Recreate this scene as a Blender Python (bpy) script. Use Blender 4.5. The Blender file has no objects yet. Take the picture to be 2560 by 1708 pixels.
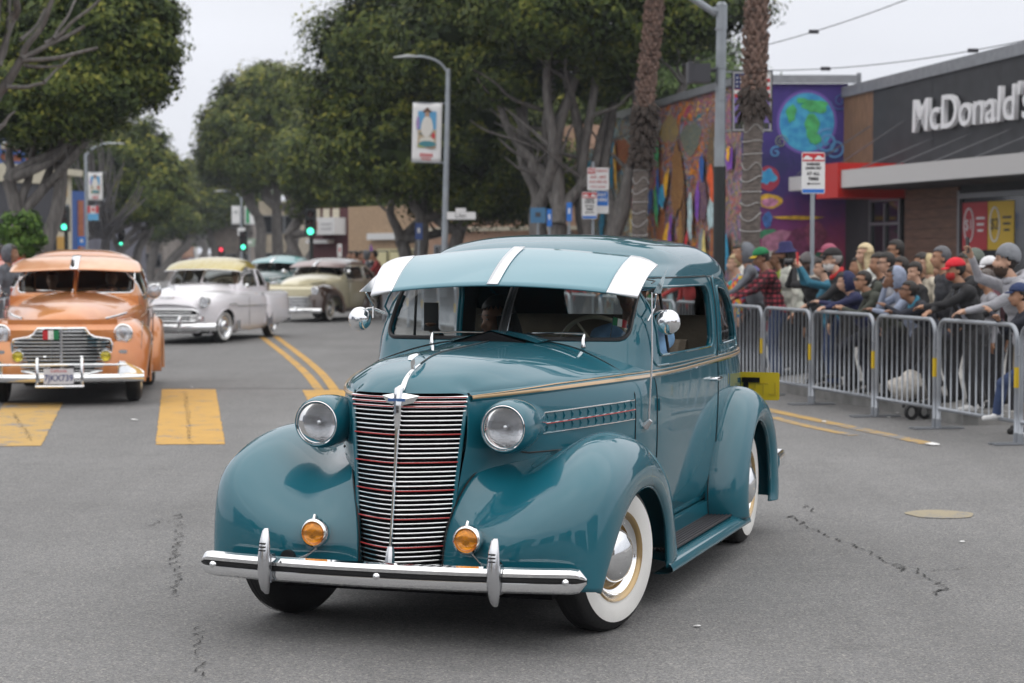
import bpy, bmesh, math, random
import numpy as np
from mathutils import Vector, Matrix
from mathutils.bvhtree import BVHTree
R = math.radians
sc = bpy.context.scene
COL = sc.collection
# ------------------------------------------------------------------ camera, sky, sun, exposure
CAM_H = 1.65
cd = bpy.data.cameras.new('camera'); cam = bpy.data.objects.new('camera', cd); COL.objects.link(cam)
cam.location = (0, 0, CAM_H); cam.rotation_euler = (R(90 - 2.43), 0, 0)
cd.lens = 70.0; cd.sensor_width = 36; cd.clip_start = 0.1; cd.clip_end = 3000
cd.dof.use_dof = True; cd.dof.focus_distance = 8.9; cd.dof.aperture_fstop = 4.0
sc.camera = cam
w = bpy.data.worlds.new('World'); sc.world = w; w.use_nodes = True
nt = w.node_tree; nt.nodes.clear()
n_out = nt.nodes.new('ShaderNodeOutputWorld')
n_tc = nt.nodes.new('ShaderNodeTexCoord')
n_sep = nt.nodes.new('ShaderNodeSeparateXYZ'); nt.links.new(n_tc.outputs['Generated'], n_sep.inputs[0])
# overcast dome: cloud layer brightens towards the zenith
n_rmp = nt.nodes.new('ShaderNodeValToRGB'); nt.links.new(n_sep.outputs['Z'], n_rmp.inputs[0])
e = n_rmp.color_ramp.elements
e[0].position = 0.0; e[0].color = (.625, .64, .695, 1)
e[1].position = 1.0; e[1].color = (1.26, 1.25, 1.25, 1)
x = e.new(.10); x.color = (.645, .66, .71, 1)
x = e.new(.4); x.color = (.93, .935, .96, 1)
n_map = nt.nodes.new('ShaderNodeMapping'); n_map.inputs['Scale'].default_value = (1.2, 1.2, 4.5)
nt.links.new(n_tc.outputs['Generated'], n_map.inputs[0])
n_noi = nt.nodes.new('ShaderNodeTexNoise'); n_noi.inputs['Scale'].default_value = 1.6; n_noi.inputs['Detail'].default_value = 4
nt.links.new(n_map.outputs[0], n_noi.inputs['Vector'])
n_mr = nt.nodes.new('ShaderNodeMapRange'); nt.links.new(n_noi.outputs['Fac'], n_mr.inputs['Value'])
n_mr.inputs['From Min'].default_value = .3; n_mr.inputs['From Max'].default_value = .7
n_mr.inputs['To Min'].default_value = .90; n_mr.inputs['To Max'].default_value = 1.10
n_mul = nt.nodes.new('ShaderNodeVectorMath'); n_mul.operation = 'SCALE'
nt.links.new(n_rmp.outputs[0], n_mul.inputs[0]); nt.links.new(n_mr.outputs[0], n_mul.inputs['Scale'])
n_cl = nt.nodes.new('ShaderNodeBackground'); nt.links.new(n_mul.outputs[0], n_cl.inputs[0]); n_cl.inputs[1].default_value = 1.0
n_sky = nt.nodes.new('ShaderNodeTexSky'); n_sky.sky_type = 'NISHITA'; n_sky.sun_disc = False
n_sky.sun_elevation = R(72); n_sky.sun_rotation = R(200); n_sky.dust_density = 4
n_bg = nt.nodes.new('ShaderNodeBackground'); nt.links.new(n_sky.outputs[0], n_bg.inputs[0]); n_bg.inputs[1].default_value = .05
n_mix = nt.nodes.new('ShaderNodeMixShader'); n_mix.inputs[0].default_value = .90
nt.links.new(n_bg.outputs[0], n_mix.inputs[1]); nt.links.new(n_cl.outputs[0], n_mix.inputs[2])
nt.links.new(n_mix.outputs[0], n_out.inputs[0])
sd = bpy.data.lights.new('sun', 'SUN'); sun = bpy.data.objects.new('sun', sd); COL.objects.link(sun)
sd.energy = .5; sd.angle = R(120); sd.color = (1, .96, .9)
sun.rotation_euler = (R(18), 0, R(20)); sun.location = (0, 0, 60)
vs = sc.view_settings; vs.view_transform = 'Standard'; vs.look = 'None'; vs.exposure = 0.5; vs.gamma = 1.0
vs.use_curve_mapping = False
sc.cycles.use_denoising = True
sc.cycles.max_bounces = 8; sc.cycles.transparent_max_bounces = 24; sc.cycles.diffuse_bounces = 3
sc.cycles.glossy_bounces = 4; sc.cycles.caustics_reflective = False; sc.cycles.caustics_refractive = False
rng = random.Random(7)
nr = np.random.RandomState(7)

# ------------------------------------------------------------------ helpers
def tag(o, label=None, cat=None, group=None, kind=None):
    if label: o['label'] = label
    if cat: o['category'] = cat
    if group: o['group'] = group
    if kind: o['kind'] = kind
    return o
def empty(name, loc=(0, 0, 0), rz=0, label=None, cat=None, group=None):
    o = bpy.data.objects.new(name, None); COL.objects.link(o); o.empty_display_size = .2
    o.location = loc; o.rotation_euler = (0, 0, rz)
    return tag(o, label, cat, group)
_mc = {}
def mat(name, col=(.5, .5, .5), rough=.5, metal=0., coat=0., noise=0., nscale=8., bump=0., bscale=40., emit=0., spec=.5, trans=0., col2=None, coords='Object', stretch=None):
    if name in _mc: return _mc[name]
    m = bpy.data.materials.new(name); m.use_nodes = True; t = m.node_tree; b = t.nodes['Principled BSDF']
    b.inputs['Base Color'].default_value = (*col, 1); b.inputs['Roughness'].default_value = rough
    b.inputs['Metallic'].default_value = metal; b.inputs['Coat Weight'].default_value = coat; b.inputs['Coat Roughness'].default_value = .012
    b.inputs['Specular IOR Level'].default_value = spec
    if trans: b.inputs['Transmission Weight'].default_value = trans
    if emit: b.inputs['Emission Color'].default_value = (*col, 1); b.inputs['Emission Strength'].default_value = emit
    if noise or bump or col2:
        tc = t.nodes.new('ShaderNodeTexCoord'); vec = tc.outputs[coords]
        if stretch:
            mp = t.nodes.new('ShaderNodeMapping'); mp.inputs['Scale'].default_value = stretch; t.links.new(vec, mp.inputs[0]); vec = mp.outputs[0]
    if noise or col2:
        n = t.nodes.new('ShaderNodeTexNoise'); n.inputs['Scale'].default_value = nscale; n.inputs['Detail'].default_value = 5
        t.links.new(vec, n.inputs['Vector'])
        r = t.nodes.new('ShaderNodeValToRGB'); t.links.new(n.outputs['Fac'], r.inputs[0])
        c2 = col2 if col2 else tuple(c * (1 - noise) for c in col)
        c1 = col if col2 else tuple(min(1, c * (1 + noise)) for c in col)
        r.color_ramp.elements[0].position = .35; r.color_ramp.elements[0].color = (*c2, 1)
        r.color_ramp.elements[1].position = .65; r.color_ramp.elements[1].color = (*c1, 1)
        t.links.new(r.outputs[0], b.inputs['Base Color'])
    if bump:
        n2 = t.nodes.new('ShaderNodeTexNoise'); n2.inputs['Scale'].default_value = bscale; n2.inputs['Detail'].default_value = 4
        t.links.new(vec, n2.inputs['Vector'])
        bp = t.nodes.new('ShaderNodeBump'); bp.inputs['Strength'].default_value = bump; bp.inputs['Distance'].default_value = .02
        t.links.new(n2.outputs['Fac'], bp.inputs['Height']); t.links.new(bp.outputs[0], b.inputs['Normal'])
    _mc[name] = m
    return m
def glass_mat(name, tint=(.8, .85, .85), ior=1.45, rough=.0):
    m = bpy.data.materials.new(name); m.use_nodes = True; t = m.node_tree; t.nodes.clear()
    o = t.nodes.new('ShaderNodeOutputMaterial'); mx = t.nodes.new('ShaderNodeMixShader')
    tr = t.nodes.new('ShaderNodeBsdfTransparent'); tr.inputs[0].default_value = (*tint, 1)
    gl = t.nodes.new('ShaderNodeBsdfGlossy'); gl.inputs['Roughness'].default_value = rough
    fr = t.nodes.new('ShaderNodeFresnel'); fr.inputs[0].default_value = ior
    t.links.new(fr.outputs[0], mx.inputs[0]); t.links.new(tr.outputs[0], mx.inputs[1]); t.links.new(gl.outputs[0], mx.inputs[2]); t.links.new(mx.outputs[0], o.inputs[0])
    return m
def mesh_obj(name, V, F, mats, parent=None, mi=None, smooth=True, ang=40, loc=None):
    me = bpy.data.meshes.new(name)
    if isinstance(F, np.ndarray):
        V = np.asarray(V, np.float32); nf, k = F.shape
        me.vertices.add(len(V)); me.vertices.foreach_set('co', V.ravel())
        me.loops.add(nf * k); me.loops.foreach_set('vertex_index', F.astype(np.int32).ravel())
        me.polygons.add(nf); me.polygons.foreach_set('loop_start', np.arange(nf, dtype=np.int32) * k)
        me.update(calc_edges=True)
    else:
        me.from_pydata([tuple(map(float, v)) for v in V], [], F)
    if not isinstance(mats, (list, tuple)): mats = [mats]
    for m in mats: me.materials.append(m)
    if mi is not None: me.polygons.foreach_set('material_index', np.asarray(mi, np.int32))
    if smooth:
        me.shade_smooth()
        if ang: me.set_sharp_from_angle(angle=R(ang))
    me.update()
    o = bpy.data.objects.new(name, me); COL.objects.link(o)
    if parent: o.parent = parent
    if loc is not None: o.location = loc
    return o
class MB:
    def __init__(s): s.v = []; s.f = []; s.m = []
    def add(s, V, F, mi=0, flip=False):
        n = len(s.v); s.v.extend([tuple(v) for v in V])
        for f in F:
            f = [i + n for i in f]
            s.f.append(f[::-1] if flip else f); s.m.append(mi)
        return s
    def box(s, c, d, mi=0, rot=None, taper=1.):
        x, y, z = d[0] / 2, d[1] / 2, d[2] / 2
        V = [Vector((a * x * (taper if k > 0 else 1), b * y * (taper if k > 0 else 1), k * z)) for k in (-1, 1) for b in (-1, 1) for a in (-1, 1)]
        if rot is not None: V = [rot @ v for v in V]
        V = [v + Vector(c) for v in V]
        return s.add(V, [(0, 2, 3, 1), (4, 5, 7, 6), (0, 1, 5, 4), (2, 6, 7, 3), (0, 4, 6, 2), (1, 3, 7, 5)], mi)
    def grid(s, P, mi=0, cu=False, cv=False, flip=False):
        a, b = P.shape[:2]
        F = []
        for i in range(a if cu else a - 1):
            for j in range(b if cv else b - 1):
                F.append((i * b + j, ((i + 1) % a) * b + j, ((i + 1) % a) * b + (j + 1) % b, i * b + (j + 1) % b))
        return s.add(P.reshape(-1, 3), F, mi, flip)
    def tube(s, pts, r, n=8, mi=0, cap=True, closed=False, flat=None):
        P = [Vector(p) for p in pts]; k = len(P)
        rr = [r] * k if not hasattr(r, '__len__') else list(r)
        rings = []; up = None
        for i in range(k):
            a = P[(i - 1) % k] if (closed or i > 0) else P[i]; b = P[(i + 1) % k] if (closed or i < k - 1) else P[i]
            t = (b - a).normalized() if (b - a).length > 1e-9 else Vector((0, 0, 1))
            if up is None:
                up = Vector((0, 0, 1)) if abs(t.z) < .9 else Vector((0, 1, 0))
            u = (up - t * up.dot(t))
            if u.length < 1e-5: u = t.orthogonal()
            u.normalize(); w_ = t.cross(u); up = u
            fl = flat if flat else (1, 1)
            rings.append([P[i] + (u * math.cos(q * 2 * math.pi / n) * fl[0] + w_ * math.sin(q * 2 * math.pi / n) * fl[1]) * rr[i] for q in range(n)])
        A = np.array([[tuple(v) for v in rg] for rg in rings])
        s.grid(A, mi, cu=closed, cv=True, flip=True)
        if cap and not closed:
            n0 = len(s.v) - k * n
            s.f.append([n0 + i for i in range(n)]); s.m.append(mi)
            s.f.append([len(s.v) - n + i for i in range(n)][::-1]); s.m.append(mi)
        return s
    def lathe(s, prof, n=32, M=None, mi=0, closed=False):
        # profile (r, h) around local z
        M = M or Matrix()
        A = np.array([[tuple(M @ Vector((r * math.cos(q * 2 * math.pi / n), r * math.sin(q * 2 * math.pi / n), h))) for q in range(n)] for r, h in prof])
        return s.grid(A, mi, cu=closed, cv=True, flip=False)
    def prism(s, poly, z0, z1, M=None, mi=0):
        M = M or Matrix(); n = len(poly)
        V = [M @ Vector((x, y, z0)) for x, y in poly] + [M @ Vector((x, y, z1)) for x, y in poly]
        F = [list(range(n))[::-1], list(range(n, 2 * n))] + [(i, (i + 1) % n, n + (i + 1) % n, n + i) for i in range(n)]
        return s.add(V, F, mi)
    def build(s, name, mats, parent=None, smooth=True, ang=40, loc=None, label=None):
        o = mesh_obj(name, s.v, s.f, mats, parent, s.m, smooth, ang, loc)
        if label: o['label'] = label
        return o
def spl(n, t):
    """matrix of the natural cubic spline through n uniform knots, at parameters t (0..n-1)"""
    A = np.zeros((n, n)); B = np.zeros((n, n)); A[0, 0] = A[-1, -1] = 1
    for i in range(1, n - 1):
        A[i, i - 1:i + 2] = (1, 4, 1); B[i, i - 1:i + 2] = (6, -12, 6)
    Mm = np.linalg.solve(A, B); O = np.zeros((len(t), n)); I = np.eye(n)
    for k, x in enumerate(t):
        i = min(int(x), n - 2); u = x - i; v = 1 - u
        O[k] = v * I[i] + u * I[i + 1] + ((v ** 3 - v) * Mm[i] + (u ** 3 - u) * Mm[i + 1]) / 6
    return O
def surf(net, nu, nv):
    net = np.asarray(net, float); a, b = net.shape[:2]
    U = spl(a, np.linspace(0, a - 1, nu)); W = spl(b, np.linspace(0, b - 1, nv))
    return np.einsum('ia,abk,jb->ijk', U, net, W)
def curve(pts, n):
    pts = np.asarray(pts, float)
    return spl(len(pts), np.linspace(0, len(pts) - 1, n)) @ pts
def rrect(x0, x1, z0, z1, r, n=6):
    """rounded rectangle outline, r = one radius or four (from lower-left anticlockwise)"""
    if not hasattr(r, '__len__'): r = (r,) * 4
    o = []
    for (cx, cz, a0), q in zip(((x0, z0, 180), (x1, z0, 270), (x1, z1, 0), (x0, z1, 90)), r):
        ccx = cx + (q if cx == x0 else -q); ccz = cz + (q if cz == z0 else -q)
        for k in range(n + 1):
            a = R(a0 + 90 * k / n); o.append((ccx + q * math.cos(a), ccz + q * math.sin(a)))
    return o
def dense(poly, step=.02):
    o = []
    for i in range(len(poly)):
        a = np.array(poly[i]); b = np.array(poly[(i + 1) % len(poly)]); k = max(1, int(np.linalg.norm(b - a) / step))
        for j in range(k): o.append(tuple(a + (b - a) * j / k))
    return o
def inpoly(pts, poly):
    x, y = pts[:, 0], pts[:, 1]; r = np.zeros(len(pts), bool); n = len(poly)
    for i in range(n):
        x1, y1 = poly[i]; x2, y2 = poly[(i + 1) % n]
        if y1 == y2: continue
        c = ((y1 > y) != (y2 > y)) & (x < (x2 - x1) * (y - y1) / (y2 - y1) + x1)
        r ^= c
    return r
def nearest(pts, poly):
    D = np.full(len(pts), 1e9); N = np.zeros_like(pts); n = len(poly)
    for i in range(n):
        a = np.array(poly[i]); b = np.array(poly[(i + 1) % n]); ab = b - a; L = ab @ ab
        if L < 1e-12: continue
        t = np.clip(((pts - a) @ ab) / L, 0, 1); q = a + t[:, None] * ab; d = np.linalg.norm(pts - q, axis=1)
        k = d < D; D[k] = d[k]; N[k] = q[k]
    return D, N
class Shell:
    """closed-outline body skin: rows are level outlines (P[level, around]); windows are cut with clean edges"""
    def __init__(s, P): s.P = P; s.kill = np.zeros((P.shape[0] - 1, P.shape[1]), bool); s.win = []
    def cut(s, poly, ax, sel, keep=True, cell=None):
        P = s.P; a, b = P.shape[:2]
        Q = P[:, :, ax].reshape(-1, 2); ok = sel(P.reshape(-1, 3))
        lo = np.min(poly, 0) - .1; hi = np.max(poly, 0) + .1
        idx = np.where(ok & (Q > lo).all(1) & (Q < hi).all(1))[0]
        if len(idx) == 0: return None
        dv = np.gradient(P, axis=0).reshape(-1, 3); du = ((np.roll(P, -1, 1) - np.roll(P, 1, 1)) / 2).reshape(-1, 3)
        D, N = nearest(Q[idx], poly)
        U = du[idx][:, ax]; W = dv[idx][:, ax]; dt = U[:, 0] * W[:, 1] - U[:, 1] * W[:, 0]
        dlt = N - Q[idx]
        dt = np.where(np.abs(dt) < 1e-9, 1e-9, dt)
        al = (dlt[:, 0] * W[:, 1] - dlt[:, 1] * W[:, 0]) / dt; be = (U[:, 0] * dlt[:, 1] - U[:, 1] * dlt[:, 0]) / dt
        go = (np.abs(al) < .52) & (np.abs(be) < .52)
        Pf = P.reshape(-1, 3); Pf[idx[go]] += al[go, None] * du[idx[go]] + be[go, None] * dv[idx[go]]
        s.P = Pf.reshape(a, b, 3); P = s.P
        C = (P[:-1] + P[1:] + np.roll(P, -1, 1)[:-1] + np.roll(P, -1, 1)[1:]) / 4
        Cf = C.reshape(-1, 3); k = sel(Cf) & inpoly(Cf[:, ax], poly)
        k = k.reshape(a - 1, b); 
        out3 = []
        for q in dense(poly, .03):
            d = np.linalg.norm(Q[idx] - q, axis=1); j = idx[np.argmin(d)]
            u_, w_ = du[j][ax], dv[j][ax]; det = u_[0] * w_[1] - u_[1] * w_[0]; dl = np.array(q) - Pf[j][ax]
            if abs(det) > 1e-9:
                al_ = (dl[0] * w_[1] - dl[1] * w_[0]) / det; be_ = (u_[0] * dl[1] - u_[1] * dl[0]) / det
                out3.append(Pf[j] + np.clip(al_, -1.5, 1.5) * du[j] + np.clip(be_, -1.5, 1.5) * dv[j])
            else: out3.append(Pf[j])
        s.kill |= k
        w_ = dict(faces=k, out=out3); s.win.append(w_)
        return w_
    def faces(s, mask, flip=False):
        a, b = s.P.shape[:2]; I, J = np.where(mask)
        F = np.stack([I * b + J, I * b + (J + 1) % b, (I + 1) * b + (J + 1) % b, (I + 1) * b + J], 1)
        return F[:, ::-1] if flip else F
    def compact(s, mask):
        F = s.faces(mask); u, inv = np.unique(F, return_inverse=True); return s.P.reshape(-1, 3)[u], inv.reshape(F.shape)
    def build(s, name, mats, parent, thick=.025, mat_off=1, sub=None):
        mask = ~s.kill if sub is None else (~s.kill & sub)
        V, F = s.compact(mask); o = mesh_obj(name, V, F, mats, parent, ang=50)
        if thick:
            md = o.modifiers.new('solid', 'SOLIDIFY'); md.thickness = thick; md.offset = -1; md.material_offset = mat_off; md.material_offset_rim = 0
        return o
    def pane(s, w_, name, m, parent, inset=.012):
        if w_ is None or not w_['faces'].any(): return None
        V, F = s.compact(w_['faces']); V = V.copy()
        me_c = s.P.reshape(-1, 3).mean(0); n = np.zeros_like(V)
        fn = np.cross(V[F[:, 1]] - V[F[:, 0]], V[F[:, 3]] - V[F[:, 0]]); 
        for k in range(4): np.add.at(n, F[:, k], fn)
        n /= np.maximum(np.linalg.norm(n, axis=1), 1e-9)[:, None]
        return mesh_obj(name, V - n * inset, F, m, parent, ang=None)
def outline(xf, xb, wd, mf, mb, n, vk=0., cx=.5):
    xc = xb + (xf - xb) * cx; t = np.linspace(0, 2 * np.pi, 4 * n + 1); c, s_ = np.cos(t), np.sin(t)
    m_ = np.where(c >= 0, mf, mb); a = np.where(c >= 0, xf - xc, xc - xb)
    # polar superellipse, then spread evenly by arc length
    rr = (np.abs(c) ** m_ + np.abs(s_) ** m_) ** (-1 / m_)
    x = xc + a * rr * c; y = wd * rr * s_
    if vk: x = x - vk * np.abs(y) * np.clip(c * 1.4, 0, 1)
    d = np.r_[0, np.cumsum(np.hypot(np.diff(x), np.diff(y)))]; q = np.linspace(0, d[-1], n + 1)[:-1]
    return np.interp(q, d, x), np.interp(q, d, y)
def shell(keys, nu, nz, mf, mb, vk=0., cx=.5, t=None):
    """keys rows (z, x front, x back, half width[, mf, mb]) bottom to top"""
    K = np.array(keys, float); ch = np.r_[0, np.cumsum(np.linalg.norm(np.diff(K[:, :4], axis=0), axis=1))]
    k = len(K)
    # spline in chord-length parameter, resampled through a monotone map
    u = np.linspace(0, ch[-1], nz)
    idx = np.interp(u, ch, np.arange(k)); Z = spl(k, idx) @ K[:, :4]
    ex = K[:, 4:6] if K.shape[1] >= 6 else np.tile([mf, mb], (k, 1))
    E = np.stack([np.interp(idx, np.arange(k), ex[:, i]) for i in (0, 1)], 1)
    P = np.zeros((nz, nu, 3))
    for i in range(nz):
        x, y = outline(Z[i, 1], Z[i, 2], max(Z[i, 3], .004), E[i, 0], E[i, 1], nu, vk, cx)
        P[i, :, 0] = x; P[i, :, 1] = y; P[i, :, 2] = Z[i, 0]
    return P
def bvh_of(objs):
    V = []; F = []
    for o in objs:
        n = len(V); M = o.matrix_local
        V += [tuple(v.co) for v in o.data.vertices]; F += [[i + n for i in p.vertices] for p in o.data.polygons]
    return BVHTree.FromPolygons(V, F)
def hit(b, o, d, far=5):
    h = b.ray_cast(Vector(o), Vector(d).normalized(), far)
    return (np.array(h[0]), np.array(h[1])) if h[0] is not None else (None, None)
def text_mesh(s, size=1., ext=.0, off=0., align='CENTER', shear=0):
    c = bpy.data.curves.new('t', 'FONT'); c.body = s; c.size = size; c.extrude = ext; c.offset = off; c.align_x = align; c.align_y = 'CENTER'; c.shear = shear
    c.resolution_u = 3
    o = bpy.data.objects.new('t', c); COL.objects.link(o)
    dg = bpy.context.evaluated_depsgraph_get(); me = bpy.data.meshes.new_from_object(o.evaluated_get(dg))
    bpy.data.objects.remove(o); bpy.data.curves.remove(c)
    return me
def text(name, s, size, m, parent, loc, rot, ext=0., off=0., sx=1., align='CENTER', shear=0):
    me = text_mesh(s, size, ext, off, align, shear); me.materials.clear(); me.materials.append(m)
    if sx != 1:
        for v in me.vertices: v.co.x *= sx
    o = bpy.data.objects.new(name, me); COL.objects.link(o); o.parent = parent; o.location = loc; o.rotation_euler = rot
    return o
def rotm(ax, deg): return Matrix.Rotation(R(deg), 4, ax)
# image-measured ground point: px position in the 2350 px wide view, height above ground
def gp(x, y, h=0.):
    u = (x - 1175) / 4569; v = (784 - y) / 4569; p = R(2.43)
    d = (u, math.cos(p) + v * math.sin(p), -math.sin(p) + v * math.cos(p)); t = (h - CAM_H) / d[2]
    return (d[0] * t, d[1] * t, h)
def pz(y, Y):  # height of a point seen at row y at distance Y
    v = (784 - y) / 4569; p = R(2.43); return CAM_H + Y * (-math.sin(p) + v * math.cos(p)) / (math.cos(p) + v * math.sin(p))
def px(x, Y): return (x - 1175) / 4569 * Y
# ------------------------------------------------------------------ shared materials
TEAL = mat('teal_paint', (.005, .108, .150), .5, .0, 1., spec=.15); TEAL.node_tree.nodes['Principled BSDF'].inputs['Coat IOR'].default_value = 1.60
CHROME = mat('chrome', (.86, .87, .88), .06, 1.)
CHROME2 = mat('brushed_chrome', (.62, .63, .65), .22, 1.)
BLACK = mat('black_trim', (.012, .012, .013), .45)
DARK = mat('dark_void', (.006, .006, .007), .8, spec=.1)
RUBBER = mat('tyre_rubber', (.014, .014, .015), .62, bump=.2, bscale=60)
WHITEWALL = mat('whitewall', (.76, .75, .72), .4, noise=.06, nscale=6)
GOLD = mat('gold_paint', (.42, .27, .13), .3, .2, .6)
CREAM_RIM = mat('gold_rim', (.44, .30, .13), .2, .55, 1.)
RED = mat('red_enamel', (.45, .03, .03), .35)
GLASS = glass_mat('car_glass', (.86, .90, .89), 1.40)
LENS = mat('headlight_glass', (.9, .92, .95), .08, bump=.6, bscale=25, spec=.8, stretch=(1, 8, .6))
def lens_mat(name, tint, vs_=70):
    """fluted glass over a bright reflector"""
    m = bpy.data.materials.new(name); m.use_nodes = True; t = m.node_tree; b = t.nodes['Principled BSDF']
    b.inputs['Base Color'].default_value = (*tint, 1); b.inputs['Metallic'].default_value = .85; b.inputs['Roughness'].default_value = .10
    b.inputs['Coat Weight'].default_value = 1; b.inputs['Coat Roughness'].default_value = .02
    tc = t.nodes.new('ShaderNodeTexCoord'); wv = t.nodes.new('ShaderNodeTexWave'); wv.bands_direction = 'Y'; wv.inputs['Scale'].default_value = vs_; wv.inputs['Distortion'].default_value = .6
    t.links.new(tc.outputs['Object'], wv.inputs['Vector'])
    n = t.nodes.new('ShaderNodeTexNoise'); n.inputs['Scale'].default_value = 22; t.links.new(tc.outputs['Object'], n.inputs['Vector'])
    ad = t.nodes.new('ShaderNodeMath'); ad.operation = 'ADD'; t.links.new(wv.outputs['Fac'], ad.inputs[0]); t.links.new(n.outputs['Fac'], ad.inputs[1])
    bp = t.nodes.new('ShaderNodeBump'); bp.inputs['Strength'].default_value = .8; bp.inputs['Distance'].default_value = .005
    t.links.new(ad.outputs[0], bp.inputs['Height']); t.links.new(bp.outputs[0], b.inputs['Normal'])
    return m
LENS = lens_mat('headlight_glass_fluted', (.74, .76, .80))
AMBER = lens_mat('amber_glass', (.85, .30, .01))
YELLOWL = lens_mat('yellow_glass', (.75, .62, .05))
UPH = mat('tan_upholstery', (.19, .155, .115), .85, noise=.1, bump=.2)
LINER = mat('dark_cabin_lining', (.035, .03, .026), .9)
def wheel(parent, loc, side, steer, r=.335, wid=.17, white=(.205, .292), rimm=None, cap=CHROME, hub=.12, name='wheel'):
    """side +1 = car's left; child empty turned to the steering angle, with tyre, rim and hub cap"""
    rimm = rimm or CREAM_RIM
    Mx = Matrix.Rotation(R(-90) * side, 4, 'X')      # local z -> outward
    h = wid / 2
    # tyre as the part, the rest its sub-parts
    prof = [(.19, -h * .6), (.21, -h * .86), (.25, -h), (r - .05, -h * .96), (r - .016, -h * .80), (r - .003, -h * .55), (r, -h * .2), (r, h * .2), (r - .003, h * .55), (r - .016, h * .80), (r - .04, h * .95)]
    mb = MB(); mb.lathe(prof, 56, Mx, 0)
    # tread grooves
    for q in (-.5, -.25, 0, .25, .5):
        mb.lathe([(r + .0015, h * q - .004), (r + .0035, h * q), (r + .0015, h * q + .004)], 56, Mx, 0)
    if white:
        mb.lathe([(r - .04, h * .95), (white[1], h * 1.0)], 56, Mx, 0)
        mb.lathe([(white[1], h * 1.0), ((white[0] + white[1]) / 2, h * 1.07), (white[0], h * .93)], 56, Mx, 1)
        w0 = white[0]
    else:
        mb.lathe([(r - .04, h * .95), ((r + .2) / 2, h * 1.05), (.205, h * .93)], 56, Mx, 0); w0 = .205
    ty = mb.build(name, [RUBBER, WHITEWALL], parent, loc=loc, ang=60); ty.rotation_euler = (0, 0, R(steer))
    rb = MB()
    rb.lathe([(w0 + .002, h * .93), (w0 - .004, h * 1.03), (w0 - .012, h * 1.0), (w0 - .018, h * .80)], 48, Mx, 0)
    rb.lathe([(w0 - .018, h * .80), (w0 - .03, h * .86), (w0 - .04, h * .66), (w0 - .052, h * .60)], 48, Mx, 1)
    rb.lathe([(w0 - .052, h * .60), (hub + .03, h * .42), (hub + .012, h * .62), (hub, h * .6), (.02, h * .5)], 48, Mx, 0)
    rb.build('rim', [rimm, CHROME], ty, ang=60)
    hb = MB(); hb.lathe([(hub, h * .60), (hub + .002, h * .80), (hub * .95, h * 1.0), (hub * .8, h * 1.22), (hub * .55, h * 1.38), (hub * .25, h * 1.46), (.001, h * 1.48)], 40, Mx, 0)
    hb.build('hub_cap', [cap], ty, ang=60)
    return ty
BOWL = lens_mat('reflector_bowl', (.86, .87, .90)); CLEAR = glass_mat('lens_glass', (.93, .94, .95), 1.5)
def mirror_y(V): V = np.array(V, float); V[..., 1] *= -1; return V
# ------------------------------------------------------------------ ground, road, markings
def asphalt_mat():
    m = bpy.data.materials.new('asphalt'); m.use_nodes = True; t = m.node_tree; b = t.nodes['Principled BSDF']; L = t.links.new
    tc = t.nodes.new('ShaderNodeTexCoord'); P = tc.outputs['Object']
    def noi(sc_, det=3, rough=.6, stretch=None):
        n = t.nodes.new('ShaderNodeTexNoise'); n.inputs['Scale'].default_value = sc_; n.inputs['Detail'].default_value = det; n.inputs['Roughness'].default_value = rough
        if stretch:
            mp = t.nodes.new('ShaderNodeMapping'); mp.inputs['Scale'].default_value = stretch; mp.inputs['Rotation'].default_value = (0, 0, R(-12)); L(P, mp.inputs[0]); L(mp.outputs[0], n.inputs['Vector'])
        else: L(P, n.inputs['Vector'])
        return n.outputs['Fac']
    def ramp(src, *st):
        r = t.nodes.new('ShaderNodeValToRGB'); L(src, r.inputs[0]); e_ = r.color_ramp.elements
        while len(e_) < len(st): e_.new(.5)
        for q, (p_, c) in zip(e_, st): q.position = p_; q.color = (c, c, c, 1) if not hasattr(c, '__len__') else (*c, 1)
        return r.outputs[0]
    def mul(a, b_):
        x_ = t.nodes.new('ShaderNodeMix'); x_.data_type = 'RGBA'; x_.blend_type = 'MULTIPLY'; x_.inputs[0].default_value = 1; L(a, x_.inputs[6]); L(b_, x_.inputs[7]); return x_.outputs[2]
    vor = t.nodes.new('ShaderNodeTexVoronoi'); vor.inputs['Scale'].default_value = 120; L(P, vor.inputs['Vector'])
    sep = t.nodes.new('ShaderNodeSeparateColor'); L(vor.outputs['Color'], sep.inputs[0])
    base = ramp(sep.outputs[0], (0, (.120, .119, .120)), (.45, (.186, .185, .186)), (.8, (.215, .213, .212)), (.93, (.26, .25, .235)), (1, (.33, .318, .295)))
    base = mul(base, ramp(noi(260, 2), (.3, .72), (.7, 1.25)))
    base = mul(base, ramp(noi(.35, 5), (.3, .86), (.7, 1.08)))
    base = mul(base, ramp(noi(1.1, 6, .7, (1.0, .12, 1)), (.35, .90), (.62, 1.05)))
    base = mul(base, ramp(noi(3.0, 6), (.30, .90), (.45, 1.0)))
    base = mul(base, ramp(noi(1.7, 4, .5), (.66, 1.0), (.74, .80)))
    base = mul(base, ramp(noi(.9, 7, .75, (.25, 1.6, 1)), (.34, .90), (.44, 1.0)))
    L(base, b.inputs['Base Color']); b.inputs['Roughness'].default_value = .82; b.inputs['Specular IOR Level'].default_value = .35
    bp = t.nodes.new('ShaderNodeBump'); bp.inputs['Strength'].default_value = .5; bp.inputs['Distance'].default_value = .004
    L(vor.outputs['Distance'], bp.inputs['Height']); L(bp.outputs[0], b.inputs['Normal'])
    return m
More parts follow.
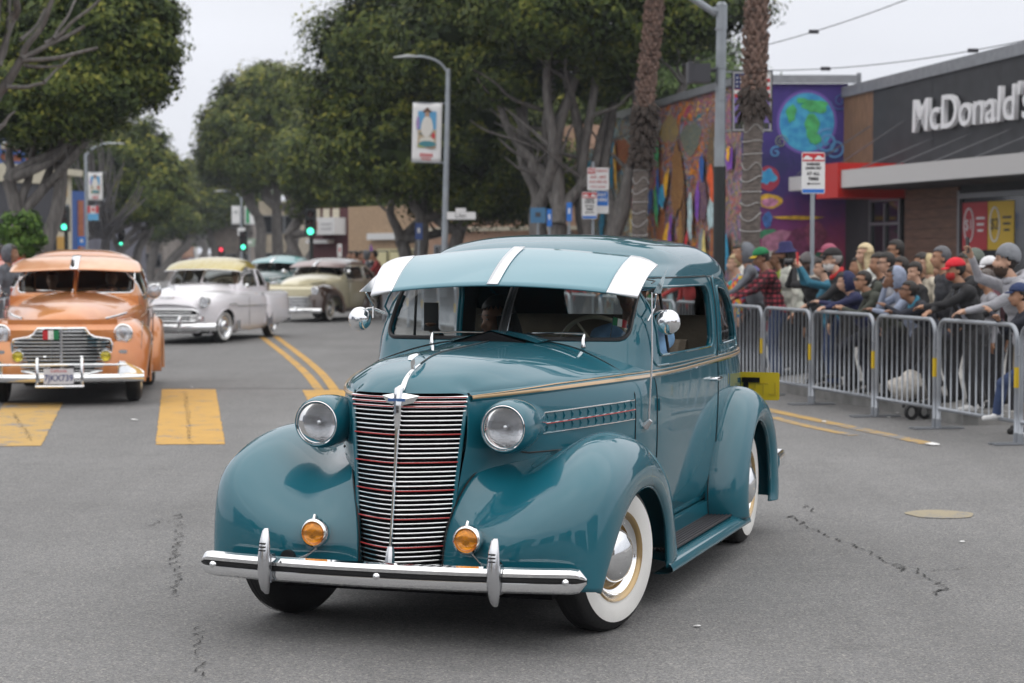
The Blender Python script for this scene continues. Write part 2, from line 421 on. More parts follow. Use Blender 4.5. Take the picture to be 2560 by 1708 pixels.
def paint_mat(name, col, wear=.45, under=(.20, .20, .203), sc_=3.0):
    m = bpy.data.materials.new(name); m.use_nodes = True; t = m.node_tree; b = t.nodes['Principled BSDF']; L = t.links.new
    tc = t.nodes.new('ShaderNodeTexCoord')
    n = t.nodes.new('ShaderNodeTexNoise'); n.inputs['Scale'].default_value = sc_; n.inputs['Detail'].default_value = 9; n.inputs['Roughness'].default_value = .72; L(tc.outputs['Object'], n.inputs['Vector'])
    n2 = t.nodes.new('ShaderNodeTexNoise'); n2.inputs['Scale'].default_value = 90; n2.inputs['Detail'].default_value = 2; L(tc.outputs['Object'], n2.inputs['Vector'])
    ad = t.nodes.new('ShaderNodeMath'); ad.operation = 'MULTIPLY_ADD'; L(n2.outputs['Fac'], ad.inputs[0]); ad.inputs[1].default_value = .25; L(n.outputs['Fac'], ad.inputs[2])
    r = t.nodes.new('ShaderNodeValToRGB'); L(ad.outputs[0], r.inputs[0]); e_ = r.color_ramp.elements
    e_[0].position = wear; e_[0].color = (*under, 1); e_[1].position = wear + .07; e_[1].color = (*col, 1)
    x_ = e_.new(min(.99, wear + .3)); x_.color = (*[c * 1.12 for c in col], 1)
    L(r.outputs[0], b.inputs['Base Color']); b.inputs['Roughness'].default_value = .8
    return m
ASPH = asphalt_mat()
o = MB(); o.add([(-400, -90, 0), (400, -90, 0), (400, 900, 0), (-400, 900, 0)], [(0, 1, 2, 3)]); tag(o.build('road', [ASPH], smooth=False), kind='structure')
YEL = paint_mat('yellow_road_paint', (.50, .29, .07), .485); YELW = paint_mat('worn_yellow_paint', (.44, .28, .09), .57, sc_=2.2)
def marking(name, pts, m, z=.004):
    P = [gp(*p)[:2] for p in pts]; P = dense(P, .05); P = [(x + rng.uniform(-1, 1) * .008, y + rng.uniform(-1, 1) * .014) for x, y in P]; o = MB(); o.add([(x, y, z) for x, y in P], [tuple(range(len(P)))]); ob = o.build(name, [m], smooth=False)
    if ob.data.polygons[0].normal.z < 0: ob.data.flip_normals()
    return tag(ob, kind='structure')
marking('crosswalk_bar', [(357, 1021), (517, 1020), (495, 894), (372, 894)], YEL)
marking('crosswalk_bar', [(-55, 1026), (95, 1024), (145, 924), (10, 926)], paint_mat('worn_bar_paint', (.46, .29, .09), .52))
marking('crosswalk_bar', [(760, 1018), (835, 1018), (820, 896), (694, 896)], YEL)
def stripe(name, pts, wid, m):
    P = [np.array(gp(*p)[:2]) for p in pts]; P = [np.array(q) for q in curve(P, 24)]; L_ = []; R_ = []
    for i, p in enumerate(P):
        d = P[min(i + 1, 23)] - P[max(i - 1, 0)]; n_ = np.array([-d[1], d[0]]) / np.linalg.norm(d) * wid / 2; L_.append((*(p + n_), .004)); R_.append((*(p - n_), .004))
    o = MB(); o.grid(np.array([L_, R_])); ob = o.build(name, [m], smooth=False)
    if ob.data.polygons[0].normal.z < 0: ob.data.flip_normals()
    return tag(ob, kind='structure')
stripe('lane_line', [(598, 772), (622, 790), (686, 842), (733, 896)], .12, YEL)
stripe('lane_line', [(632, 772), (656, 790), (722, 842), (768, 896)], .12, YEL)
stripe('lane_line', [(1740, 936), (1850, 960), (1980, 987), (2130, 1019)], .16, YELW)
stripe('lane_line', [(1750, 952), (1850, 978), (1960, 1000)], .12, YELW)
cx_, cy_, _ = gp(2157, 1181)
o = MB(); o.add([(cx_ + .215 * math.cos(a) * (1 + .05 * math.sin(5 * a)), cy_ + .215 * math.sin(a), .004) for a in np.linspace(0, 2 * math.pi, 41)[:-1]], [tuple(range(40))]); tag(o.build('survey_dot', [paint_mat('faded_dot_paint', (.31, .265, .18), .56)], smooth=False), kind='structure')
CRK = mat('crack_dark', (.035, .034, .033), .95)  # plain dark colour of the cracks in the asphalt
def crack(pts, wd=.011, seed=1):
    r = random.Random(seed); P = [gp(*p) for p in pts]; Q = []
    for a, b in zip(P, P[1:]):
        k = max(2, int(math.dist(a, b) / .035))
        for i in range(k): t = i / k; Q.append((a[0] + (b[0] - a[0]) * t + r.uniform(-1, 1) * .030, a[1] + (b[1] - a[1]) * t + r.uniform(-1, 1) * .014))
    L_ = []; R_ = []
    for i, q in enumerate(Q):
        w_ = wd * .62 * (.35 + r.random() ** 2 * 1.1) * (1 if r.random() > .05 else .2)
        L_.append((q[0] - w_, q[1] + w_ * .9, .006)); R_.append((q[0] + w_, q[1] - w_ * .9, .006))
    o = MB(); o.grid(np.array([L_, R_])); ob = o.build('road_crack', [CRK], smooth=False); tag(ob, kind='structure')
crack([(1812, 1186), (1850, 1208), (1890, 1230), (1948, 1250), (2010, 1275), (2070, 1305), (2090, 1318)], .010, 2)
crack([(2070, 1298), (2110, 1310), (2135, 1330), (2168, 1350), (2160, 1360), (2130, 1370)], .010, 8)
crack([(1850, 1160), (1865, 1180)], .008, 3)
crack([(2130, 1312), (2220, 1305), (2330, 1302)], .004, 4)
crack([(408, 1180), (412, 1235), (398, 1300), (410, 1330), (392, 1380)], .008, 5)
crack([(345, 1212), (370, 1195), (400, 1200)], .006, 6)
crack([(425, 900), (432, 960), (438, 1018)], .009, 7)
crack([(460, 1440), (455, 1500), (470, 1560)], .006, 9)
crack([(30, 950), (55, 985), (75, 1015)], .010, 10)
crack([(620, 1000), (680, 1010)], .004, 12)
TYM = paint_mat('tyre_mark', (.150, .148, .147), .50, under=(.186, .184, .182), sc_=5)
stripe('asphalt_seam', [(-20, 898), (300, 893), (560, 892), (830, 893)], .05, paint_mat('seam_tar', (.135, .133, .132), .46, under=(.186, .184, .182), sc_=9))
# scraps of litter
LIT = mat('white_paper', (.75, .75, .74), .8)
for (x_, y_, s_) in ((307, 966, .05), (1905, 912, .12), (2140, 1022, .07), (1890, 970, .04), (2040, 960, .03), (1600, 1440, .02), (2207, 1246, .025), (440, 890, .02), (2060, 950, .03)):
    p = gp(x_, y_); o = MB(); V = [(p[0] + s_ * math.cos(a) * rng.uniform(.6, 1.1), p[1] + s_ * math.sin(a) * rng.uniform(.5, 1.2), .006 + rng.uniform(0, .25) * s_) for a in np.linspace(0, 6.28, 8)[:-1]]
    V.append((p[0], p[1], .3 * s_ + .006)); o.add(V, [(i, (i + 1) % 7, 7) for i in range(7)])
    tag(o.build('paper_scrap', [LIT], smooth=False), 'small crumpled white paper scrap on the asphalt', 'litter', 'paper scraps on the road')
# pavements and kerbs
CONC = mat('pavement_concrete', (.27, .265, .255), .88, noise=.18, nscale=2.5, bump=.15); KERB = mat('kerb_concrete', (.20, .20, .195), .85, noise=.25, nscale=4)
def rline(off, Y): return 3.345 + off - .235 * (Y - 22.2) if Y < 50 else 3.345 + off - .235 * 27.8 - .174 * (Y - 50)
def lline(off, Y): return -11.3 - off - .174 * (Y - 50)
def slab(name, A, B, z, m, zb=-.05):
    o = MB(); n = len(A); P = np.array([[(a[0], a[1], zb), (a[0], a[1], z), (b[0], b[1], z), (b[0], b[1], zb)] for a, b in zip(A, B)]); o.grid(P); o.add([tuple(q) for q in P[0]], [(0, 1, 2, 3)]); o.add([tuple(q) for q in P[-1]], [(0, 1, 2, 3)])
    ob = o.build(name, [m], smooth=False); bm = bmesh.new(); bm.from_mesh(ob.data); bmesh.ops.recalc_face_normals(bm, faces=bm.faces); bm.to_mesh(ob.data); bm.free()
    return tag(ob, kind='structure')
Yr = [19.5, 21, 30, 40, 50, 80, 120, 200]
slab('pavement', [(rline(.60, y), y) for y in Yr], [(rline(30, y), y + 3) for y in Yr], .13, CONC)
slab('kerb', [(rline(.45, y), y) for y in Yr], [(rline(.60, y), y) for y in Yr], .13, KERB)
Yl = [24, 30, 40, 50, 80, 120, 200]
slab('pavement', [(lline(.15, y), y) for y in Yl], [(lline(30, y), y) for y in Yl], .13, CONC)
slab('kerb', [(lline(0, y), y) for y in Yl], [(lline(.15, y), y) for y in Yl], .13, KERB)
o = MB(); o.add([(rline(.9, y), y, .004) for y in (12, 19)] + [(rline(30, y), y, .004) for y in (19, 12)], [(0, 1, 2, 3)]); pv = o.build('pavement', [CONC], smooth=False); tag(pv, kind='structure')
if pv.data.polygons[0].normal.z < 0: pv.data.flip_normals()
# ------------------------------------------------------------------ restaurant on the right
def frame_at(A, B):
    """local frame for a wall from A to B: x along, y out of the wall (towards the road), z up"""
    A = Vector((*A, 0)); B = Vector((*B, 0)); d = (B - A); L_ = d.length; d.normalize(); n = Vector((d.y, -d.x, 0)) * 1
    return A, math.atan2(d.y, d.x), L_
W0 = (6.84, 40.9); dW = (.269, -.963); LW = 14.0
W1 = (W0[0] + dW[0] * LW, W0[1] + dW[1] * LW)
a_, ang_, L_ = frame_at(W0, W1)
# in this frame local +x runs towards the camera, local +y points away from the road (right), so road side is -y
rest = empty('restaurant', (W0[0], W0[1], 0), ang_, 'low dark grey restaurant with white lettering and pale canopy behind the crowd', 'restaurant')
CHAR = mat('charcoal_cladding', (.030, .031, .036), .6, noise=.15, nscale=3); WOODV = mat('brown_wood_boards', (.19, .105, .060), .6, noise=.3, nscale=5, stretch=(8, 8, .6)); WOODH = mat('brown_wood_planks', (.13, .065, .04), .55, noise=.3, nscale=5, stretch=(.6, 8, 8))
CANW = mat('canopy_white', (.52, .51, .51), .5); SIGR = mat('sign_red', (.50, .02, .015), .35); LETW = mat('sign_white', (.72, .72, .74), .4); COPE = mat('coping_metal', (.25, .26, .28), .4, .3, noise=.1)
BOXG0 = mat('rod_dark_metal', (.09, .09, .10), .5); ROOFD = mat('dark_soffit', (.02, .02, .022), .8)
def ztop(x): return 5.0 + .026 * x
t0 = 1.35   # end of the board section
o = MB(); o.add([(0, 8, 0), (0, .0, 0), (0, 0, ztop(0)), (0, 8, ztop(0)), (LW, 0, 0), (LW, 0, ztop(LW)), (LW, 8, 0), (LW, 8, ztop(LW))], [(0, 1, 2, 3), (4, 5, 2, 1)[::-1], (4, 6, 7, 5), (2, 5, 7, 3)])
o.build('wall', [CHAR], rest, smooth=False)
o = MB()
for k in range(9): pass
for k in range(9):
    o = MB(); o.box((.075 + k * .15, -.03, (3.35 + ztop(0)) / 2), (.142, .05, ztop(0) - 3.35)); o.build('wall_board', [WOODV], rest, smooth=False)
for k in range(5):
    x0 = t0 + k * 2.5 + .005; o = MB(); w_ = 2.49; o.add([(x0, -.06, 3.35), (x0 + w_, -.06, 3.35), (x0 + w_, -.06, ztop(x0 + w_)), (x0, -.06, ztop(x0)), (x0, 0, 3.35), (x0 + w_, 0, 3.35), (x0 + w_, 0, ztop(x0 + w_)), (x0, 0, ztop(x0))], [(0, 1, 2, 3), (0, 3, 7, 4), (1, 5, 6, 2), (3, 2, 6, 7), (0, 4, 5, 1)]); o.build('wall_panel', [CHAR], rest, smooth=False)
for a, b in ((-.1, 4.5), (4.51, 9), (9.01, LW)):
    o = MB(); P = []
    for x_ in (a, b): z = ztop(x_); P.append([(x_, -.10, z - .10), (x_, -.10, z + .12), (x_, .3, z + .12), (x_, .3, z - .1)])
    o.grid(np.array(P), flip=True); o.build('roof_coping', [COPE], rest, smooth=False)
o = MB(); o.tube([(-.05, .3, 5.1), (-.05, .3, 5.42)], .05, 10); o.box((.5, 1.5, 5.1), (1.4, .6, .2)); o.box((5.2, 2.0, 5.3), (.5, .4, .3)); o.build('roof_vent', [COPE], rest)
# canopy
o = MB(); o.box((8.36, -.70, 3.13), (LW - 2.74, 1.35, .33)); cp = o.build('canopy', [CANW], rest, smooth=False)
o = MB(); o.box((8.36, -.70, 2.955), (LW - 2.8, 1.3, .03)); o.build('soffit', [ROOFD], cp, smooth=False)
o = MB(); o.box((2.23, -.72, 3.11), (.98, 1.44, .66)); o.build('red_fascia', [SIGR], rest, smooth=False)
o = MB(); o.box((.85, -.65, 3.13), (1.75, 1.2, .28)); o.build('canopy_return', [CANW], rest, smooth=False)
for k in range(7):
    x_ = .5 + k * 1.45; o = MB(); o.tube([(x_ + (.75 if k < 2 else .5), -.06, 4.25 if k < 2 else 3.86), (x_, -1.30, 3.30)], .012, 6); o.build('canopy_rod', [BOXG0], rest)
# lettering
def twid(t_, q): me = text_mesh(t_, 1.0, 0, 0, 'LEFT'); r_ = [v.co.x for v in me.vertices]; bpy.data.meshes.remove(me); return max(r_) if q else min(r_)
WORD = "McDonald's"; full = twid(WORD, 1)
for k, ch in enumerate(WORD):
    xr = twid(WORD[:k + 1], 1) / full * 4.35; wl = (twid(ch, 1) - twid(ch, 0)) / full * 4.35
    text('sign_letter', ch, .88, LETW, rest, (3.26 + xr - wl - twid(ch, 0) * 4.35 / full, -.16, 4.26), (R(90), 0, 0), ext=.045, off=.004, sx=4.35 / full / .88, align='LEFT', shear=.04)
# ground floor: planks, door, window with offers
zt = 2.93
for k in range(15):
    o = MB(); o.box((3.78, -.02, .13 + .187 * k + .09), (2.1, .05, .178)); o.build('wall_plank', [WOODH], rest, smooth=False)
ALU = mat('window_frame_metal', (.20, .21, .22), .35, .6); DGL = mat('dark_shop_glass', (.012, .013, .016), .06, spec=.7)
o = MB(); o.box((1.95, -.03, 1.45), (1.3, .03, 2.6)); dr = o.build('door', [DGL], rest, smooth=False)
for x_, z_, w_, h_ in ((1.31, 1.4, .07, 2.8), (1.95, 1.4, .06, 2.6), (2.59, 1.4, .07, 2.8), (1.95, 2.3, 1.28, .06), (1.95, 2.77, 1.35, .07)):
    o = MB(); o.box((x_, -.075, z_), (w_, .05, h_)); o.build('door_frame', [ALU], dr, smooth=False)
for x0 in (4.95, 7.9, 10.8):
    o = MB(); o.box((x0 + 1.35, -.03, 1.45), (2.7, .03, 2.5)); wn = o.build('window', [DGL], rest, smooth=False)
    for x_, z_, w_, h_ in ((x0, 1.5, .08, 2.7), (x0 + 2.72, 1.5, .08, 2.7), (x0 + 1.36, 2.75, 2.8, .09)):
        o = MB(); o.box((x_, -.07, z_), (w_, .06, h_)); o.build('window_frame', [ALU], wn, smooth=False)
    if x0 < 7:
        for x_, m_, tx_ in ((x0 + .08, mat('poster_red', (.40, .02, .03), .5), '$1'), (x0 + 1.0, mat('poster_yellow', (.58, .38, .02), .5), '$2')):
            o = MB(); o.box((x_ + .45, -.052, 2.2), (.90, .008, .85)); ps = o.build('poster', [m_], wn, smooth=False)
            o = MB(); o.tube([(x_ + .25 + .17 * math.cos(a), -.06, 2.22 + .30 * math.sin(a)) for a in np.linspace(0, 6.283, 24)[:-1]], .018, 6, closed=True); o.build('poster_ring', [LETW], ps)
            text('poster_price', tx_, .28, LETW if 'red' in m_.name else BLACK, ps, (x_ + .25, -.065, 2.22), (R(90), 0, 0), ext=.001)
            for q in range(3):
                o = MB(); o.box((x_ + .66, -.058, 2.34 - q * .11), (.3 - .05 * q, .004, .04)); o.build('poster_line', [LETW if 'red' in m_.name else BLACK], ps, smooth=False)
# ------------------------------------------------------------------ mural building
def mural_mat(name, ramp_cols, sc_=1.3, dist=2.5, stretch=(1, 1, .45), zgrad=None, vsc=None):
    m = bpy.data.materials.new(name); m.use_nodes = True; t = m.node_tree; b = t.nodes['Principled BSDF']; L = t.links.new; b.inputs['Roughness'].default_value = .75
    tc = t.nodes.new('ShaderNodeTexCoord'); mp = t.nodes.new('ShaderNodeMapping'); mp.inputs['Scale'].default_value = stretch; L(tc.outputs['Object'], mp.inputs[0])
    n = t.nodes.new('ShaderNodeTexNoise'); n.inputs['Scale'].default_value = sc_; n.inputs['Detail'].default_value = 3; n.inputs['Distortion'].default_value = dist; L(mp.outputs[0], n.inputs['Vector'])
    v = t.nodes.new('ShaderNodeTexVoronoi'); v.inputs['Scale'].default_value = vsc or sc_ * 3.2; v.feature = 'F1'
    mv = t.nodes.new('ShaderNodeVectorMath'); mv.operation = 'MULTIPLY_ADD'; L(n.outputs['Color'], mv.inputs[0]); mv.inputs[1].default_value = (1.2, 1.2, 1.2); L(mp.outputs[0], mv.inputs[2]); L(mv.outputs[0], v.inputs['Vector'])
    w_ = t.nodes.new('ShaderNodeTexWave'); w_.inputs['Scale'].default_value = sc_ * .8; w_.inputs['Distortion'].default_value = 9; w_.inputs['Detail'].default_value = 2.5; w_.inputs['Detail Scale'].default_value = 1.6; L(mv.outputs[0], w_.inputs['Vector'])
    sp = t.nodes.new('ShaderNodeSeparateColor'); L(v.outputs['Color'], sp.inputs[0])
    a = t.nodes.new('ShaderNodeMath'); a.operation = 'MULTIPLY_ADD'; L(w_.outputs['Fac'], a.inputs[0]); a.inputs[1].default_value = .38; 
    a2 = t.nodes.new('ShaderNodeMath'); a2.operation = 'MULTIPLY'; L(sp.outputs[0], a2.inputs[0]); a2.inputs[1].default_value = .62; L(a2.outputs[0], a.inputs[2])
    r = t.nodes.new('ShaderNodeValToRGB'); sc3 = t.nodes.new('ShaderNodeMath'); sc3.operation = 'MULTIPLY'; L(a.outputs[0], sc3.inputs[0]); sc3.inputs[1].default_value = 2.2 if zgrad is None else 1.0; pp = t.nodes.new('ShaderNodeMath'); pp.operation = 'PINGPONG'; pp.inputs[1].default_value = 1.0; L(sc3.outputs[0], pp.inputs[0]); L(pp.outputs[0], r.inputs[0]); e_ = r.color_ramp.elements
    for i, c in enumerate(ramp_cols):
        q = e_[i] if i < 2 else e_.new(.5)
    for i, c in enumerate(ramp_cols): e_[i].position = i / (len(ramp_cols) - 1) ; e_[i].color = (*c, 1)
    out = r.outputs[0]
    if zgrad is None:
        ve = t.nodes.new('ShaderNodeTexVoronoi'); ve.feature = 'DISTANCE_TO_EDGE'; ve.inputs['Scale'].default_value = (vsc or sc_ * 3.2) * .8; L(mv.outputs[0], ve.inputs['Vector'])
        rl = t.nodes.new('ShaderNodeValToRGB'); L(ve.outputs['Distance'], rl.inputs[0]); rl.color_ramp.elements[0].position = .03; rl.color_ramp.elements[0].color = (.12, .10, .14, 1); rl.color_ramp.elements[1].position = .10
        ml = t.nodes.new('ShaderNodeMix'); ml.data_type = 'RGBA'; ml.blend_type = 'MULTIPLY'; ml.inputs[0].default_value = .55; L(out, ml.inputs[6]); L(rl.outputs[0], ml.inputs[7]); out = ml.outputs[2]
    if zgrad:
        sx = t.nodes.new('ShaderNodeSeparateXYZ'); L(tc.outputs['Object'], sx.inputs[0]); ad = t.nodes.new('ShaderNodeMath'); ad.operation = 'MULTIPLY_ADD'; L(n.outputs['Fac'], ad.inputs[0]); ad.inputs[1].default_value = .9; L(sx.outputs['Z'], ad.inputs[2])
        mr = t.nodes.new('ShaderNodeMapRange'); L(ad.outputs[0], mr.inputs['Value']); mr.inputs['From Min'].default_value = zgrad[0]; mr.inputs['From Max'].default_value = zgrad[1]
        r2 = t.nodes.new('ShaderNodeValToRGB'); L(mr.outputs[0], r2.inputs[0]); e2 = r2.color_ramp.elements; cs = zgrad[2]
        for i in range(len(cs) - 2): e2.new(.5)
        for i, c in enumerate(cs): e2[i].position = i / (len(cs) - 1); e2[i].color = (*c, 1)
        mx = t.nodes.new('ShaderNodeMix'); mx.data_type = 'RGBA'; mx.inputs[0].default_value = zgrad[3]; L(out, mx.inputs[6]); L(r2.outputs[0], mx.inputs[7]); out = mx.outputs[2]
    L(out, b.inputs['Base Color'])
    # brick courses under the paint
    br = t.nodes.new('ShaderNodeTexBrick'); br.inputs['Scale'].default_value = 2.2; br.inputs['Mortar Size'].default_value = .012; mp2 = t.nodes.new('ShaderNodeMapping'); mp2.inputs['Rotation'].default_value = (R(90), 0, 0); L(tc.outputs['Object'], mp2.inputs[0]); L(mp2.outputs[0], br.inputs['Vector'])
    bp = t.nodes.new('ShaderNodeBump'); bp.inputs['Strength'].default_value = .35; bp.inputs['Distance'].default_value = .02; bp.invert = True; L(br.outputs['Fac'], bp.inputs['Height']); L(bp.outputs[0], b.inputs['Normal'])
    return m
M0 = (4.70, 40.9); M1 = (2.09, 54.6)
HM = 5.19
mur = empty('mural_building', (M0[0], M0[1], 0), 0, 'low building painted all over with bright street murals', 'building')
warm = [(.50, .04, .01), (.70, .26, .01), (.03, .01, .02), (.01, .16, .06), (.02, .10, .36), (.75, .46, .03), (.10, .02, .20), (.45, .01, .02), (.01, .24, .40), (.50, .14, .02), (.02, .07, .04)]
cool = [(.14, .32, .42), (.36, .48, .48), (.46, .48, .40), (.20, .38, .46), (.48, .36, .08), (.36, .12, .05), (.30, .42, .46), (.10, .24, .36)]
lilac = [(.30, .10, .16), (.22, .12, .26), (.45, .10, .06), (.34, .18, .24), (.50, .30, .05), (.05, .16, .10), (.18, .14, .30), (.40, .20, .22)]
dx, dy = M1[0] - M0[0], M1[1] - M0[1]
def mseg(t0_, t1_, m, zt_, nm='painted_wall'):
    o = MB(); a = (dx * t0_, dy * t0_); b = (dx * t1_, dy * t1_); n_ = np.array([dy, -dx]) / math.hypot(dx, dy); 
    V = [(a[0], a[1], 0), (b[0], b[1], 0), (b[0], b[1], zt_), (a[0], a[1], zt_), (a[0] + .3 * n_[0], a[1] + .3 * n_[1], 0), (b[0] + .3 * n_[0], b[1] + .3 * n_[1], 0), (b[0] + .3 * n_[0], b[1] + .3 * n_[1], zt_), (a[0] + .3 * n_[0], a[1] + .3 * n_[1], zt_)]
    o.add(V, [(0, 3, 2, 1), (0, 4, 7, 3), (1, 2, 6, 5), (3, 7, 6, 2), (4, 5, 6, 7)]); return o.build(nm, [m], mur, smooth=False)
mseg(.0, .12, mural_mat('mural_lilac', lilac, 1.6, 1.5, (1, .5, .6), vsc=5), HM); mseg(.121, .66, mural_mat('mural_warm', warm, 1.5, 3.0, (1, .30, .55), vsc=3.6), HM); mseg(.661, .86, mural_mat('mural_cool', cool, 1.4, 2.5, (1, .35, .5), vsc=4), HM - .02); mseg(.861, 1.0, mural_mat('mural_cool2', warm[:3] + cool, 1.6, 2, (1, .35, .5), vsc=4), 4.6)
o = MB(); P = [];
for t_ in (-.005, .86): P.append([(dx * t_ - .08, dy * t_ - .02, HM), (dx * t_ - .08, dy * t_ - .02, HM + .17), (dx * t_ + .4, dy * t_, HM + .17), (dx * t_ + .4, dy * t_, HM)])
o.grid(np.array(P)); o.grid(np.array([[(-.08, -.10, HM), (-.08, -.10, HM + .17), (-.08, .3, HM + .17)], [(2.35, -.10, HM), (2.35, -.10, HM + .17), (2.35, .3, HM + .17)]])); o.build('roof_coping', [COPE], mur, smooth=False)
o = MB(); o.box((4.5, 7.0, 2.45), (5.5, 13.0, 4.9)); o.build('building_block', [COPE], mur, smooth=False)
# the wall with the planet
PUR = mural_mat('mural_night', [(.03, .015, .12), (.05, .02, .16), (.02, .02, .09), (.06, .03, .20)], 1.2, 1.5, (1, 1, 1), (1.6, 4.6, [(.34, .02, .03), (.38, .05, .10), (.22, .03, .14), (.05, .02, .14), (.02, .02, .10), (.05, .03, .20)], .75))
o = MB(); o.box((1.09, .12, HM / 2), (2.18, .24, HM)); pw = o.build('painted_wall', [PUR], mur, smooth=False)
BLUEP = mat('planet_blue_paint', (.06, .38, .56), .7, col2=(.02, .20, .46), nscale=5); GRNP = mat('planet_green', (.06, .36, .12), .7, noise=.3, nscale=6)
def disc(cx0, cz0, rx, rz, y, m, nm, par, wob=0, seed=0, n=40):
    r = random.Random(seed); ph = [r.uniform(0, 6.28) for _ in range(4)]
    o = MB(); pts = [(cx0 + rx * math.cos(a) * (1 + wob * (math.sin(3 * a + ph[0]) + .6 * math.sin(5 * a + ph[1]))), cz0 + rz * math.sin(a) * (1 + wob * (math.sin(2 * a + ph[2]) + .6 * math.sin(6 * a + ph[3])))) for a in np.linspace(0, 2 * math.pi, n + 1)[:-1]]
    o.add([(x_, y, z_) for x_, z_ in pts] + [(x_, y + .004, z_) for x_, z_ in pts], [tuple(range(n))] + [(i, i + n, (i + 1) % n + n, (i + 1) % n) for i in range(n)]); return o.build(nm, [m], par, smooth=False)
def wx(px__): return px(px__, 40.9) - M0[0]
gx_, gz_ = wx(1849), pz(281, 40.9)
disc(gx_, gz_, .62, .66, -.006, mat('planet_glow', (.14, .08, .34), .7), 'planet_halo', pw)
disc(gx_, gz_, .56, .60, -.012, BLUEP, 'planet', pw)
for k, (a, b, r1, r2) in enumerate(((.18, .32, .26, .14), (.10, -.08, .15, .24), (-.32, .18, .10, .18), (.16, -.33, .12, .13), (-.1, .44, .12, .06))): disc(gx_ + a, gz_ + b, r1, r2, -.018 - .003 * k, GRNP, 'painted_continent', pw, .13, k)
disc(wx(1762), pz(410, 40.9), .22, .26, -.008, mat('planet_red', (.32, .03, .06), .7), 'painted_moon', pw, .03, 3); disc(wx(1760), pz(405, 40.9), .16, .17, -.014, BLUEP, 'painted_continent', pw, .22, 9)
SWM = mat('swirl_blue', (.08, .24, .46), .7); SWY = mat('swirl_pale', (.42, .52, .26), .7)
def swirl(cx0, cz0, r0, turns, a0, m, wd=.02):
    pts = []; n = 26
    for i in range(n): t_ = i / (n - 1); a = a0 + turns * 6.283 * t_; rr = r0 * (1 - .85 * t_); pts.append((cx0 + rr * math.cos(a), -.012, cz0 + rr * math.sin(a)))
    o = MB(); o.tube(pts, wd, 5, flat=(1, .3)); o.build('painted_swirl', [m], pw)
swirl(wx(1925), pz(232, 40.9), .20, 1.6, 3.2, SWM); swirl(wx(1895), pz(325, 40.9), .26, 1.7, 1.2, SWM, .03); swirl(wx(1915), pz(340, 40.9), .2, 1.4, 4.0, SWM); swirl(wx(1790), pz(325, 40.9), .14, 1.8, 0, SWY); swirl(wx(1862), pz(372, 40.9), .2, 1.5, 2, SWM); swirl(wx(1778), pz(350, 40.9), .12, 1.2, 1, SWM)
for (a, b, r1, r2, c, s_) in ((1765, 462, .26, .14, (.55, .33, .03), 1), (1765, 465, .17, .09, (.45, .18, .30), 2), (1760, 505, .10, .16, (.04, .12, .34), 3), (1790, 545, .30, .13, (.10, .28, .14), 4), (1765, 538, .24, .10, (.04, .20, .10), 5), (1795, 560, .42, .30, (.34, .14, .22), 6), (1835, 560, .30, .34, (.16, .03, .09), 7), (1870, 540, .22, .28, (.22, .05, .10), 8), (1770, 590, .35, .12, (.42, .40, .36), 9), (1900, 590, .30, .18, (.04, .14, .09), 10), (1830, 500, .5, .04, (.55, .33, .03), 11)):
    disc(wx(a), pz(b, 40.9), r1, r2, -.008 - s_ * .002, mat('mural_shape_%d' % s_, c, .75, noise=.35, nscale=9), 'painted_shape', pw, .08, s_ + 20)
# broad painted forms on the street wall
n_ = np.array([dy, -dx]) / math.hypot(dx, dy)
def wall_form(t_, z_, rt, rz, c, seed):
    r = random.Random(seed); ph = r.uniform(0, 6); pts = []
    d = np.array([dx, dy]) / math.hypot(dx, dy); base = np.array([dx * t_, dy * t_]) - n_ * (.006 + (seed % 40) * .0012)
    for a in np.linspace(0, 6.283, 37)[:-1]:
        k = 1 + .12 * math.sin(3 * a + ph) + .08 * math.sin(7 * a + ph); q = base + d * rt * k * math.cos(a); pts.append((q[0], q[1], z_ + rz * k * math.sin(a)))
    o = MB(); o.add(pts, [tuple(range(36))]); ob = o.build('painted_shape', [mural_mat('mural_form_%d' % seed, [c[0], tuple(q * .35 for q in c[0]), c[1], (.5, .3, .08), c[1], tuple(q * .4 for q in c[1])], 3.5, 2.5, (1, 1, .45))], mur, smooth=False)
K_ = 0
for t_, z_, rt, rz, c in ((.13, 2.3, .30, .9, [(.36, .02, .02), (.48, .10, .03)]), (.20, 1.6, .22, .7, [(.08, .22, .42), (.30, .42, .50)]), (.19, 2.9, .3, .5, [(.05, .03, .12), (.12, .05, .2)]), (.22, 1.1, .35, .35, [(.50, .28, .04), (.4, .1, .03)]), (.32, 1.6, .28, .95, [(.40, .05, .02), (.50, .24, .04)]), (.32, 1.6, .12, .62, [(.45, .38, .16), (.3, .2, .08)]), (.34, 3.4, .5, .8, [(.20, .06, .03), (.34, .14, .04)]), (.30, 2.7, .14, .8, [(.22, .04, .03), (.1, .03, .02)]), (.44, 1.5, .4, .5, [(.30, .16, .12), (.38, .24, .18)]), (.46, 2.9, .45, 1.0, [(.45, .16, .03), (.40, .05, .02)]), (.56, 1.4, .3, .6, [(.08, .05, .22), (.3, .3, .4)]), (.58, 3.6, .5, .8, [(.50, .24, .04), (.25, .3, .08)]), (.27, 4.3, .8, .35, [(.04, .12, .08), (.08, .18, .2)]), (.40, 4.6, .8, .3, [(.08, .16, .3), (.4, .3, .1)]), (.15, 3.9, .3, .6, [(.05, .10, .06), (.1, .05, .05)]), (.74, 4.3, 1.0, .4, [(.5, .2, .03), (.48, .06, .02)]), (.76, .95, .28, 1.1, [(.50, .28, .03), (.4, .2, .03)])):
    K_ += 1; wall_form(t_, z_, rt, rz, c, 30 + K_)
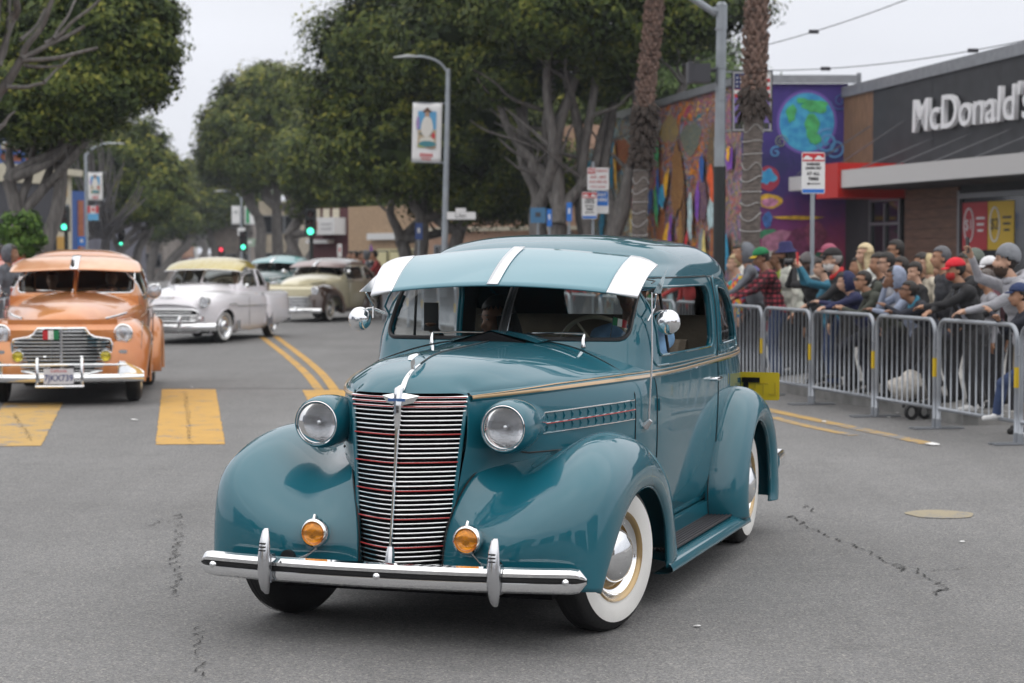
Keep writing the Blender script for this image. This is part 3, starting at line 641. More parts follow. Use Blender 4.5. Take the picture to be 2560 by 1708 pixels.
VIV = [mat('vivid_%d' % i, c, .75, noise=.25, nscale=7) for i, c in enumerate(((.70, .10, .02), (.80, .42, .02), (.03, .30, .50), (.05, .34, .12), (.62, .03, .05), (.45, .60, .62), (.20, .06, .40), (.75, .60, .20), (.02, .10, .35)))]
rv = random.Random(12)
for q in range(64):
    t_ = rv.uniform(.02, .98); z_ = rv.uniform(.5, 4.4); cool_ = t_ > .66; rz_ = rv.uniform(.12, .55); rt_ = rv.uniform(.10, .32); pts = []; d = np.array([dx, dy]) / math.hypot(dx, dy); base = np.array([dx * t_, dy * t_]) - n_ * (.060 + q * .0007); ph_ = rv.uniform(0, 6); tl = rv.uniform(-.5, .5)
    if t_ > .85: z_ = min(z_, 3.9)
    for a in np.linspace(0, 6.283, 25)[:-1]:
        k = 1 + .25 * math.sin(2 * a + ph_) + .14 * math.sin(5 * a + ph_); u_ = rt_ * k * math.cos(a); v_ = rz_ * k * math.sin(a); e2_ = base + d * (u_ + v_ * tl); pts.append((e2_[0], e2_[1], z_ + v_))
    o = MB(); o.add(pts, [tuple(range(24))]); o.build('painted_shape', [VIV[rv.choice((2, 5, 5, 7, 1, 2)) if cool_ else rv.randrange(9)]], mur, smooth=False)
# ------------------------------------------------------------------ left-hand and far buildings
def block(name, lab, A, B, depth, z1, m, cat='building'):
    """box with its street wall from A to B; returns the root, local x along the wall, -y towards the road or viewer"""
    a, an, L_ = frame_at(A, B); r = empty(name, (A[0], A[1], 0), an, lab, cat)
    o = MB(); o.box((L_ / 2, depth / 2, z1 / 2), (L_, depth, z1)); o.build('wall', [m], r, smooth=False); r['L'] = L_
    return r, L_
def add_box(nm, par, c, d, m): o = MB(); o.box(c, d); return o.build(nm, [m], par, smooth=False)
def window(par, x_, z_, w_, h_, y=-.02, fr=None):
    f = add_box('window', par, (x_, y, z_), (w_, .06, h_), fr or ALU); add_box('pane', f, (x_, y - .035, z_), (w_ - .12, .02, h_ - .12), DGL); return f
BLUEW = mat('blue_trim', (.03, .09, .30), .6); ORW = mat('orange_brick', (.36, .12, .06), .8, noise=.2, nscale=8); CREAM = mat('cream_stucco', (.50, .46, .36), .8, noise=.08); DGR = mat('dark_grey_front', (.05, .05, .06), .7); OCH = mat('ochre_panel', (.50, .28, .05), .7)
r1, L_ = block('corner_shop', 'dark grey shop with cream band and blue and orange parapet behind the left trees', (px(-60, 66), 66), (px(126, 70), 70), 10, 4.75, DGR)
add_box('cream_band', r1, (L_ / 2, -.06, 4.50), (L_ + .1, .12, .62), CREAM); pr = add_box('parapet', r1, (L_ * .42, .6, 5.15), (L_ * .80, .8, .7), ORW)
for z_ in (4.86, 5.22, 5.62): add_box('blue_rail', pr, (L_ * .42, .15, z_), (L_ * .82, .12, .12), BLUEW)
for k in range(6): add_box('blue_post', pr, (L_ * (.04 + .155 * k), .14, 5.2), (.1, .12, .8), BLUEW); add_box('cream_panel', pr, (L_ * (.11 + .155 * k), .19, 5.42), (.26, .02, .2), CREAM)
for k in range(4): window(r1, L_ * (.15 + .23 * k), 1.6, .6, 1.7)
r2, L_ = block('bay_house', 'cream and ochre house front with a flat cornice on the left', (px(117, 78), 78), (px(167, 80), 80), 8, 5.0, CREAM)
add_box('cornice', r2, (L_ / 2, -.15, 5.0), (L_ + .4, .5, .25), CREAM)
for z_ in (4.3, 2.2): add_box('ochre_panel', r2, (L_ * .5, -.02, z_), (L_ * .5, .06, .5), OCH)
for z_ in (3.3,): window(r2, L_ * .3, z_, .35, .9); window(r2, L_ * .75, z_, .35, .9)
add_box('blue_base', r2, (L_ / 2, -.03, .8), (L_, .08, 1.6), BLUEW)
r3, L_ = block('blue_house', 'narrow blue and orange painted house front on the left', (px(168, 86), 86), (px(198, 87), 87), 8, 4.5, BLUEW)
add_box('orange_panel', r3, (L_ * .6, -.02, 2.9), (L_ * .4, .06, 2.4), ORW)
TANB = mat('tan_stucco', (.36, .25, .16), .85, noise=.12); PINKB = mat('pink_tan_stucco', (.38, .24, .17), .85, noise=.12); MAR = mat('maroon_front', (.07, .015, .02), .6); AWN = mat('awning_white', (.62, .62, .62), .6); PALEY = mat('pale_yellow_poster', (.6, .55, .32), .6)
r4, L_ = block('maroon_shop', 'maroon shop front under a white boxed awning sign', (px(712, 74), 74), (px(800, 73), 73), 10, 3.45, MAR, 'shop')
aw = add_box('awning', r4, (L_ * .62, -.35, 2.78), (1.15, .7, .62), AWN)
add_box('awning_lower', r4, (L_ * .35, -.2, 2.22), (1.0, .4, .14), AWN); add_box('awning_logo', aw, (L_ * .62 - .36, -.72, 2.78), (.30, .04, .34), mat('logo_orange', (.50, .14, .04), .6))
for q in range(2): add_box('awning_line', aw, (L_ * .62 + .22, -.71, 2.86 - .17 * q), (.5, .02, .07), mat('faint_grey', (.45, .45, .46), .7))
for k in range(3): add_box('shutter', r4, (L_ * (.2 + .25 * k), -.03, 3.25), (.3, .05, .36), CREAM)
add_box('orange_post', r4, (L_ * .55, -.05, .9), (.10, .06, 1.3), mat('orange_paint', (.5, .14, .03), .6))
r5, L_ = block('tan_shop', 'tan shop with pale yellow window posters behind the street trees', (px(800, 70), 70), (px(985, 66), 66), 10, 3.4, TANB, 'shop')
for k, x_ in enumerate((.46, .62, .78)): window(r5, L_ * x_, 1.55, .75, .75, fr=PALEY); add_box('window_poster', r5, (L_ * x_, -.09, 1.55), (.55, .02, .55), PALEY)
add_box('white_fascia', r5, (L_ * .6, -.1, 2.35), (L_ * .6, .2, .22), AWN)
r6, L_ = block('pink_building', 'pink tan two storey building seen between the tree trunks', (px(985, 62), 62), (px(1350, 58), 58), 10, 5.5, PINKB)
for k in range(9): window(r6, L_ * (.06 + .11 * k), 1.75, .28, .55); window(r6, L_ * (.06 + .11 * k), 3.6, .3, .8)
add_box('white_awning', r6, (L_ * .66, -.5, 1.55), (1.2, .9, .12), AWN); add_box('ledge', r6, (L_ / 2, -.08, 2.5), (L_, .16, .12), CREAM)
r7, L_ = block('pale_building', 'pale block closing the far end of the street', (px(335, 300), 300), (px(425, 300), 300), 12, 4.4, mat('pale_far_wall', (.5, .48, .44), .9, noise=.2, nscale=2))
for k in range(6): window(r7, L_ * (.1 + .16 * k), 3.2, .5, .8)
for (x_, y_, w_, h_, c) in ((640, 120, 5, 5, (.30, .26, .2)), (530, 150, 6, 6, (.2, .17, .15)), (330, 140, 5, 6, (.25, .22, .2)), (230, 110, 6, 5, (.12, .12, .15))):
    rr, L_ = block('far_building', ['tan block half hidden behind the right street trees', 'brown block far down the right side of the street', 'pale brown block far down the left side', 'slate building behind the left row of trees'][(640, 530, 330, 230).index(x_)], (px(x_ - 45, y_), y_), (px(x_ + 45, y_), y_), 8, h_, mat('far_wall_%d' % x_, c, .9, noise=.2, nscale=2))
    for k in range(3): window(rr, L_ * (.2 + .3 * k), 1.4, .9, 1.0); window(rr, L_ * (.2 + .3 * k), h_ - 1.4, .7, 1.1)

# ------------------------------------------------------------------ the street behind the viewer (it shows in the paintwork and chrome)
for k, (x_, y_, L2, dep, h_, c, lb) in enumerate(((-30, -14, 16, 14, 7.5, (.30, .26, .20), 'tan two storey block behind the viewer on the left'), (-13.5, -46, 12, 10, 6.5, (.10, .09, .09), 'dark gabled block behind the viewer'), (4, -52, 14, 10, 8, (.34, .30, .26), 'pale block behind the viewer on the right'), (19, -30, 12, 10, 6, (.22, .10, .07), 'brick shop behind the viewer on the right'), (-34, 6, 12, 10, 6, (.20, .22, .26), 'grey block across the side street on the left'), (22, -6, 10, 10, 7, (.26, .24, .22), 'plain block across the side street on the right'))):
    rb_ = empty('building', (x_, y_, 0), 0, lb, 'building'); m = mat('back_wall_%d' % k, c, .85, noise=.15)
    add_box('wall', rb_, (L2 / 2, -dep / 2, h_ / 2), (L2, dep, h_), m); add_box('cornice', rb_, (L2 / 2, .05, h_), (L2 + .4, .5, .3), CREAM)
    for q in range(4):
        for z_ in (1.8, h_ - 2): add_box('window', rb_, (L2 * (.14 + .24 * q), .02, z_), (1.4, .06, 1.4), DGL)
# ------------------------------------------------------------------ trees
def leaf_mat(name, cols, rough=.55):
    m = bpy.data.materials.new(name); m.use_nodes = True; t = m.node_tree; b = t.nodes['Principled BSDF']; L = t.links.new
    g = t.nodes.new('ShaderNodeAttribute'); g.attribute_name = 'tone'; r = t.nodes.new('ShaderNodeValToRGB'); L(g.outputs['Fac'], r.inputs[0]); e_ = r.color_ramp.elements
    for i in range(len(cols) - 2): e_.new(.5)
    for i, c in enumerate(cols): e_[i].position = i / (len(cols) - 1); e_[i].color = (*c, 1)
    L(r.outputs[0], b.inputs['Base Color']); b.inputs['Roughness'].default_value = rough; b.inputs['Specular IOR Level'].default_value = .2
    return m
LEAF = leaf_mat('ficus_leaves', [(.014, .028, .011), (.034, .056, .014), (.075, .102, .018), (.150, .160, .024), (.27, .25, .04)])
LEAFL = leaf_mat('light_leaves', [(.05, .09, .03), (.09, .14, .04), (.14, .19, .07)])
LEAFY = leaf_mat('young_leaves', [(.03, .08, .015), (.07, .14, .02), (.12, .20, .03)])
BARK = mat('ficus_bark', (.135, .125, .118), .85, noise=.3, nscale=5, bump=.4, bscale=14, stretch=(3, 3, .6))
def fol(center_blobs, n_leaf, size, seed, m, parent, clump=.42, per=70, name='crown', core=True):
    if core: n_leaf = int(n_leaf * 1.75); per = int(per * 1.9); size *= .74; clump *= 1.12
    r = np.random.RandomState(seed); B = np.array(center_blobs, float)
    vol = (B[:, 3] * B[:, 4] + B[:, 4] * B[:, 5] + B[:, 3] * B[:, 5]); pb = vol / vol.sum()
    nc = max(8, n_leaf // per); which = r.choice(len(B), nc * 3, p=pb)
    d = r.normal(size=(nc * 3, 3)); d /= np.linalg.norm(d, axis=1)[:, None]
    ph = r.uniform(0, 6, (4, 3)); wob = sum(np.sin(d * (2.2 + 1.7 * k) + ph[k]).sum(1) for k in range(4)) * .055
    rad = (.74 + .30 * r.rand(nc * 3)) * (1 + wob)
    rad = np.where(r.rand(nc * 3) < .07, rad * 1.13, rad)
    C = B[which, :3] + d * rad[:, None] * B[which, 3:6]
    # drop clumps buried inside another blob
    keep = np.ones(len(C), bool)
    for b in B: q = (((C - b[:3]) / b[3:6]) ** 2).sum(1); keep &= q > .45
    C, d, which = C[keep][:nc], d[keep][:nc], which[keep][:nc]; nc = len(C); tc_ = r.rand(nc)
    n = nc * per; ci = np.repeat(np.arange(nc), per); csz = r.uniform(.55, 1.35, nc)[ci] * clump
    off = r.normal(size=(n, 3)); off /= np.linalg.norm(off, axis=1)[:, None]; off *= (r.rand(n) ** .5)[:, None]
    P = C[ci] + off * csz[:, None] * np.array([1, 1, .8])
    nn = off * .8 + d[ci] * 1.0 + r.normal(size=(n, 3)) * .42 + np.array([0, 0, .35]); nn /= np.linalg.norm(nn, axis=1)[:, None]
    t1 = np.cross(nn, r.normal(size=(n, 3))); t1 /= np.linalg.norm(t1, axis=1)[:, None]; t2 = np.cross(nn, t1)
    s_ = (size * r.uniform(.6, 1.3, n))[:, None]
    V = np.stack([P - t1 * s_, P - t2 * s_ * .45 + nn * s_ * .12, P + t1 * s_, P + t2 * s_ * .45 + nn * s_ * .12], 1).reshape(-1, 3)
    F = np.arange(n * 4).reshape(-1, 4)
    tone = np.clip(.30 * tc_[ci] + .20 * r.rand(n) ** 2 * 2 + .42 * np.clip((off * (d[ci] * .7 + np.array([0, 0, .6]))).sum(1), -.2, 1), 0, 1)  # lighter outward and upward: new growth plus clump shading put into the colour
    if core:
        ico = bmesh.new(); bmesh.ops.create_icosphere(ico, subdivisions=3, radius=1.0); iv = np.array([v.co[:] for v in ico.verts]); fi = np.array([[v.index for v in f.verts] for f in ico.faces]); ico.free()
        VV = [V]; FF = [F]; k0 = len(V)
        for b in B:
            w_ = 1 + .10 * np.sin(iv * 5 + b[:3]).sum(1)[:, None] + .04 * np.sin(iv * 13 + b[:3]).sum(1)[:, None]; pv = b[:3] + iv * w_ * b[3:6] * .70
            # each facet of the inner mass is a loose leaf plate of its own
            tri = pv[fi].reshape(-1, 3); cc = tri.reshape(-1, 3, 3).mean(1, keepdims=True); tri = (tri.reshape(-1, 3, 3) - cc) * 1.25 + cc + r.normal(size=(len(fi), 1, 3)) * .05
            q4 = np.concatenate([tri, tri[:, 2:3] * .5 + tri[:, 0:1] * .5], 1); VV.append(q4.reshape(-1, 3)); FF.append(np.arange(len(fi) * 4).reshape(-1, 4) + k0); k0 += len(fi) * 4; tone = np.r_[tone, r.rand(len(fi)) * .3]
        V = np.concatenate(VV); F = np.concatenate(FF)
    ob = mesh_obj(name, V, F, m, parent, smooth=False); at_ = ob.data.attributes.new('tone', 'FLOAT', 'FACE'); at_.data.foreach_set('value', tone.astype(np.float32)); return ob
def limb(mb, p0, p1, r0, r1, seed, bend=.12, up=.25):
    r = random.Random(seed); p0 = np.array(p0, float); p1 = np.array(p1, float); L_ = np.linalg.norm(p1 - p0); pts = []
    for k in range(5):
        t = k / 4; q = p0 + (p1 - p0) * t; q[2] += up * math.sin(math.pi * t) * L_ * -.15; q[:2] += np.array([r.uniform(-1, 1), r.uniform(-1, 1)]) * bend * L_ * math.sin(math.pi * t) * .5; pts.append(q)
    c = curve(pts, 12); mb.tube(c, [r0 + (r1 - r0) * (k / 11) ** .8 for k in range(12)], 8); return c
def tree(label, x, y, trunks, blobs, n_leaf, size, seed, m=None, group=None, bark=None, clump=.42, r0=.2, twigs=4, per=70, base=None):
    """trunks: list of (base offset xy, fork height, lean xy); crown blobs relative to the base"""
    rt = empty('ficus_tree', (x, y, .12), 0, label, 'tree', group); r = random.Random(seed); m = m or LEAF
    for k, (bo, fh, ln) in enumerate(trunks):
        o = MB(); p0 = np.array([bo[0], bo[1], -.15]); p1 = np.array([bo[0] + ln[0], bo[1] + ln[1], fh])
        limb(o, p0, p1, r0 * 1.25, r0 * .85, seed + k, .10, 0)
        tg = [b for b in blobs]; tg.sort(key=lambda b: (b[0] - p1[0]) ** 2 + (b[1] - p1[1]) ** 2)
        tr = o.build('trunk', [bark or BARK], rt, ang=None)
        for j in range(3):
            o = MB(); b = tg[(j * 2) % len(tg)] if j else tg[0]; p2 = np.array(b[:3]) + np.array([r.uniform(-.4, .4) * b[3], r.uniform(-.4, .4) * b[4], -b[5] * r.uniform(.3, .6)])
            c = limb(o, p1, p2, r0 * .75, r0 * .34, seed * 7 + k * 5 + j, .14, .6)
            for q in range(twigs):
                s_ = c[r.randint(4, 11)]; e_ = s_ + np.array([r.uniform(-1, 1) * b[3] * .8, r.uniform(-1, 1) * b[4] * .8, r.uniform(.5, 1.3) * b[5] * .8]); limb(o, s_, e_, r0 * .26, r0 * .07, seed + q * 13 + j, .12, .3)
            o.build('limb', [bark or BARK], rt, ang=None)
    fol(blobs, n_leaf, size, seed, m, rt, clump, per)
    return rt
def B(x0, y, w_, h_, Y, X0, Y0, d=None):
    """blob from picture position: centre px (x0,y), half sizes px, at distance Y"""
    k = Y / 4569; return (px(x0, Y) - X0, Y - Y0, pz(y, Y) - .12, w_ * k, (d or w_ * 1.0 * k), h_ * k)
GR = 'ficus street trees along the right pavement'; GL = 'ficus street trees along the left pavement'
# R1 the nearest on the right
Y = 47.2; X = px(1290, Y)
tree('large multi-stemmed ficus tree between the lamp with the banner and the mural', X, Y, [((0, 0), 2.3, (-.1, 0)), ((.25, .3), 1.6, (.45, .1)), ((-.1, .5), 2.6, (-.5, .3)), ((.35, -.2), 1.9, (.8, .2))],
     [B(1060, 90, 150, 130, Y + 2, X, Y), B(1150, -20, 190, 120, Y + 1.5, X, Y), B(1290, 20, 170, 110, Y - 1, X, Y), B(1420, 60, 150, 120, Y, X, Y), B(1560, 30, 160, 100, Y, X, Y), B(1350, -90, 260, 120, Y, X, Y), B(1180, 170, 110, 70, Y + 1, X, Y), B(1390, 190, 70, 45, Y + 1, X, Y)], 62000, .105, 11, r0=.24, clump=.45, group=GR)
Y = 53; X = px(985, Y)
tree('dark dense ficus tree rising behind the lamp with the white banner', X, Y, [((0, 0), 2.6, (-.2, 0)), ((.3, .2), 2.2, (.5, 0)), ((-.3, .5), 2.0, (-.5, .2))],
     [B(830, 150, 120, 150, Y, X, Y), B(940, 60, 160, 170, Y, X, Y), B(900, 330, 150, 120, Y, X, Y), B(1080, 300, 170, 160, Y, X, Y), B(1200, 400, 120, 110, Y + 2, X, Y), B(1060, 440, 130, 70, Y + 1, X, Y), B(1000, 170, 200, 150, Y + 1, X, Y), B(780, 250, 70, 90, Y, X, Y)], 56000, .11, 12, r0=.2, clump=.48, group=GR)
Y = 66; X = px(1180, Y)
tree('dark ficus tree far back between the trunks before the pink building', X, Y, [((0, 0), 2.2, (.4, 0)), ((-.5, 0), 2.2, (-1.0, 0))], [B(1180, 330, 190, 150, Y, X, Y), B(1330, 300, 120, 170, Y, X, Y), B(1090, 440, 160, 60, Y, X, Y), B(1350, 440, 60, 90, Y, X, Y)], 22000, .15, 17, r0=.2, clump=.6, group=GR)
Y = 78; X = px(790, Y)
tree('mid-distance ficus tree above the boxed awning sign', X, Y, [((-.8, 0), 2.4, (-1.4, 0)), ((.9, 0), 2.0, (.3, 0)), ((1.3, .3), 2.0, (.6, 0))], [B(730, 360, 90, 80, Y, X, Y), B(790, 330, 90, 100, Y, X, Y), B(860, 430, 90, 60, Y, X, Y), B(720, 430, 60, 50, Y, X, Y), B(740, 300, 60, 60, Y, X, Y), B(830, 475, 80, 28, Y, X, Y), B(910, 480, 60, 30, Y, X, Y)], 26000, .16, 13, r0=.22, clump=.55, group=GR)
Y = 100; X = px(625, Y)
tree('tall rounded olive green ficus tree at the middle of the right row', X, Y, [((-.3, 0), 3.6, (-.4, 0)), ((.3, .3), 3.4, (.9, 0)), ((.9, 0), 3.2, (2.2, 0)), ((0, .5), 4, (.2, 0))],
     [B(545, 300, 78, 100, Y, X, Y), B(620, 235, 90, 75, Y, X, Y), B(700, 260, 90, 90, Y, X, Y), B(590, 340, 100, 80, Y, X, Y), B(670, 320, 90, 90, Y, X, Y), B(510, 340, 45, 65, Y, X, Y)], 46000, .19, 14, r0=.28, clump=.62, twigs=6, group=GR)
Y = 150; X = px(500, Y)
tree('dark ficus tree far down the right side of the street', X, Y, [((0, 0), 3.4, (-.6, 0)), ((1, 0), 3.4, (1.5, 0))], [B(455, 415, 42, 50, Y, X, Y), B(500, 440, 60, 55, Y, X, Y), B(560, 450, 60, 50, Y, X, Y), B(480, 480, 60, 40, Y, X, Y)], 15000, .26, 15, r0=.3, clump=.9, group=GR)
# left row
Y = 38; X = px(75, Y)
tree('big dark ficus tree overhanging the left edge with forked pale limbs', X, Y, [((0, 0), 3.0, (-.45, 0)), ((.1, .2), 3.3, (.42, 0)), ((-.1, -.2), 2.4, (-.1, .3))],
     [B(60, 240, 140, 75, Y, X, Y), B(200, 200, 130, 90, Y, X, Y), B(310, 110, 90, 110, Y, X, Y), B(220, 60, 150, 130, Y, X, Y), B(80, 80, 150, 140, Y + 1, X, Y), B(330, 20, 75, 100, Y, X, Y), B(340, 170, 55, 55, Y, X, Y)], 56000, .085, 21, r0=.145, clump=.36, group=GL, twigs=1)
Y = 27; X = px(-90, Y)
rt = tree('nearest left ficus tree with bare pale branches sweeping in at the top corner', X, Y, [((0, 0), 2.2, (.2, 0))], [B(-160, -60, 150, 150, Y, X, Y), B(-40, -170, 160, 90, Y, X, Y)], 14000, .07, 22, r0=.20, clump=.3, group=GL)
o = MB(); k = 0
for (a, b, c_, d_, r_) in ((-30, 245, 60, 130, .085), (60, 130, 130, -10, .05), (-30, 200, 40, 40, .07), (40, 40, 60, -40, .06), (60, 135, 200, 60, .04), (110, 100, 250, -20, .03), (60, 140, 230, 110, .035), (0, 150, 30, -20, .05), (130, 90, 200, -30, .025), (20, 200, 110, 190, .035), (110, 190, 170, 120, .022), (50, 90, 110, 20, .03), (-20, 130, 0, -20, .06), (60, 150, 150, 150, .025)):
    k += 1; Yk = 27 + rng.uniform(-.6, .8); limb(o, (px(a, 27) - X, rng.uniform(-.1, .1), pz(b, 27) - .12), (px(c_, Yk) - X, Yk - 27, pz(d_, Yk) - .12), r_, r_ * .6, 40 + k, .12, .3)
o.build('limb', [BARK], rt, ang=None)
Y = 92; X = px(250, Y)
fan = tree('clipped ficus tree behind the left lamp with a fan of pale stems', X, Y, [((-.6, 0), 2.4, (-1.0, -.3)), ((0, 0), 1.8, (.6, -.3)), ((.3, .3), 2.6, (1.5, 0)), ((-.2, .2), 2.8, (.1, -.6))],
     [B(170, 340, 60, 60, Y + 2.5, X, Y), B(240, 335, 75, 60, Y + 2.5, X, Y), B(320, 370, 75, 75, Y + 1, X, Y), B(370, 430, 45, 75, Y, X, Y), B(340, 460, 60, 60, Y, X, Y), B(150, 400, 50, 60, Y + 2, X, Y), B(260, 400, 90, 50, Y + 3, X, Y)], 40000, .17, 23, r0=.22, clump=.52, twigs=5, group=GL)
o = MB()
for k in range(26):
    a = rng.uniform(0, 1); x0 = 235 + rng.uniform(-15, 25); x1 = 195 + a * 175; limb(o, (px(x0, Y) - X, -.8, pz(555 - rng.uniform(0, 30), Y) - .12), (px(x1, Y) - X, -3.2 + rng.uniform(-.3, .3) - 0, pz(320 + abs(a - .35) * 190 + rng.uniform(-10, 30), Y) - .12), .10, .035, 80 + k, .10, .5)
o.build('limb', [BARK], fan, ang=None)
Y = 135; X = px(340, Y)
tree('distant dark ficus tree near the vanishing point on the left', X, Y, [((0, 0), 3.0, (.8, 0)), ((-.6, 0), 2.6, (-1.5, 0)), ((.6, 0), 3, (2.5, 0))], [B(360, 500, 60, 40, Y, X, Y), B(300, 470, 70, 50, Y, X, Y), B(400, 470, 40, 45, Y, X, Y), B(420, 500, 30, 30, Y, X, Y)], 16000, .24, 24, r0=.3, clump=.8, group=GL)
Y = 210
for k, (x_, y_, w_, h_) in enumerate(((430, 480, 45, 60), (350, 520, 40, 30), (470, 530, 40, 25))):
    X = px(x_, Y + k * 15); YY = Y + k * 15
    tree(['hazy grey green tree closing the gap at the vanishing point', 'low hazy tree far off left of the vanishing point', 'low hazy tree far off right of the vanishing point'][k], X, YY, [((0, 0), 2.6, (0, 0)), ((1, 0), 2.6, (1, 0))], [B(x_, y_, w_, h_, YY, X, YY), B(x_ - w_ * .6, y_ + h_ * .4, w_ * .6, h_ * .5, YY, X, YY), B(x_ + w_ * .6, y_ + h_ * .3, w_ * .6, h_ * .6, YY, X, YY)], 7000, .36, 50 + k, r0=.35, clump=1.1)
# light leafy tree behind the mural building, young tree at the left edge
Y = 62; X = px(1560, Y)
lt = tree('pale green airy tree behind the mural building', X, Y, [((0, 0), 3.5, (0, 0)), ((.4, 0), 3.5, (1, 0))], [B(1490, 190, 110, 110, Y, X, Y), B(1620, 200, 100, 80, Y, X, Y), B(1560, 120, 110, 80, Y, X, Y), B(1680, 250, 60, 50, Y, X, Y)], 9000, .13, 60, m=LEAFL, clump=.9, per=40)
lt.children[-1]
Y = 34; X = px(48, Y)
yt = empty('young_tree', (X, Y, .12), 0, 'small bright green young tree with two wooden stakes at the left edge', 'tree')
o = MB(); limb(o, (0, 0, -.1), (.03, 0, 1.9), .03, .015, 5); o.build('trunk', [BARK], yt)
fol([(-.14, 0, 2.0, .24, .22, .26), (.12, 0, 2.1, .22, .22, .24), (.02, 0, 1.75, .26, .22, .22), (.28, 0, 1.9, .16, .2, .18)], 3600, .045, 6, LEAFY, yt, .10, 30, core=False)
for x_ in (-.14, .10): o = MB(); o.tube([(x_, -.1, -.1), (x_ + .01, -.1, 1.75)], .025, 8); o.build('stake', [mat('stake_wood', (.28, .16, .07), .8)], yt)
# ------------------------------------------------------------------ palms
PB = mat('palm_trunk', (.12, .10, .09), .9, noise=.3, nscale=9, bump=.5, bscale=18, stretch=(1, 1, 4)); BOOT = mat('palm_boots', (.15, .095, .075), .85, noise=.45, nscale=14); BOOTD = mat('palm_boots_dark', (.05, .038, .032), .9, noise=.3); FROND = leaf_mat('palm_fronds', [(.03, .07, .02), (.06, .10, .03)])
def palm(label, path, r0, r1, z_boot, skirt, seed):
    base = path[0]; rt = empty('palm_tree', (base[0], base[1], .12), 0, label, 'palm tree', 'palm trees by the mural'); r = random.Random(seed)
    c = curve([np.array(p) - np.array((base[0], base[1], .12)) for p in path], 60); o = MB(); k = len(c)
    rad = lambda z: (r0 + (r1 - r0) * min(1, z / 6)) * (1.22 if z < .35 else 1)
    o.tube(c, [rad(q[2]) * (1 + .035 * math.sin(i * 2.1)) for i, q in enumerate(c)], 20); o.build('trunk', [PB], rt, ang=None)
    # rings of string lights on the lower trunk
    o = MB()
    for q in range(9):
        z = 1.9 + q * .17; i = int(np.argmin(abs(c[:, 2] - z))); o.tube([(c[i][0] + (rad(z) + .008) * math.cos(a), c[i][1] + (rad(z) + .008) * math.sin(a), z + (.03 + .03 * math.sin(q * 1.7)) * math.sin((1 + q % 3) * a + q * 2.3)) for a in np.linspace(0, 6.28, 25)[:-1]], .007, 4, closed=True)
    o.build('light_string', [mat('pale_wire', (.36, .35, .34), .6)], rt)
    def boots(z0, z1, step, L_, m, flare, nm):
        V = []; F = []; z = z0
        while z < z1:
            i = int(np.argmin(abs(c[:, 2] - z))); n_ = 11; ro = rad(z)
            for j in range(n_):
                a = 2 * math.pi * (j + .5 * (int(z / step) % 2)) / n_ + r.uniform(-.15, .15); d = np.array([math.cos(a), math.sin(a), 0]); t = np.array([-math.sin(a), math.cos(a), 0]); b0 = c[i] * [1, 1, 0] + np.array([0, 0, z])
                L2 = L_ * r.uniform(.6, 1.4); fl = flare * r.uniform(.5, 1.5); w_ = .055; q = len(V)
                V += [b0 + d * ro * .96 - t * w_, b0 + d * ro * .96 + t * w_, b0 + d * (ro + fl) + t * w_ * .5 + (0, 0, L2), b0 + d * (ro + fl) - t * w_ * .5 + (0, 0, L2), b0 + d * (ro + fl + .012) + (0, 0, L2 * .6)]
                F += [(q, q + 1, q + 4), (q + 1, q + 2, q + 4), (q + 2, q + 3, q + 4), (q + 3, q, q + 4)]
            z += step
        tag(mesh_obj(nm, V, F, m, rt, smooth=False), kind='stuff')
    boots(z_boot, 9.5, .075, .11, BOOT, .045, 'leaf_bases')
    boots(skirt[0], skirt[1], .06, -.16, BOOTD, .09, 'dead_skirt')
    top = c[-1]; V = []; F = []
    for q in range(22):
        a = q * 2.4; el = r.uniform(-.3, 1.1); pts = []
        for k_ in range(9):
            t = k_ / 8; pts.append(top + np.array([math.cos(a) * t * 1.7 * math.cos(el * (1 - t)), math.sin(a) * t * 1.7 * math.cos(el * (1 - t)), math.sin(el) * 1.5 * t - 1.5 * t * t]))
        for k_ in range(8):
            for s in (-1, 1):
                d = pts[k_ + 1] - pts[k_]; sd_ = np.array([-math.sin(a), math.cos(a), -.4]) * s * .45 * math.sin(math.pi * (k_ + 1) / 9); n0 = len(V); V += [pts[k_], pts[k_ + 1], pts[k_ + 1] + sd_ * .9 + d * .5, pts[k_] + sd_ + d * .5]; F.append((n0, n0 + 1, n0 + 2, n0 + 3))
    mesh_obj('frond_crown', V, F, FROND, rt, smooth=False)
Yp = 27.0; palm('thick palm trunk with twisted leaf bases just right of the grey pole', [(px(1721, Yp), Yp, 0), (px(1721, Yp), Yp, 2), (px(1727, Yp), Yp, 3.5), (px(1735, Yp), Yp, 5.4), (px(1745, Yp), Yp, 8), (px(1750, Yp), Yp, 10)], .142, .120, 3.75, (3.55, 3.9), 3)
Yp = 32.0; palm('leaning palm trunk with a dark shaggy skirt in front of the mural', [(px(1466, Yp), Yp, 0), (px(1467, Yp), Yp, 2), (px(1474, Yp), Yp, 3.5), (px(1492, Yp), Yp, 5), (px(1515, Yp), Yp, 7), (px(1530, Yp), Yp, 9.5)], .138, .105, 3.9, (3.1, 4.05), 4)

for k, (x_, y_) in enumerate(((-17, -30), (-9, -62), (13, -44), (-26, -8))):
    tree(['ficus tree behind the viewer on the left pavement', 'ficus tree far behind the viewer', 'ficus tree behind the viewer on the right', 'ficus tree across the side street behind the viewer'][k], x_, y_, [((0, 0), 2.4, (.3, 0))], [(-1, 0, 5, 2.4, 2.4, 2.0), (1.2, .4, 5.6, 2.4, 2.2, 2.0), (0, 1, 6.8, 2.2, 2.2, 1.6)], 6000, .2, 90 + k, clump=.6)
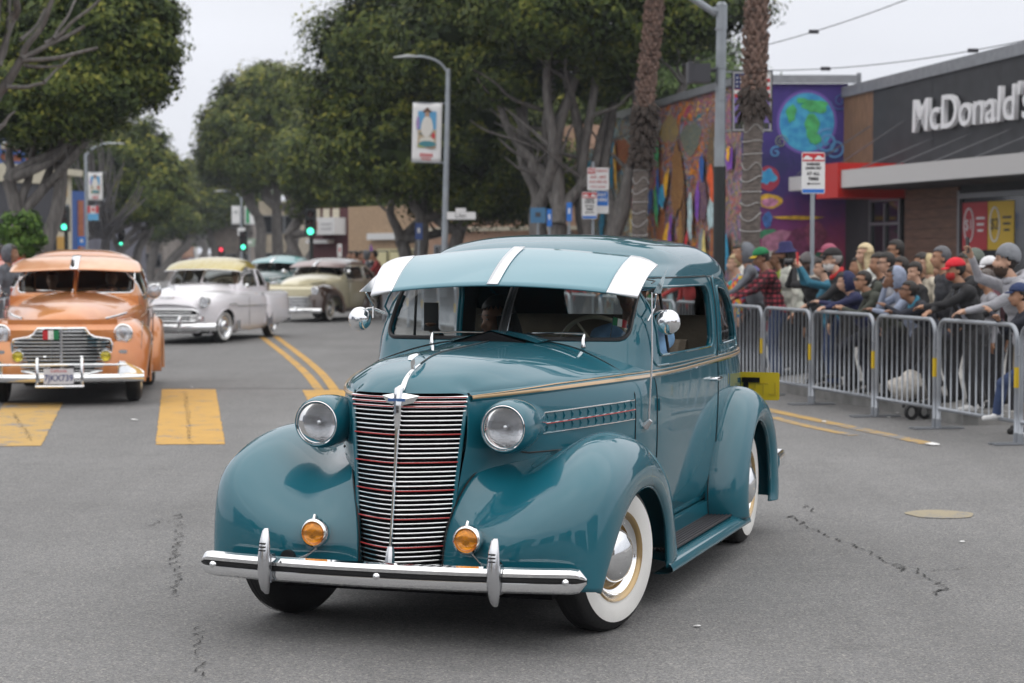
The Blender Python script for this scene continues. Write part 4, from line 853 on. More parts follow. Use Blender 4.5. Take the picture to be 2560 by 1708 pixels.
# ------------------------------------------------------------------ poles, lamps, signs, signals
GALV = mat('galvanised_steel', (.30, .33, .36), .45, .4, noise=.1, nscale=4); DPOLE = mat('dark_pole_paint', (.012, .016, .016), .5); BOXG = mat('dark_box', (.05, .05, .06), .6)
WH = mat('sign_face_white', (.72, .72, .72), .5); REDS = mat('sign_face_red', (.50, .02, .03), .5); BLU = mat('sign_face_blue', (.02, .16, .55), .5); PURS = mat('sign_purple', (.20, .14, .42), .6); NAVY = mat('flag_navy', (.02, .03, .12), .6); GRN = mat('sign_green', (.02, .30, .12), .5); OLV = mat('sign_olive', (.04, .045, .03), .7); SKIN_P = mat('print_skin', (.42, .27, .19), .7); SKYP = mat('print_sky', (.10, .32, .55), .7); INKK = mat('print_ink', (.03, .03, .035), .6)
def quad(nm, par, x0, x1, z0, z1, y, m, t=.004): return add_box(nm, par, ((x0 + x1) / 2, y, (z0 + z1) / 2), (abs(x1 - x0), t, abs(z1 - z0)), m)
# near pole
Y = 28.3; X = px(1650, Y)
lp = empty('signal_pole', (X, Y, .12), 0, 'tall grey steel pole with black lower half and an arm at the top', 'pole')
o = MB(); o.tube([(0, 0, -.1), (0, 0, pz(383, Y) - .12)], .088, 20); o.tube([(0, 0, -.1), (0, 0, .35)], .14, 16); o.build('pole_base', [DPOLE], lp)
o = MB(); o.tube([(0, 0, pz(383, Y) - .12), (.02, 0, 5.03)], [.078, .070], 20); o.build('pole_shaft', [GALV], lp)
o = MB(); o.tube([(.02, 0, 4.75), (.02, 0, 5.08)], .078, 16); o.tube([(.02, 0, 5.08), (.02, 0, 5.13)], [.085, .05], 16); o.tube([(.02, 0, 5.0), (-.10, 0, 5.0)], .06, 12); o.build('pole_cap', [GALV], lp)
o = MB(); o.tube(curve([(-.06, 0, 4.96), (-.55, 0, 5.28), (-1.4, 0, 5.7), (-2.6, 0, 5.95)], 16), .05, 12); o.build('mast_arm', [GALV], lp)
o = MB(); o.box((-.30, -.02, 4.12), (.30, .34, .26)); o.box((-.44, -.02, 4.13), (.05, .38, .30)); o.tube([(-.16, 0, 4.17), (0, 0, 4.17)], .03, 8); o.build('camera_box', [BOXG], lp, ang=30)
for z in (3.75, 4.2, 4.75): o = MB(); o.tube([(.01, 0, z - .012), (.01, 0, z + .012)], .084, 16); o.build('steel_band', [GALV], lp)
bn = empty('flag_banner', (X + .02, Y + .04, .12), 0, 'square banner with stars and stripes above a purple scene, hung on the grey pole', 'banner')
x0, x1, z0, z1 = px(1674, Y) - X, px(1768, Y) - X, pz(303, Y) - .12, pz(162, Y) - .12
quad('banner_frame', bn, x0, x1, z0, z1, 0, INKK, .02); quad('banner_border', bn, x0 + .02, x1 - .02, z0 + .02, z1 - .02, -.012, mat('banner_grey', (.45, .45, .45), .6))
zm = z0 + (z1 - z0) * .56
quad('banner_scene', bn, x0 + .04, x1 - .04, z0 + .04, zm, -.017, PURS)
for k in range(6): quad('banner_stripe', bn, x0 + .04, x1 - .04, zm + k * .054, zm + (k + 1) * .054, -.017, REDS if k % 2 == 0 else WH)
quad('banner_canton', bn, x0 + .04, x0 + .26, zm + .12, z1 - .04, -.022, NAVY)
for a in range(4):
    for b in range(3): quad('banner_star', bn, x0 + .065 + a * .05, x0 + .085 + a * .05, zm + .15 + b * .06, zm + .17 + b * .06, -.026, WH)
text('banner_text', 'USA', .10, mat('banner_violet', (.10, .05, .25), .6), bn, (x0 + .15, -.022, zm - .07), (R(90), 0, 0), ext=.002, off=.004)
for k in range(7): h_ = .05 + .06 * (k % 3); quad('banner_silhouette', bn, x0 + .045 + k * .07, x0 + .11 + k * .07, z0 + .045, z0 + .08 + h_, -.022, OLV)
o = MB(); o.tube([(0, 0, z1 - .02), (x1, 0, z1 - .02)], .012, 6); o.tube([(0, 0, z0 + .02), (x1, 0, z0 + .02)], .012, 6); o.build('banner_rod', [GALV], bn)
def loading_sign(label, xs, ys, Y, wpx, hpx, name='loading_sign', thin=False, post=True):
    X = px(xs, Y); r = empty(name, (X, Y, .13), R(6), label, 'sign'); zt_, zb_ = pz(ys, Y) - .13, pz(ys + hpx, Y) - .13; w_ = wpx * Y / 4569 / 2; H_ = zt_ - zb_
    if post: o = MB(); o.tube([(0, 0, -.13), (0, 0, zt_ - .05)], .026, 10); o.build('post', [GALV], r)
    o = MB(); o.prism(rrect(-w_, w_, zb_, zt_, .02), .028, .033, rotm('X', 90)); pl = o.build('sign_plate', [WH], r, smooth=False)
    quad('red_band', pl, -w_ + .008, w_ - .008, zt_ - H_ * .22, zt_ - .012, -.035, REDS, .003)
    for s in (-1, 1):
        o = MB(); o.add([(s * w_ * .5 + a * w_ * .45, -.0375, zt_ - H_ * .15 + b * H_) for a, b in ((-.9, -.03), (.9, -.03), (.9, .02), (.4, .03), (.2, .065), (-.4, .065), (-.6, .02), (-.9, .01))], [tuple(range(8))]); o.build('car_symbol', [WH], pl, smooth=False)
    for k, (t_, s_) in enumerate((('PASSENGER', .050), ('LOADING ONLY', .050), ('AT ALL', .066), ('TIMES', .066))): text('sign_text', t_, H_ * s_ * 1.6, INKK, pl, (0, -.0355, zt_ - H_ * (.29, .385, .52, .645)[k]), (R(90), 0, 0), ext=.001, off=.002, sx=(.78, .66, .95, .95)[k])
    o = MB(); zz = zt_ - H_ * .76; o.add([(-w_ * .6, -.036, zz), (-w_ * .35, -.036, zz + .018), (-w_ * .35, -.036, zz + .006), (w_ * .6, -.036, zz + .006), (w_ * .6, -.036, zz - .006), (-w_ * .35, -.036, zz - .006), (-w_ * .35, -.036, zz - .018)], [tuple(range(7))]); o.build('arrow', [INKK], pl, smooth=False)
    quad('blue_band', pl, -w_ + .008, w_ - .008, zb_ + .01, zb_ + H_ * .11, -.035, BLU, .003)
    return r
loading_sign('white passenger loading sign with red band on a thin post in front of the canopy', 1863, 350, 23.9, 54, 95)
ls = loading_sign('lower left passenger loading sign of the cluster left of the palm', 1352, 441, 33, 35, 62, post=False)
Y = 33.1; X = px(1372, Y)
npk = empty('parking_sign', (X, Y, .13), R(4), 'red and white no parking sign on top of the sign cluster', 'sign')
o = MB(); o.tube([(-.08, .03, -.13), (-.08, .03, 3.1)], .024, 8); o.build('post', [GALV], npk); w_ = .18; zt_, zb_ = pz(385, Y) - .13, pz(437, Y) - .13
o = MB(); o.prism(rrect(-w_, w_, zb_, zt_, .02), .0, .005, rotm('X', 90)); pl = o.build('sign_plate', [WH], npk, smooth=False); quad('red_block', pl, -w_ + .01, -w_ * .25, zt_ - .10, zt_ - .012, -.008, REDS, .003)
text('sign_text', 'NO', .075, WH, pl, (-w_ * .6, -.011, zt_ - .056), (R(90), 0, 0), ext=.001, off=.002); text('sign_text', 'PARKING', .06, REDS, pl, (w_ * .38, -.008, zt_ - .056), (R(90), 0, 0), ext=.001, sx=.75)
text('sign_text', '6AM - 8AM', .07, REDS, pl, (0, -.008, zt_ - .16), (R(90), 0, 0), ext=.001, sx=.8); text('sign_text', 'MON WED FRI', .06, REDS, pl, (0, -.008, zt_ - .24), (R(90), 0, 0), ext=.001, sx=.75); text('sign_text', 'STREET CLEANING', .042, REDS, pl, (0, -.008, zt_ - .32), (R(90), 0, 0), ext=.001, sx=.75)
ph = empty('pay_sign', (px(1381, 33.2), 33.2, .13), R(4), 'blue and white pay here sign half behind the lower loading sign', 'sign'); zt_, zb_ = pz(438, Y) - .13, pz(490, Y) - .13
quad('sign_plate', ph, -.11, .11, zb_, zt_, 0, WH, .006); quad('blue_panel', ph, -.10, .10, zb_ + .13, zt_ - .01, -.006, BLU, .004); text('sign_text', 'PAY', .08, WH, ph, (.0, -.009, zt_ - .07), (R(90), 0, 0), ext=.001, off=.002); text('sign_text', 'HERE', .07, WH, ph, (.0, -.009, zt_ - .15), (R(90), 0, 0), ext=.001, off=.002)
# street lamps
def lamp(label, xs, Y, top_px, side, reach, rise, lean=0., armr=.03):
    X = px(xs, Y); H_ = pz(top_px, Y) - .12; r = empty('street_lamp', (X, Y, .12), 0, label, 'street lamp', 'street lamps')
    o = MB(); o.tube([(0, 0, .55), (lean, 0, H_)], [.085, .055], 14); o.build('pole', [GALV], r); o = MB(); o.tube([(0, 0, -.1), (0, 0, .6)], [.15, .11], 14); o.build('pole_base', [DPOLE], r)
    o = MB(); o.tube(curve([(lean, 0, H_ - .12), (lean + side * reach * .3, 0, H_ + rise * .55), (lean + side * reach * .75, 0, H_ + rise * .98), (lean + side * reach, 0, H_ + rise)], 14), armr, 8); ar = o.build('arm', [GALV], r)
    o = MB(); x_ = lean + side * (reach + .28); o.tube([(lean + side * (reach - .05), 0, H_ + rise), (x_ - side * .08, 0, H_ + rise + .01), (x_ + side * .25, 0, H_ + rise - .02)], [.045, .10, .03], 10, flat=(.45, 1.2)); o.build('lamp_head', [mat('lamp_head_grey', (.50, .52, .54), .4, .2)], ar)
    return r, X, H_
lr, X, H_ = lamp('grey street lamp carrying the large white banner before the dark trees', 1018, 46.5, 158, -1, .75, .28, lean=.12)
Y = 46.5
def banner(label, x0p, x1p, y0p, y1p, Y, tilt=0, kind='fiesta'):
    X = px((x0p + x1p) / 2, Y); w_ = (x1p - x0p) * Y / 4569 / 2; zt_, zb_ = pz(y0p, Y), pz(y1p, Y); r = empty('pole_banner', (X, Y - .03, 0), 0, label, 'banner'); r.rotation_euler[1] = R(tilt)
    H_ = zt_ - zb_; cz = (zt_ + zb_) / 2; r.location[2] = cz
    o = MB(); P = np.array([[(x_, .012 * math.sin(x_ * 9 + z_ * 3), z_) for x_ in np.linspace(-w_, w_, 8)] for z_ in np.linspace(-H_ / 2, H_ / 2, 12)]); o.grid(P); b = o.build('banner_cloth', [WH], r, ang=None); b.modifiers.new('s', 'SOLIDIFY').thickness = .006
    for z_ in (-H_ / 2, H_ / 2): o = MB(); o.tube([(-w_, 0, z_), (w_ + .12, 0, z_)], .014, 6); o.build('banner_rod', [GALV], r)
    return r, w_, H_
b1, w_, H_ = banner('white banner with a printed figure in a hat on the near street lamp', 947, 1014, 237, 373, Y, 1.5)
def figure(r, w_, H_, y=-.03):
    quad('print_sky', r, -w_ * .62, w_ * .62, H_ * .05, H_ * .36, y, SKYP); quad('print_ground', r, -w_ * .62, w_ * .62, -H_ * .25, H_ * .05, y - .001, mat('print_tan', (.45, .36, .24), .7))
    for (cx0, cz0, rx, rz, c, nm) in ((0, .30, .16, .055, (.40, .26, .18), 'print_face'), (0, .36, .30, .03, (.12, .06, .04), 'print_hat'), (0, .385, .14, .035, (.12, .06, .04), 'print_hat_crown'), (0, .10, .42, .17, (.62, .60, .56), 'print_shirt'), (.22, .05, .2, .09, (.16, .10, .08), 'print_arm'), (-.05, -.02, .5, .03, (.15, .17, .15), 'print_belt'), (.45, -.05, .13, .05, (.5, .05, .06), 'print_flower'), (0, -.13, .5, .06, (.60, .58, .52), 'print_skirt'), (.05, -.19, .6, .05, (.05, .20, .24), 'print_fringe'), (-.3, -.22, .3, .03, (.35, .40, .10), 'print_leaf'), (.3, -.24, .35, .025, (.30, .20, .12), 'print_foot'), (-.62, .16, .12, .11, (.30, .22, .45), 'print_house')):
        disc(cx0 * w_, cz0 * H_, rx * w_, rz * H_, y - .004 - .001 * len(nm), mat(nm, c, .7), nm, r, .05, len(nm), 18)
    for k in range(6): quad('print_letter', r, -w_ * .42 + k * w_ * .15, -w_ * .33 + k * w_ * .15, -H_ * .41, -H_ * .35, y - .002, REDS)
    for k in range(4): quad('print_letter', r, -w_ * .3 + k * w_ * .16, -w_ * .2 + k * w_ * .16, -H_ * .46, -H_ * .43, y - .002, REDS)
figure(b1, w_, H_)
ss = empty('street_name_sign', (px(1058, Y), Y - .1, 0), 0, 'white street name sign reading Lilac beside the banner lamp', 'sign')
quad('sign_plate', ss, px(1026, Y) - px(1058, Y), px(1092, Y) - px(1058, Y), pz(504, Y), pz(487, Y), 0, WH, .01); quad('small_plate', ss, -.12, .12, pz(487, Y) + .005, pz(478, Y), 0, WH, .01); text('sign_text', 'Lilac', .15, INKK, ss, (0, -.008, (pz(504, Y) + pz(487, Y)) / 2), (R(90), 0, 0), ext=.001)
o = MB(); o.tube([(px(1020, Y) - px(1058, Y), .06, pz(495, Y)), (.3, .02, pz(495, Y))], .015, 6); o.build('bracket', [GALV], ss)
lamp('small grey street lamp with two banners halfway down the right side', 555, 120, 452, -1, 1.1, .35, armr=.05)
b2, w_, H_ = banner('white banner left of the small right street lamp', 533, 552, 473, 515, 120); quad('print_block', b2, -w_ * .4, w_ * .4, H_ * .1, H_ * .25, -.04, mat('print_grey', (.4, .42, .42), .6)); 
b3, w_, H_ = banner('green striped white banner right of the small street lamp', 562, 588, 474, 516, 120); quad('green_stripe', b3, -w_ * .7, -w_ * .1, -H_ * .42, H_ * .42, -.04, GRN)
quad('sign_plate', tag(empty('square_sign', (px(555, 119.8), 119.8, 0), 0), 'small white square sign on the far right lamp pole', 'sign'), -.22, .22, pz(541, 120), pz(523, 120), 0, WH, .02)
lamp('grey street lamp with curved arm on the left pavement', 200, 86, 352, 1, 1.15, .42, armr=.045)
b4, w_, H_ = banner('white banner with a printed figure on the left street lamp', 205, 238, 396, 460, 86); figure(b4, w_, H_, -.035)
b5, w_, H_ = banner('small red and white maple flag banner with blue base on the left lamp', 204, 228, 473, 506, 86)
for a, b, m in ((-1, -.5, REDS), (.5, 1, REDS)): quad('flag_band', b5, w_ * a, w_ * b, 0, H_ / 2, -.03, m)
quad('blue_panel', b5, -w_, w_, -H_ / 2, -.02, -.03, mat('banner_blue', (.10, .35, .6), .6)); disc(0, H_ * .25, w_ * .28, H_ * .14, -.035, REDS, 'maple_mark', b5, .12, 4, 22)
# post top lantern and dark pole at the left
Y = 72; X = px(125, Y); ln = empty('lantern_post', (X, Y, .12), 0, 'black lamp post with a white lantern before the cream house', 'street lamp')
o = MB(); o.tube([(0, 0, 0), (0, 0, pz(480, Y) - .12)], [.13, .09], 10); o.build('post', [DPOLE], ln); o = MB(); o.lathe([(.10, 0), (.17, .18), (.19, .42), (.10, .58), (.03, .72), (.001, .78)], 14, Matrix.Translation((0, 0, pz(480, Y) - .14))); o.build('lantern', [mat('lantern_glass', (.55, .55, .52), .3)], ln)
# traffic signals
SG = mat('signal_green', (.10, 1.0, .62), .4, emit=1.6); SR = mat('signal_red', (1.0, .06, .10), .4, emit=1.2); SOFF = mat('signal_off', (.05, .02, .02), .4)
def signal(label, x_, y_, Y, rpx, col, pole=True):
    X = px(x_, Y); z = pz(y_, Y); r_ = rpx * Y / 4569; r = empty('traffic_light', (X, Y, 0), 0, label, 'traffic light', 'traffic lights down the street'); zr = z + (r_ * 2.6 * 2 if col is SG else 0)
    zc = zr - r_ * 2.6; add_box('housing', r, (0, .12, zc), (r_ * 3.4, .24, r_ * 8.6), DPOLE)
    for k, m in enumerate((SR if col is SR else SOFF, SOFF, SG if col is SG else SOFF)):
        o = MB(); zz = zr - k * r_ * 2.6; o.lathe([(r_ * 1.02, -.0), (r_ * .6, .03), (.001, .04)], 18, Matrix.Translation((0, 0, zz)) @ rotm('X', 90)); o.build('lens', [m], r)
        o = MB(); o.grid(np.array([[(r_ * 1.15 * math.cos(a), y0, zz + r_ * 1.15 * math.sin(a)) for a in np.linspace(-.3, math.pi + .3, 12)] for y0 in (0, -.15)])); o.build('visor', [DPOLE], r)
    if pole: o = MB(); o.tube([(0, .3, .1), (0, .3, zr + .2)], .07, 8); o.tube([(0, .3, zc), (0, .1, zc)], .04, 6); o.build('pole', [DPOLE], r)
signal('lit green traffic light left of the blue house above the orange car', 149, 521, 68, 6.5, SG); signal('small lit green traffic light below the left fan tree', 279, 561, 92, 4.6, SG)
signal('green traffic light beside the far right lamp', 559, 567, 96, 5.2, SG); signal('largest lit green traffic light left of the boxed awning sign', 713, 531, 66, 7.5, SG)
signal('faint red traffic light farthest down the street', 412, 575, 170, 4.2, SR); signal('red traffic light right of the vanishing point', 508, 573, 130, 4.4, SR)
# odd street signs behind the trees
for (lab, x0, x1, y0, y1, Y, m, m2) in (('blue parking sign strip left of the banner lamp', 953, 970, 512, 550, 52, mat('dull_blue', (.04, .08, .25), .6), WH), ('blue framed bus shelter panel left of the forked tree', 1217, 1252, 477, 512, 44, mat('shelter_blue', (.05, .16, .30), .5), DGR), ('bright blue sign with a white mark behind the forked tree', 1300, 1312, 465, 508, 41, BLU, WH), ('bright blue sign left of the forked tree trunk', 1255, 1266, 480, 520, 42, BLU, WH), ('pale green board by the far right green light', 556, 590, 548, 566, 118, mat('pale_green', (.28, .36, .28), .6), WH), ('blue plate under the left lamp', 180, 198, 543, 565, 84, BLU, WH), ('white menu board under the awning sign', 775, 785, 560, 590, 70, WH, REDS)):
    X = px((x0 + x1) / 2, Y); r = empty('street_sign', (X, Y, 0), 0, lab, 'sign'); w_ = (x1 - x0) * Y / 9138; za, zb = pz(y1, Y), pz(y0, Y); quad('sign_plate', r, -w_, w_, za, zb, 0, m, .02); quad('sign_mark', r, -w_ * .35, w_ * .35, za + (zb - za) * .4, za + (zb - za) * .7, -.014, m2, .006)
    o = MB(); o.tube([(0, .03, 0), (0, .03, zb)], .03, 6); o.build('post', [GALV], r)
# purple feather flag
Y = 60; X = px(853, Y); fg = empty('feather_flag', (X, Y, .12), 0, 'purple feather flag standing among the far spectators', 'flag')
o = MB(); o.add([(-.06, 0, .6), (.14, 0, .6), (.17, 0, 1.15), (.10, 0, 1.55), (-.02, 0, 1.95), (-.10, 0, 1.4)], [tuple(range(6))]); o.build('flag_cloth', [mat('purple_cloth', (.30, .10, .42), .7)], fg, smooth=False).modifiers.new('s', 'SOLIDIFY').thickness = .01
o = MB(); o.tube([(-.1, .02, 0), (-.06, .02, 1.9)], .015, 6); o.build('flag_pole', [GALV], fg)
# overhead wires with clamps
def wire(label, a, b, clamps):
    (x0, y0, Y0), (x1, y1, Y1) = a, b; A = np.array((px(x0, Y0), Y0, pz(y0, Y0))); Bq = np.array((px(x1, Y1), Y1, pz(y1, Y1))); pts = [A + (Bq - A) * t - np.array([0, 0, .25 * math.sin(math.pi * t)]) for t in np.linspace(0, 1, 24)]
    r = empty('overhead_wire', (0, 0, 0), 0, label, 'wire', 'overhead wires'); o = MB(); o.tube(pts, .008, 5); o.build('cable', [BOXG], r)
    for t in clamps: p = A + (Bq - A) * t - np.array([0, 0, .25 * math.sin(math.pi * t)]); o = MB(); o.box(p, (.16, .06, .06)); o.build('clamp', [BOXG], r)
wire('lower overhead wire running right above the restaurant', (1580, 160, 36), (2500, 60, 30), (.38, .74)); wire('upper overhead wire rising steeply to the right', (1560, 150, 36), (2500, -190, 28), (.38,))
# ------------------------------------------------------------------ the teal 1930s sedan
hero = empty('vintage_sedan', (-.30, 9.0, 0), R(-90 - 18), 'glossy teal 1930s sedan with chrome grille and wide sun visor turning in the foreground', 'car')
def build_hero(root):
    K = [(.24, -.74, -3.40, .60), (.32, -.72, -3.55, .685), (.50, -.70, -3.70, .725), (.75, -.70, -3.78, .745), (.95, -.70, -3.77, .750), (1.08, -.71, -3.70, .745), (1.17, -.755, -3.62, .742),
         (1.26, -.80, -3.56, .740), (1.40, -.91, -3.46, .728), (1.52, -1.04, -3.38, .708), (1.61, -1.15, -3.29, .678), (1.685, -1.29, -3.15, .615), (1.73, -1.44, -2.93, .505), (1.758, -1.60, -2.62, .35), (1.770, -1.78, -2.25, .17), (1.773, -1.92, -2.05, .02)]
    ex = []
    for k in K: ex.append((*k, 7.5 if k[0] < 1.55 else 4.0, 3.8 if k[0] < 1.65 else 3.1))
    S = Shell(shell(ex, 420, 150, 0, 0, vk=.04, cx=.55))
    left = lambda p: (p[:, 1] > .4); right = lambda p: (p[:, 1] < -.4); front = lambda p: p[:, 0] > -1.25; back = lambda p: p[:, 0] < -2.6
    door = rrect(-2.24, -1.07, 1.165, 1.50, (.05, .05, .05, .09))
    q_ = [(-2.46, 1.165), (-2.46, 1.49), (-2.68, 1.475), (-2.86, 1.40), (-2.97, 1.28), (-3.0, 1.17)]
    def rnd(poly, r=.04, n=5):
        o = []; m = len(poly)
        for i in range(m):
            p0, p1, p2 = (np.array(poly[(i + d) % m], float) for d in (-1, 0, 1))
            a = p1 + (p0 - p1) / np.linalg.norm(p0 - p1) * min(r, np.linalg.norm(p0 - p1) * .45); c = p1 + (p2 - p1) / np.linalg.norm(p2 - p1) * min(r, np.linalg.norm(p2 - p1) * .45)
            for k in range(n + 1): t = k / n; o.append(tuple((1 - t) ** 2 * a + 2 * t * (1 - t) * p1 + t * t * c))
        return o
    quarter = rnd(q_)
    ws_l = rrect(.010, .625, 1.250, 1.545, (.02, .05, .05, .02)); ws_r = [(-y, z) for y, z in ws_l]
    rw = rrect(-.45, .45, 1.235, 1.50, .07)
    W = {}
    W['dl'] = S.cut(door, [0, 2], left); W['dr'] = S.cut(door, [0, 2], right)
    W['ql'] = S.cut(quarter, [0, 2], left); W['qr'] = S.cut(quarter, [0, 2], right)
    W['wl'] = S.cut(ws_l, [1, 2], front); W['wr'] = S.cut(ws_r, [1, 2], front); W['rw'] = S.cut(rw, [1, 2], back)
    body = S.build('body', [TEAL, LINER], root, .03)
    for k, nm in (('wl', 'windshield'), ('wr', 'windshield'), ('rw', 'rear_window'), ('ql', 'side_window'), ('qr', 'side_window')):
        S.pane(W[k], nm, GLASS, root, .018)
    # rubber and chrome surrounds
    for k in W:
        o = MB(); o.tube(W[k]['out'], .011 if k[0] == 'w' else .007, 6, 0, closed=True); o.build('window_seal', [BLACK if k[0] in 'w' else TEAL], root)
    # raised moulding round the side windows
    for sgn, kk in ((1, 'd'), (-1, 'd'), (1, 'q'), (-1, 'q')):
        key = kk + ('l' if sgn > 0 else 'r')
        c0 = np.mean(W[key]['out'], 0)
        o = MB(); pts = [c0 + (p - c0) * np.array([1 + .085 / (.6 if kk == 'd' else .3), 1, 1 + .05 / .17]) + np.array([0, -sgn * .002, 0]) for p in W[key]['out']]
        bv = bvh_of([body]); pp = []
        for p in pts:
            h_, n_ = hit(bv, (p[0], sgn * 2, p[2]), (0, -sgn, 0)); pp.append(h_ if h_ is not None else p)
        o.tube(pp, .006, 6, 0, closed=True); o.build('window_moulding', [TEAL], root)
    # vent window frame and divider post of the windshield
    o = MB(); o.tube([(-.845, .0, 1.262), (-1.06, 0, 1.555)], .013, 8); o.build('windshield_divider', [CHROME2], root)
    for s in (1, -1):
        o = MB(); o.tube([(-1.42, s * .693, 1.168), (-1.36, s * .655, 1.50)], .008, 6); o.build('vent_window_frame', [BLACK], root)
        p_ = S.P
    # hood
    rows = [
        [(-1.0, 0, 1.262), (-1.0, .25, 1.245), (-1.0, .45, 1.212), (-1.0, .615, 1.155), (-1.0, .722, 1.075), (-1.0, .742, .90), (-1.0, .74, .70), (-1.0, .72, .42)],
        [(-.68, 0, 1.247), (-.68, .245, 1.231), (-.68, .435, 1.193), (-.68, .60, 1.135), (-.68, .703, 1.055), (-.68, .722, .90), (-.68, .715, .70), (-.68, .69, .42)],
        [(-.28, 0, 1.232), (-.28, .21, 1.217), (-.28, .375, 1.182), (-.28, .505, 1.125), (-.28, .585, 1.048), (-.28, .60, .88), (-.28, .595, .70), (-.28, .57, .42)],
        [(.10, 0, 1.218), (.10, .165, 1.206), (.10, .295, 1.175), (.10, .39, 1.122), (.10, .447, 1.048), (.10, .455, .87), (.10, .45, .70), (.10, .42, .42)],
        [(.31, 0, 1.185), (.31, .13, 1.177), (.32, .23, 1.152), (.325, .30, 1.108), (.33, .335, 1.045), (.33, .345, .87), (.34, .33, .70), (.37, .29, .40)],
        [(.45, 0, 1.150), (.44, .112, 1.142), (.42, .20, 1.122), (.41, .255, 1.085), (.405, .280, 1.035), (.415, .292, .87), (.43, .272, .68), (.485, .225, .37)],
        [(.525, 0, 1.105), (.51, .108, 1.099), (.48, .192, 1.090), (.445, .245, 1.075), (.437, .266, 1.03), (.45, .27, .87), (.475, .242, .68), (.535, .203, .345)],
        [(.555, 0, 1.070), (.54, .107, 1.070), (.505, .19, 1.070), (.462, .242, 1.066), (.45, .258, 1.02), (.46, .262, .87), (.485, .235, .68), (.545, .198, .33)]]
    net = np.array(rows, float); full = np.concatenate([mirror_y(net[:, :0:-1]), net], 1)
    Hs = surf(full, 80, 121)
    o = MB(); o.grid(Hs, 0, flip=True); hood = o.build('hood', [TEAL], root, ang=60)
    if hood.data.polygons[len(hood.data.polygons) // 2].normal.z < 0: hood.data.flip_normals()
    bv = bvh_of([hood, body])
    def on_side(x, z, s=1, off=.002):
        h_, n_ = hit(bv, (x, s * 2, z), (0, -s, 0)); 
        if h_ is None: return np.array([x, s * .7, z])
        return h_ + np.array([0, s, 0]) * off
    def on_top(x, y, off=.002):
        h_, n_ = hit(bv, (x, y, 3), (0, 0, -1)); return h_ + n_ * off if h_ is not None else np.array([x, y, 1.1])
    # seams
    def seam(pts, r=.0028, nm='panel_seam', m=BLACK):
        o = MB(); o.tube(pts, r, 5); o.build(nm, [m], root, smooth=False)
    seam([on_top(x, 0) for x in np.linspace(.32, -.78, 20)], .004)
    for s in (1, -1):
        # hood opening edge sweeps round the cowl
        pl = [on_top(x, s * y) for x, y in curve([(-.80, 0), (-.80, .18), (-.77, .36), (-.70, .50), (-.66, .60)], 18)] + [on_side(-.655, z, s) for z in (1.09, 1.0, .9, .8, .7)]
        seam(pl, .0026)
        seam([on_side(x, z, s) for x, z in ((-.65, .775), (-.4, .78), (-.1, .785), (.14, .79), (.2, .80))], .004)
        seam([on_side(-.98, z, s) for z in np.linspace(1.07, .34, 16)], .0024)
        seam([on_side(-2.36, z, s) for z in np.linspace(1.54, .40, 24)], .0024)
        seam([on_side(x, 1.545 - .03 * max(0, (x + 1.3) / .3) ** 2, s) for x in np.linspace(-2.36, -1.03, 20)], .003)
        # belt moulding with the gold stripe
        def belt(z_off, hw, nm, m, off):
            xs = np.r_[np.linspace(.43, -.64, 30), np.linspace(-.67, -3.25, 46)]; A = []
            for x in xs:
                t = max(0, min(1, (.455 - x) / 1.1)); zc = 1.045 + .035 * t ** .6 + z_off * (.4 + .6 * min(1, (.455 - x) / .5)) + .014 * max(0, (-x - 1.5) / 1.5)
                k = hw * (1.0 if x < .3 else 1.0)
                A.append([on_side(x, zc - k, s, 0), on_side(x, zc - k * .5, s, off), on_side(x, zc + k * .5, s, off), on_side(x, zc + k, s, 0)])
            o = MB(); o.grid(np.array(A), 0, flip=(s > 0)); o.build(nm, [m], root, ang=80)
        belt(0, .020, 'belt_moulding', TEAL, .010)
        belt(-.003, .0115, 'gold_stripe', GOLD, .0135)
        belt(.0155, .0022, 'gold_pinstripe', GOLD, .0135)
        # louvre trims
        for q, (z0, z1, m, r) in enumerate(((.955, .975, CHROME, .0032), (.905, .93, CHROME, .0048), (.865, .885, CHROME, .0032))):
            o = MB(); o.tube([on_side(x, z0 + (z1 - z0) * t, s, .004) for t, x in zip(np.linspace(0, 1, 20), np.linspace(.27 - q * .02, -.64, 20))], r, 6); ob = o.build('louvre_trim', [m], root)
            if q == 1:
                o = MB(); o.tube([on_side(x, z0 + (z1 - z0) * t, s, .0085) for t, x in zip(np.linspace(0, 1, 20), np.linspace(.25, -.64, 20))], .0022, 5); o.build('red_stripe', [RED], ob)
        for k in range(15):
            x = .20 - k * .058; t = (.27 - x) / .91
            o = MB(); 
            for za, zb in ((.872 + .02 * t, .90 + .025 * t), (.915 + .025 * t, .95 + .02 * t)):
                o.tube([on_side(x, za, s, -.001), on_side(x - .004, (za + zb) / 2, s, .004), on_side(x, zb, s, -.001)], .0042, 6)
            o.build('louvre', [TEAL], root)
        # hood latch handle
        o = MB(); p = on_side(-.16, .80, s, .012); o.tube([p + (.06, 0, .002), p, p - (.06, 0, .004)], [.004, .009, .005], 8, flat=(1, .6)); o.build('hood_handle', [TEAL], root)
        # door handle
        o = MB(); p = on_side(-2.17, .985, s, .02); o.tube([p + (.0, -s * .02, 0), p + (0, s * .012, 0), p + (-.05, s * .018, 0), p + (-.14, s * .01, .004)], [.012, .011, .010, .006], 8); o.build('door_handle', [CHROME], root)
        for z in (.93,):
            o = MB(); p = on_side(-1.0, z, s, .004); o.box(p, (.03, .02, .06)); o.build('door_hinge', [TEAL], root)
    # grille
    def gw(z): t = (1.07 - z) / .74; return .266 - .066 * t ** .85
    def gx(z): t = (1.07 - z) / .74; return (.455 + .085 * t, .560 + .130 * t)
    def gp_(z, u, off=0):
        w_ = gw(z); xe, xc = gx(z); return (xe + (xc - xe) * (1 - abs(u) ** 1.45) + off, u * w_, z)
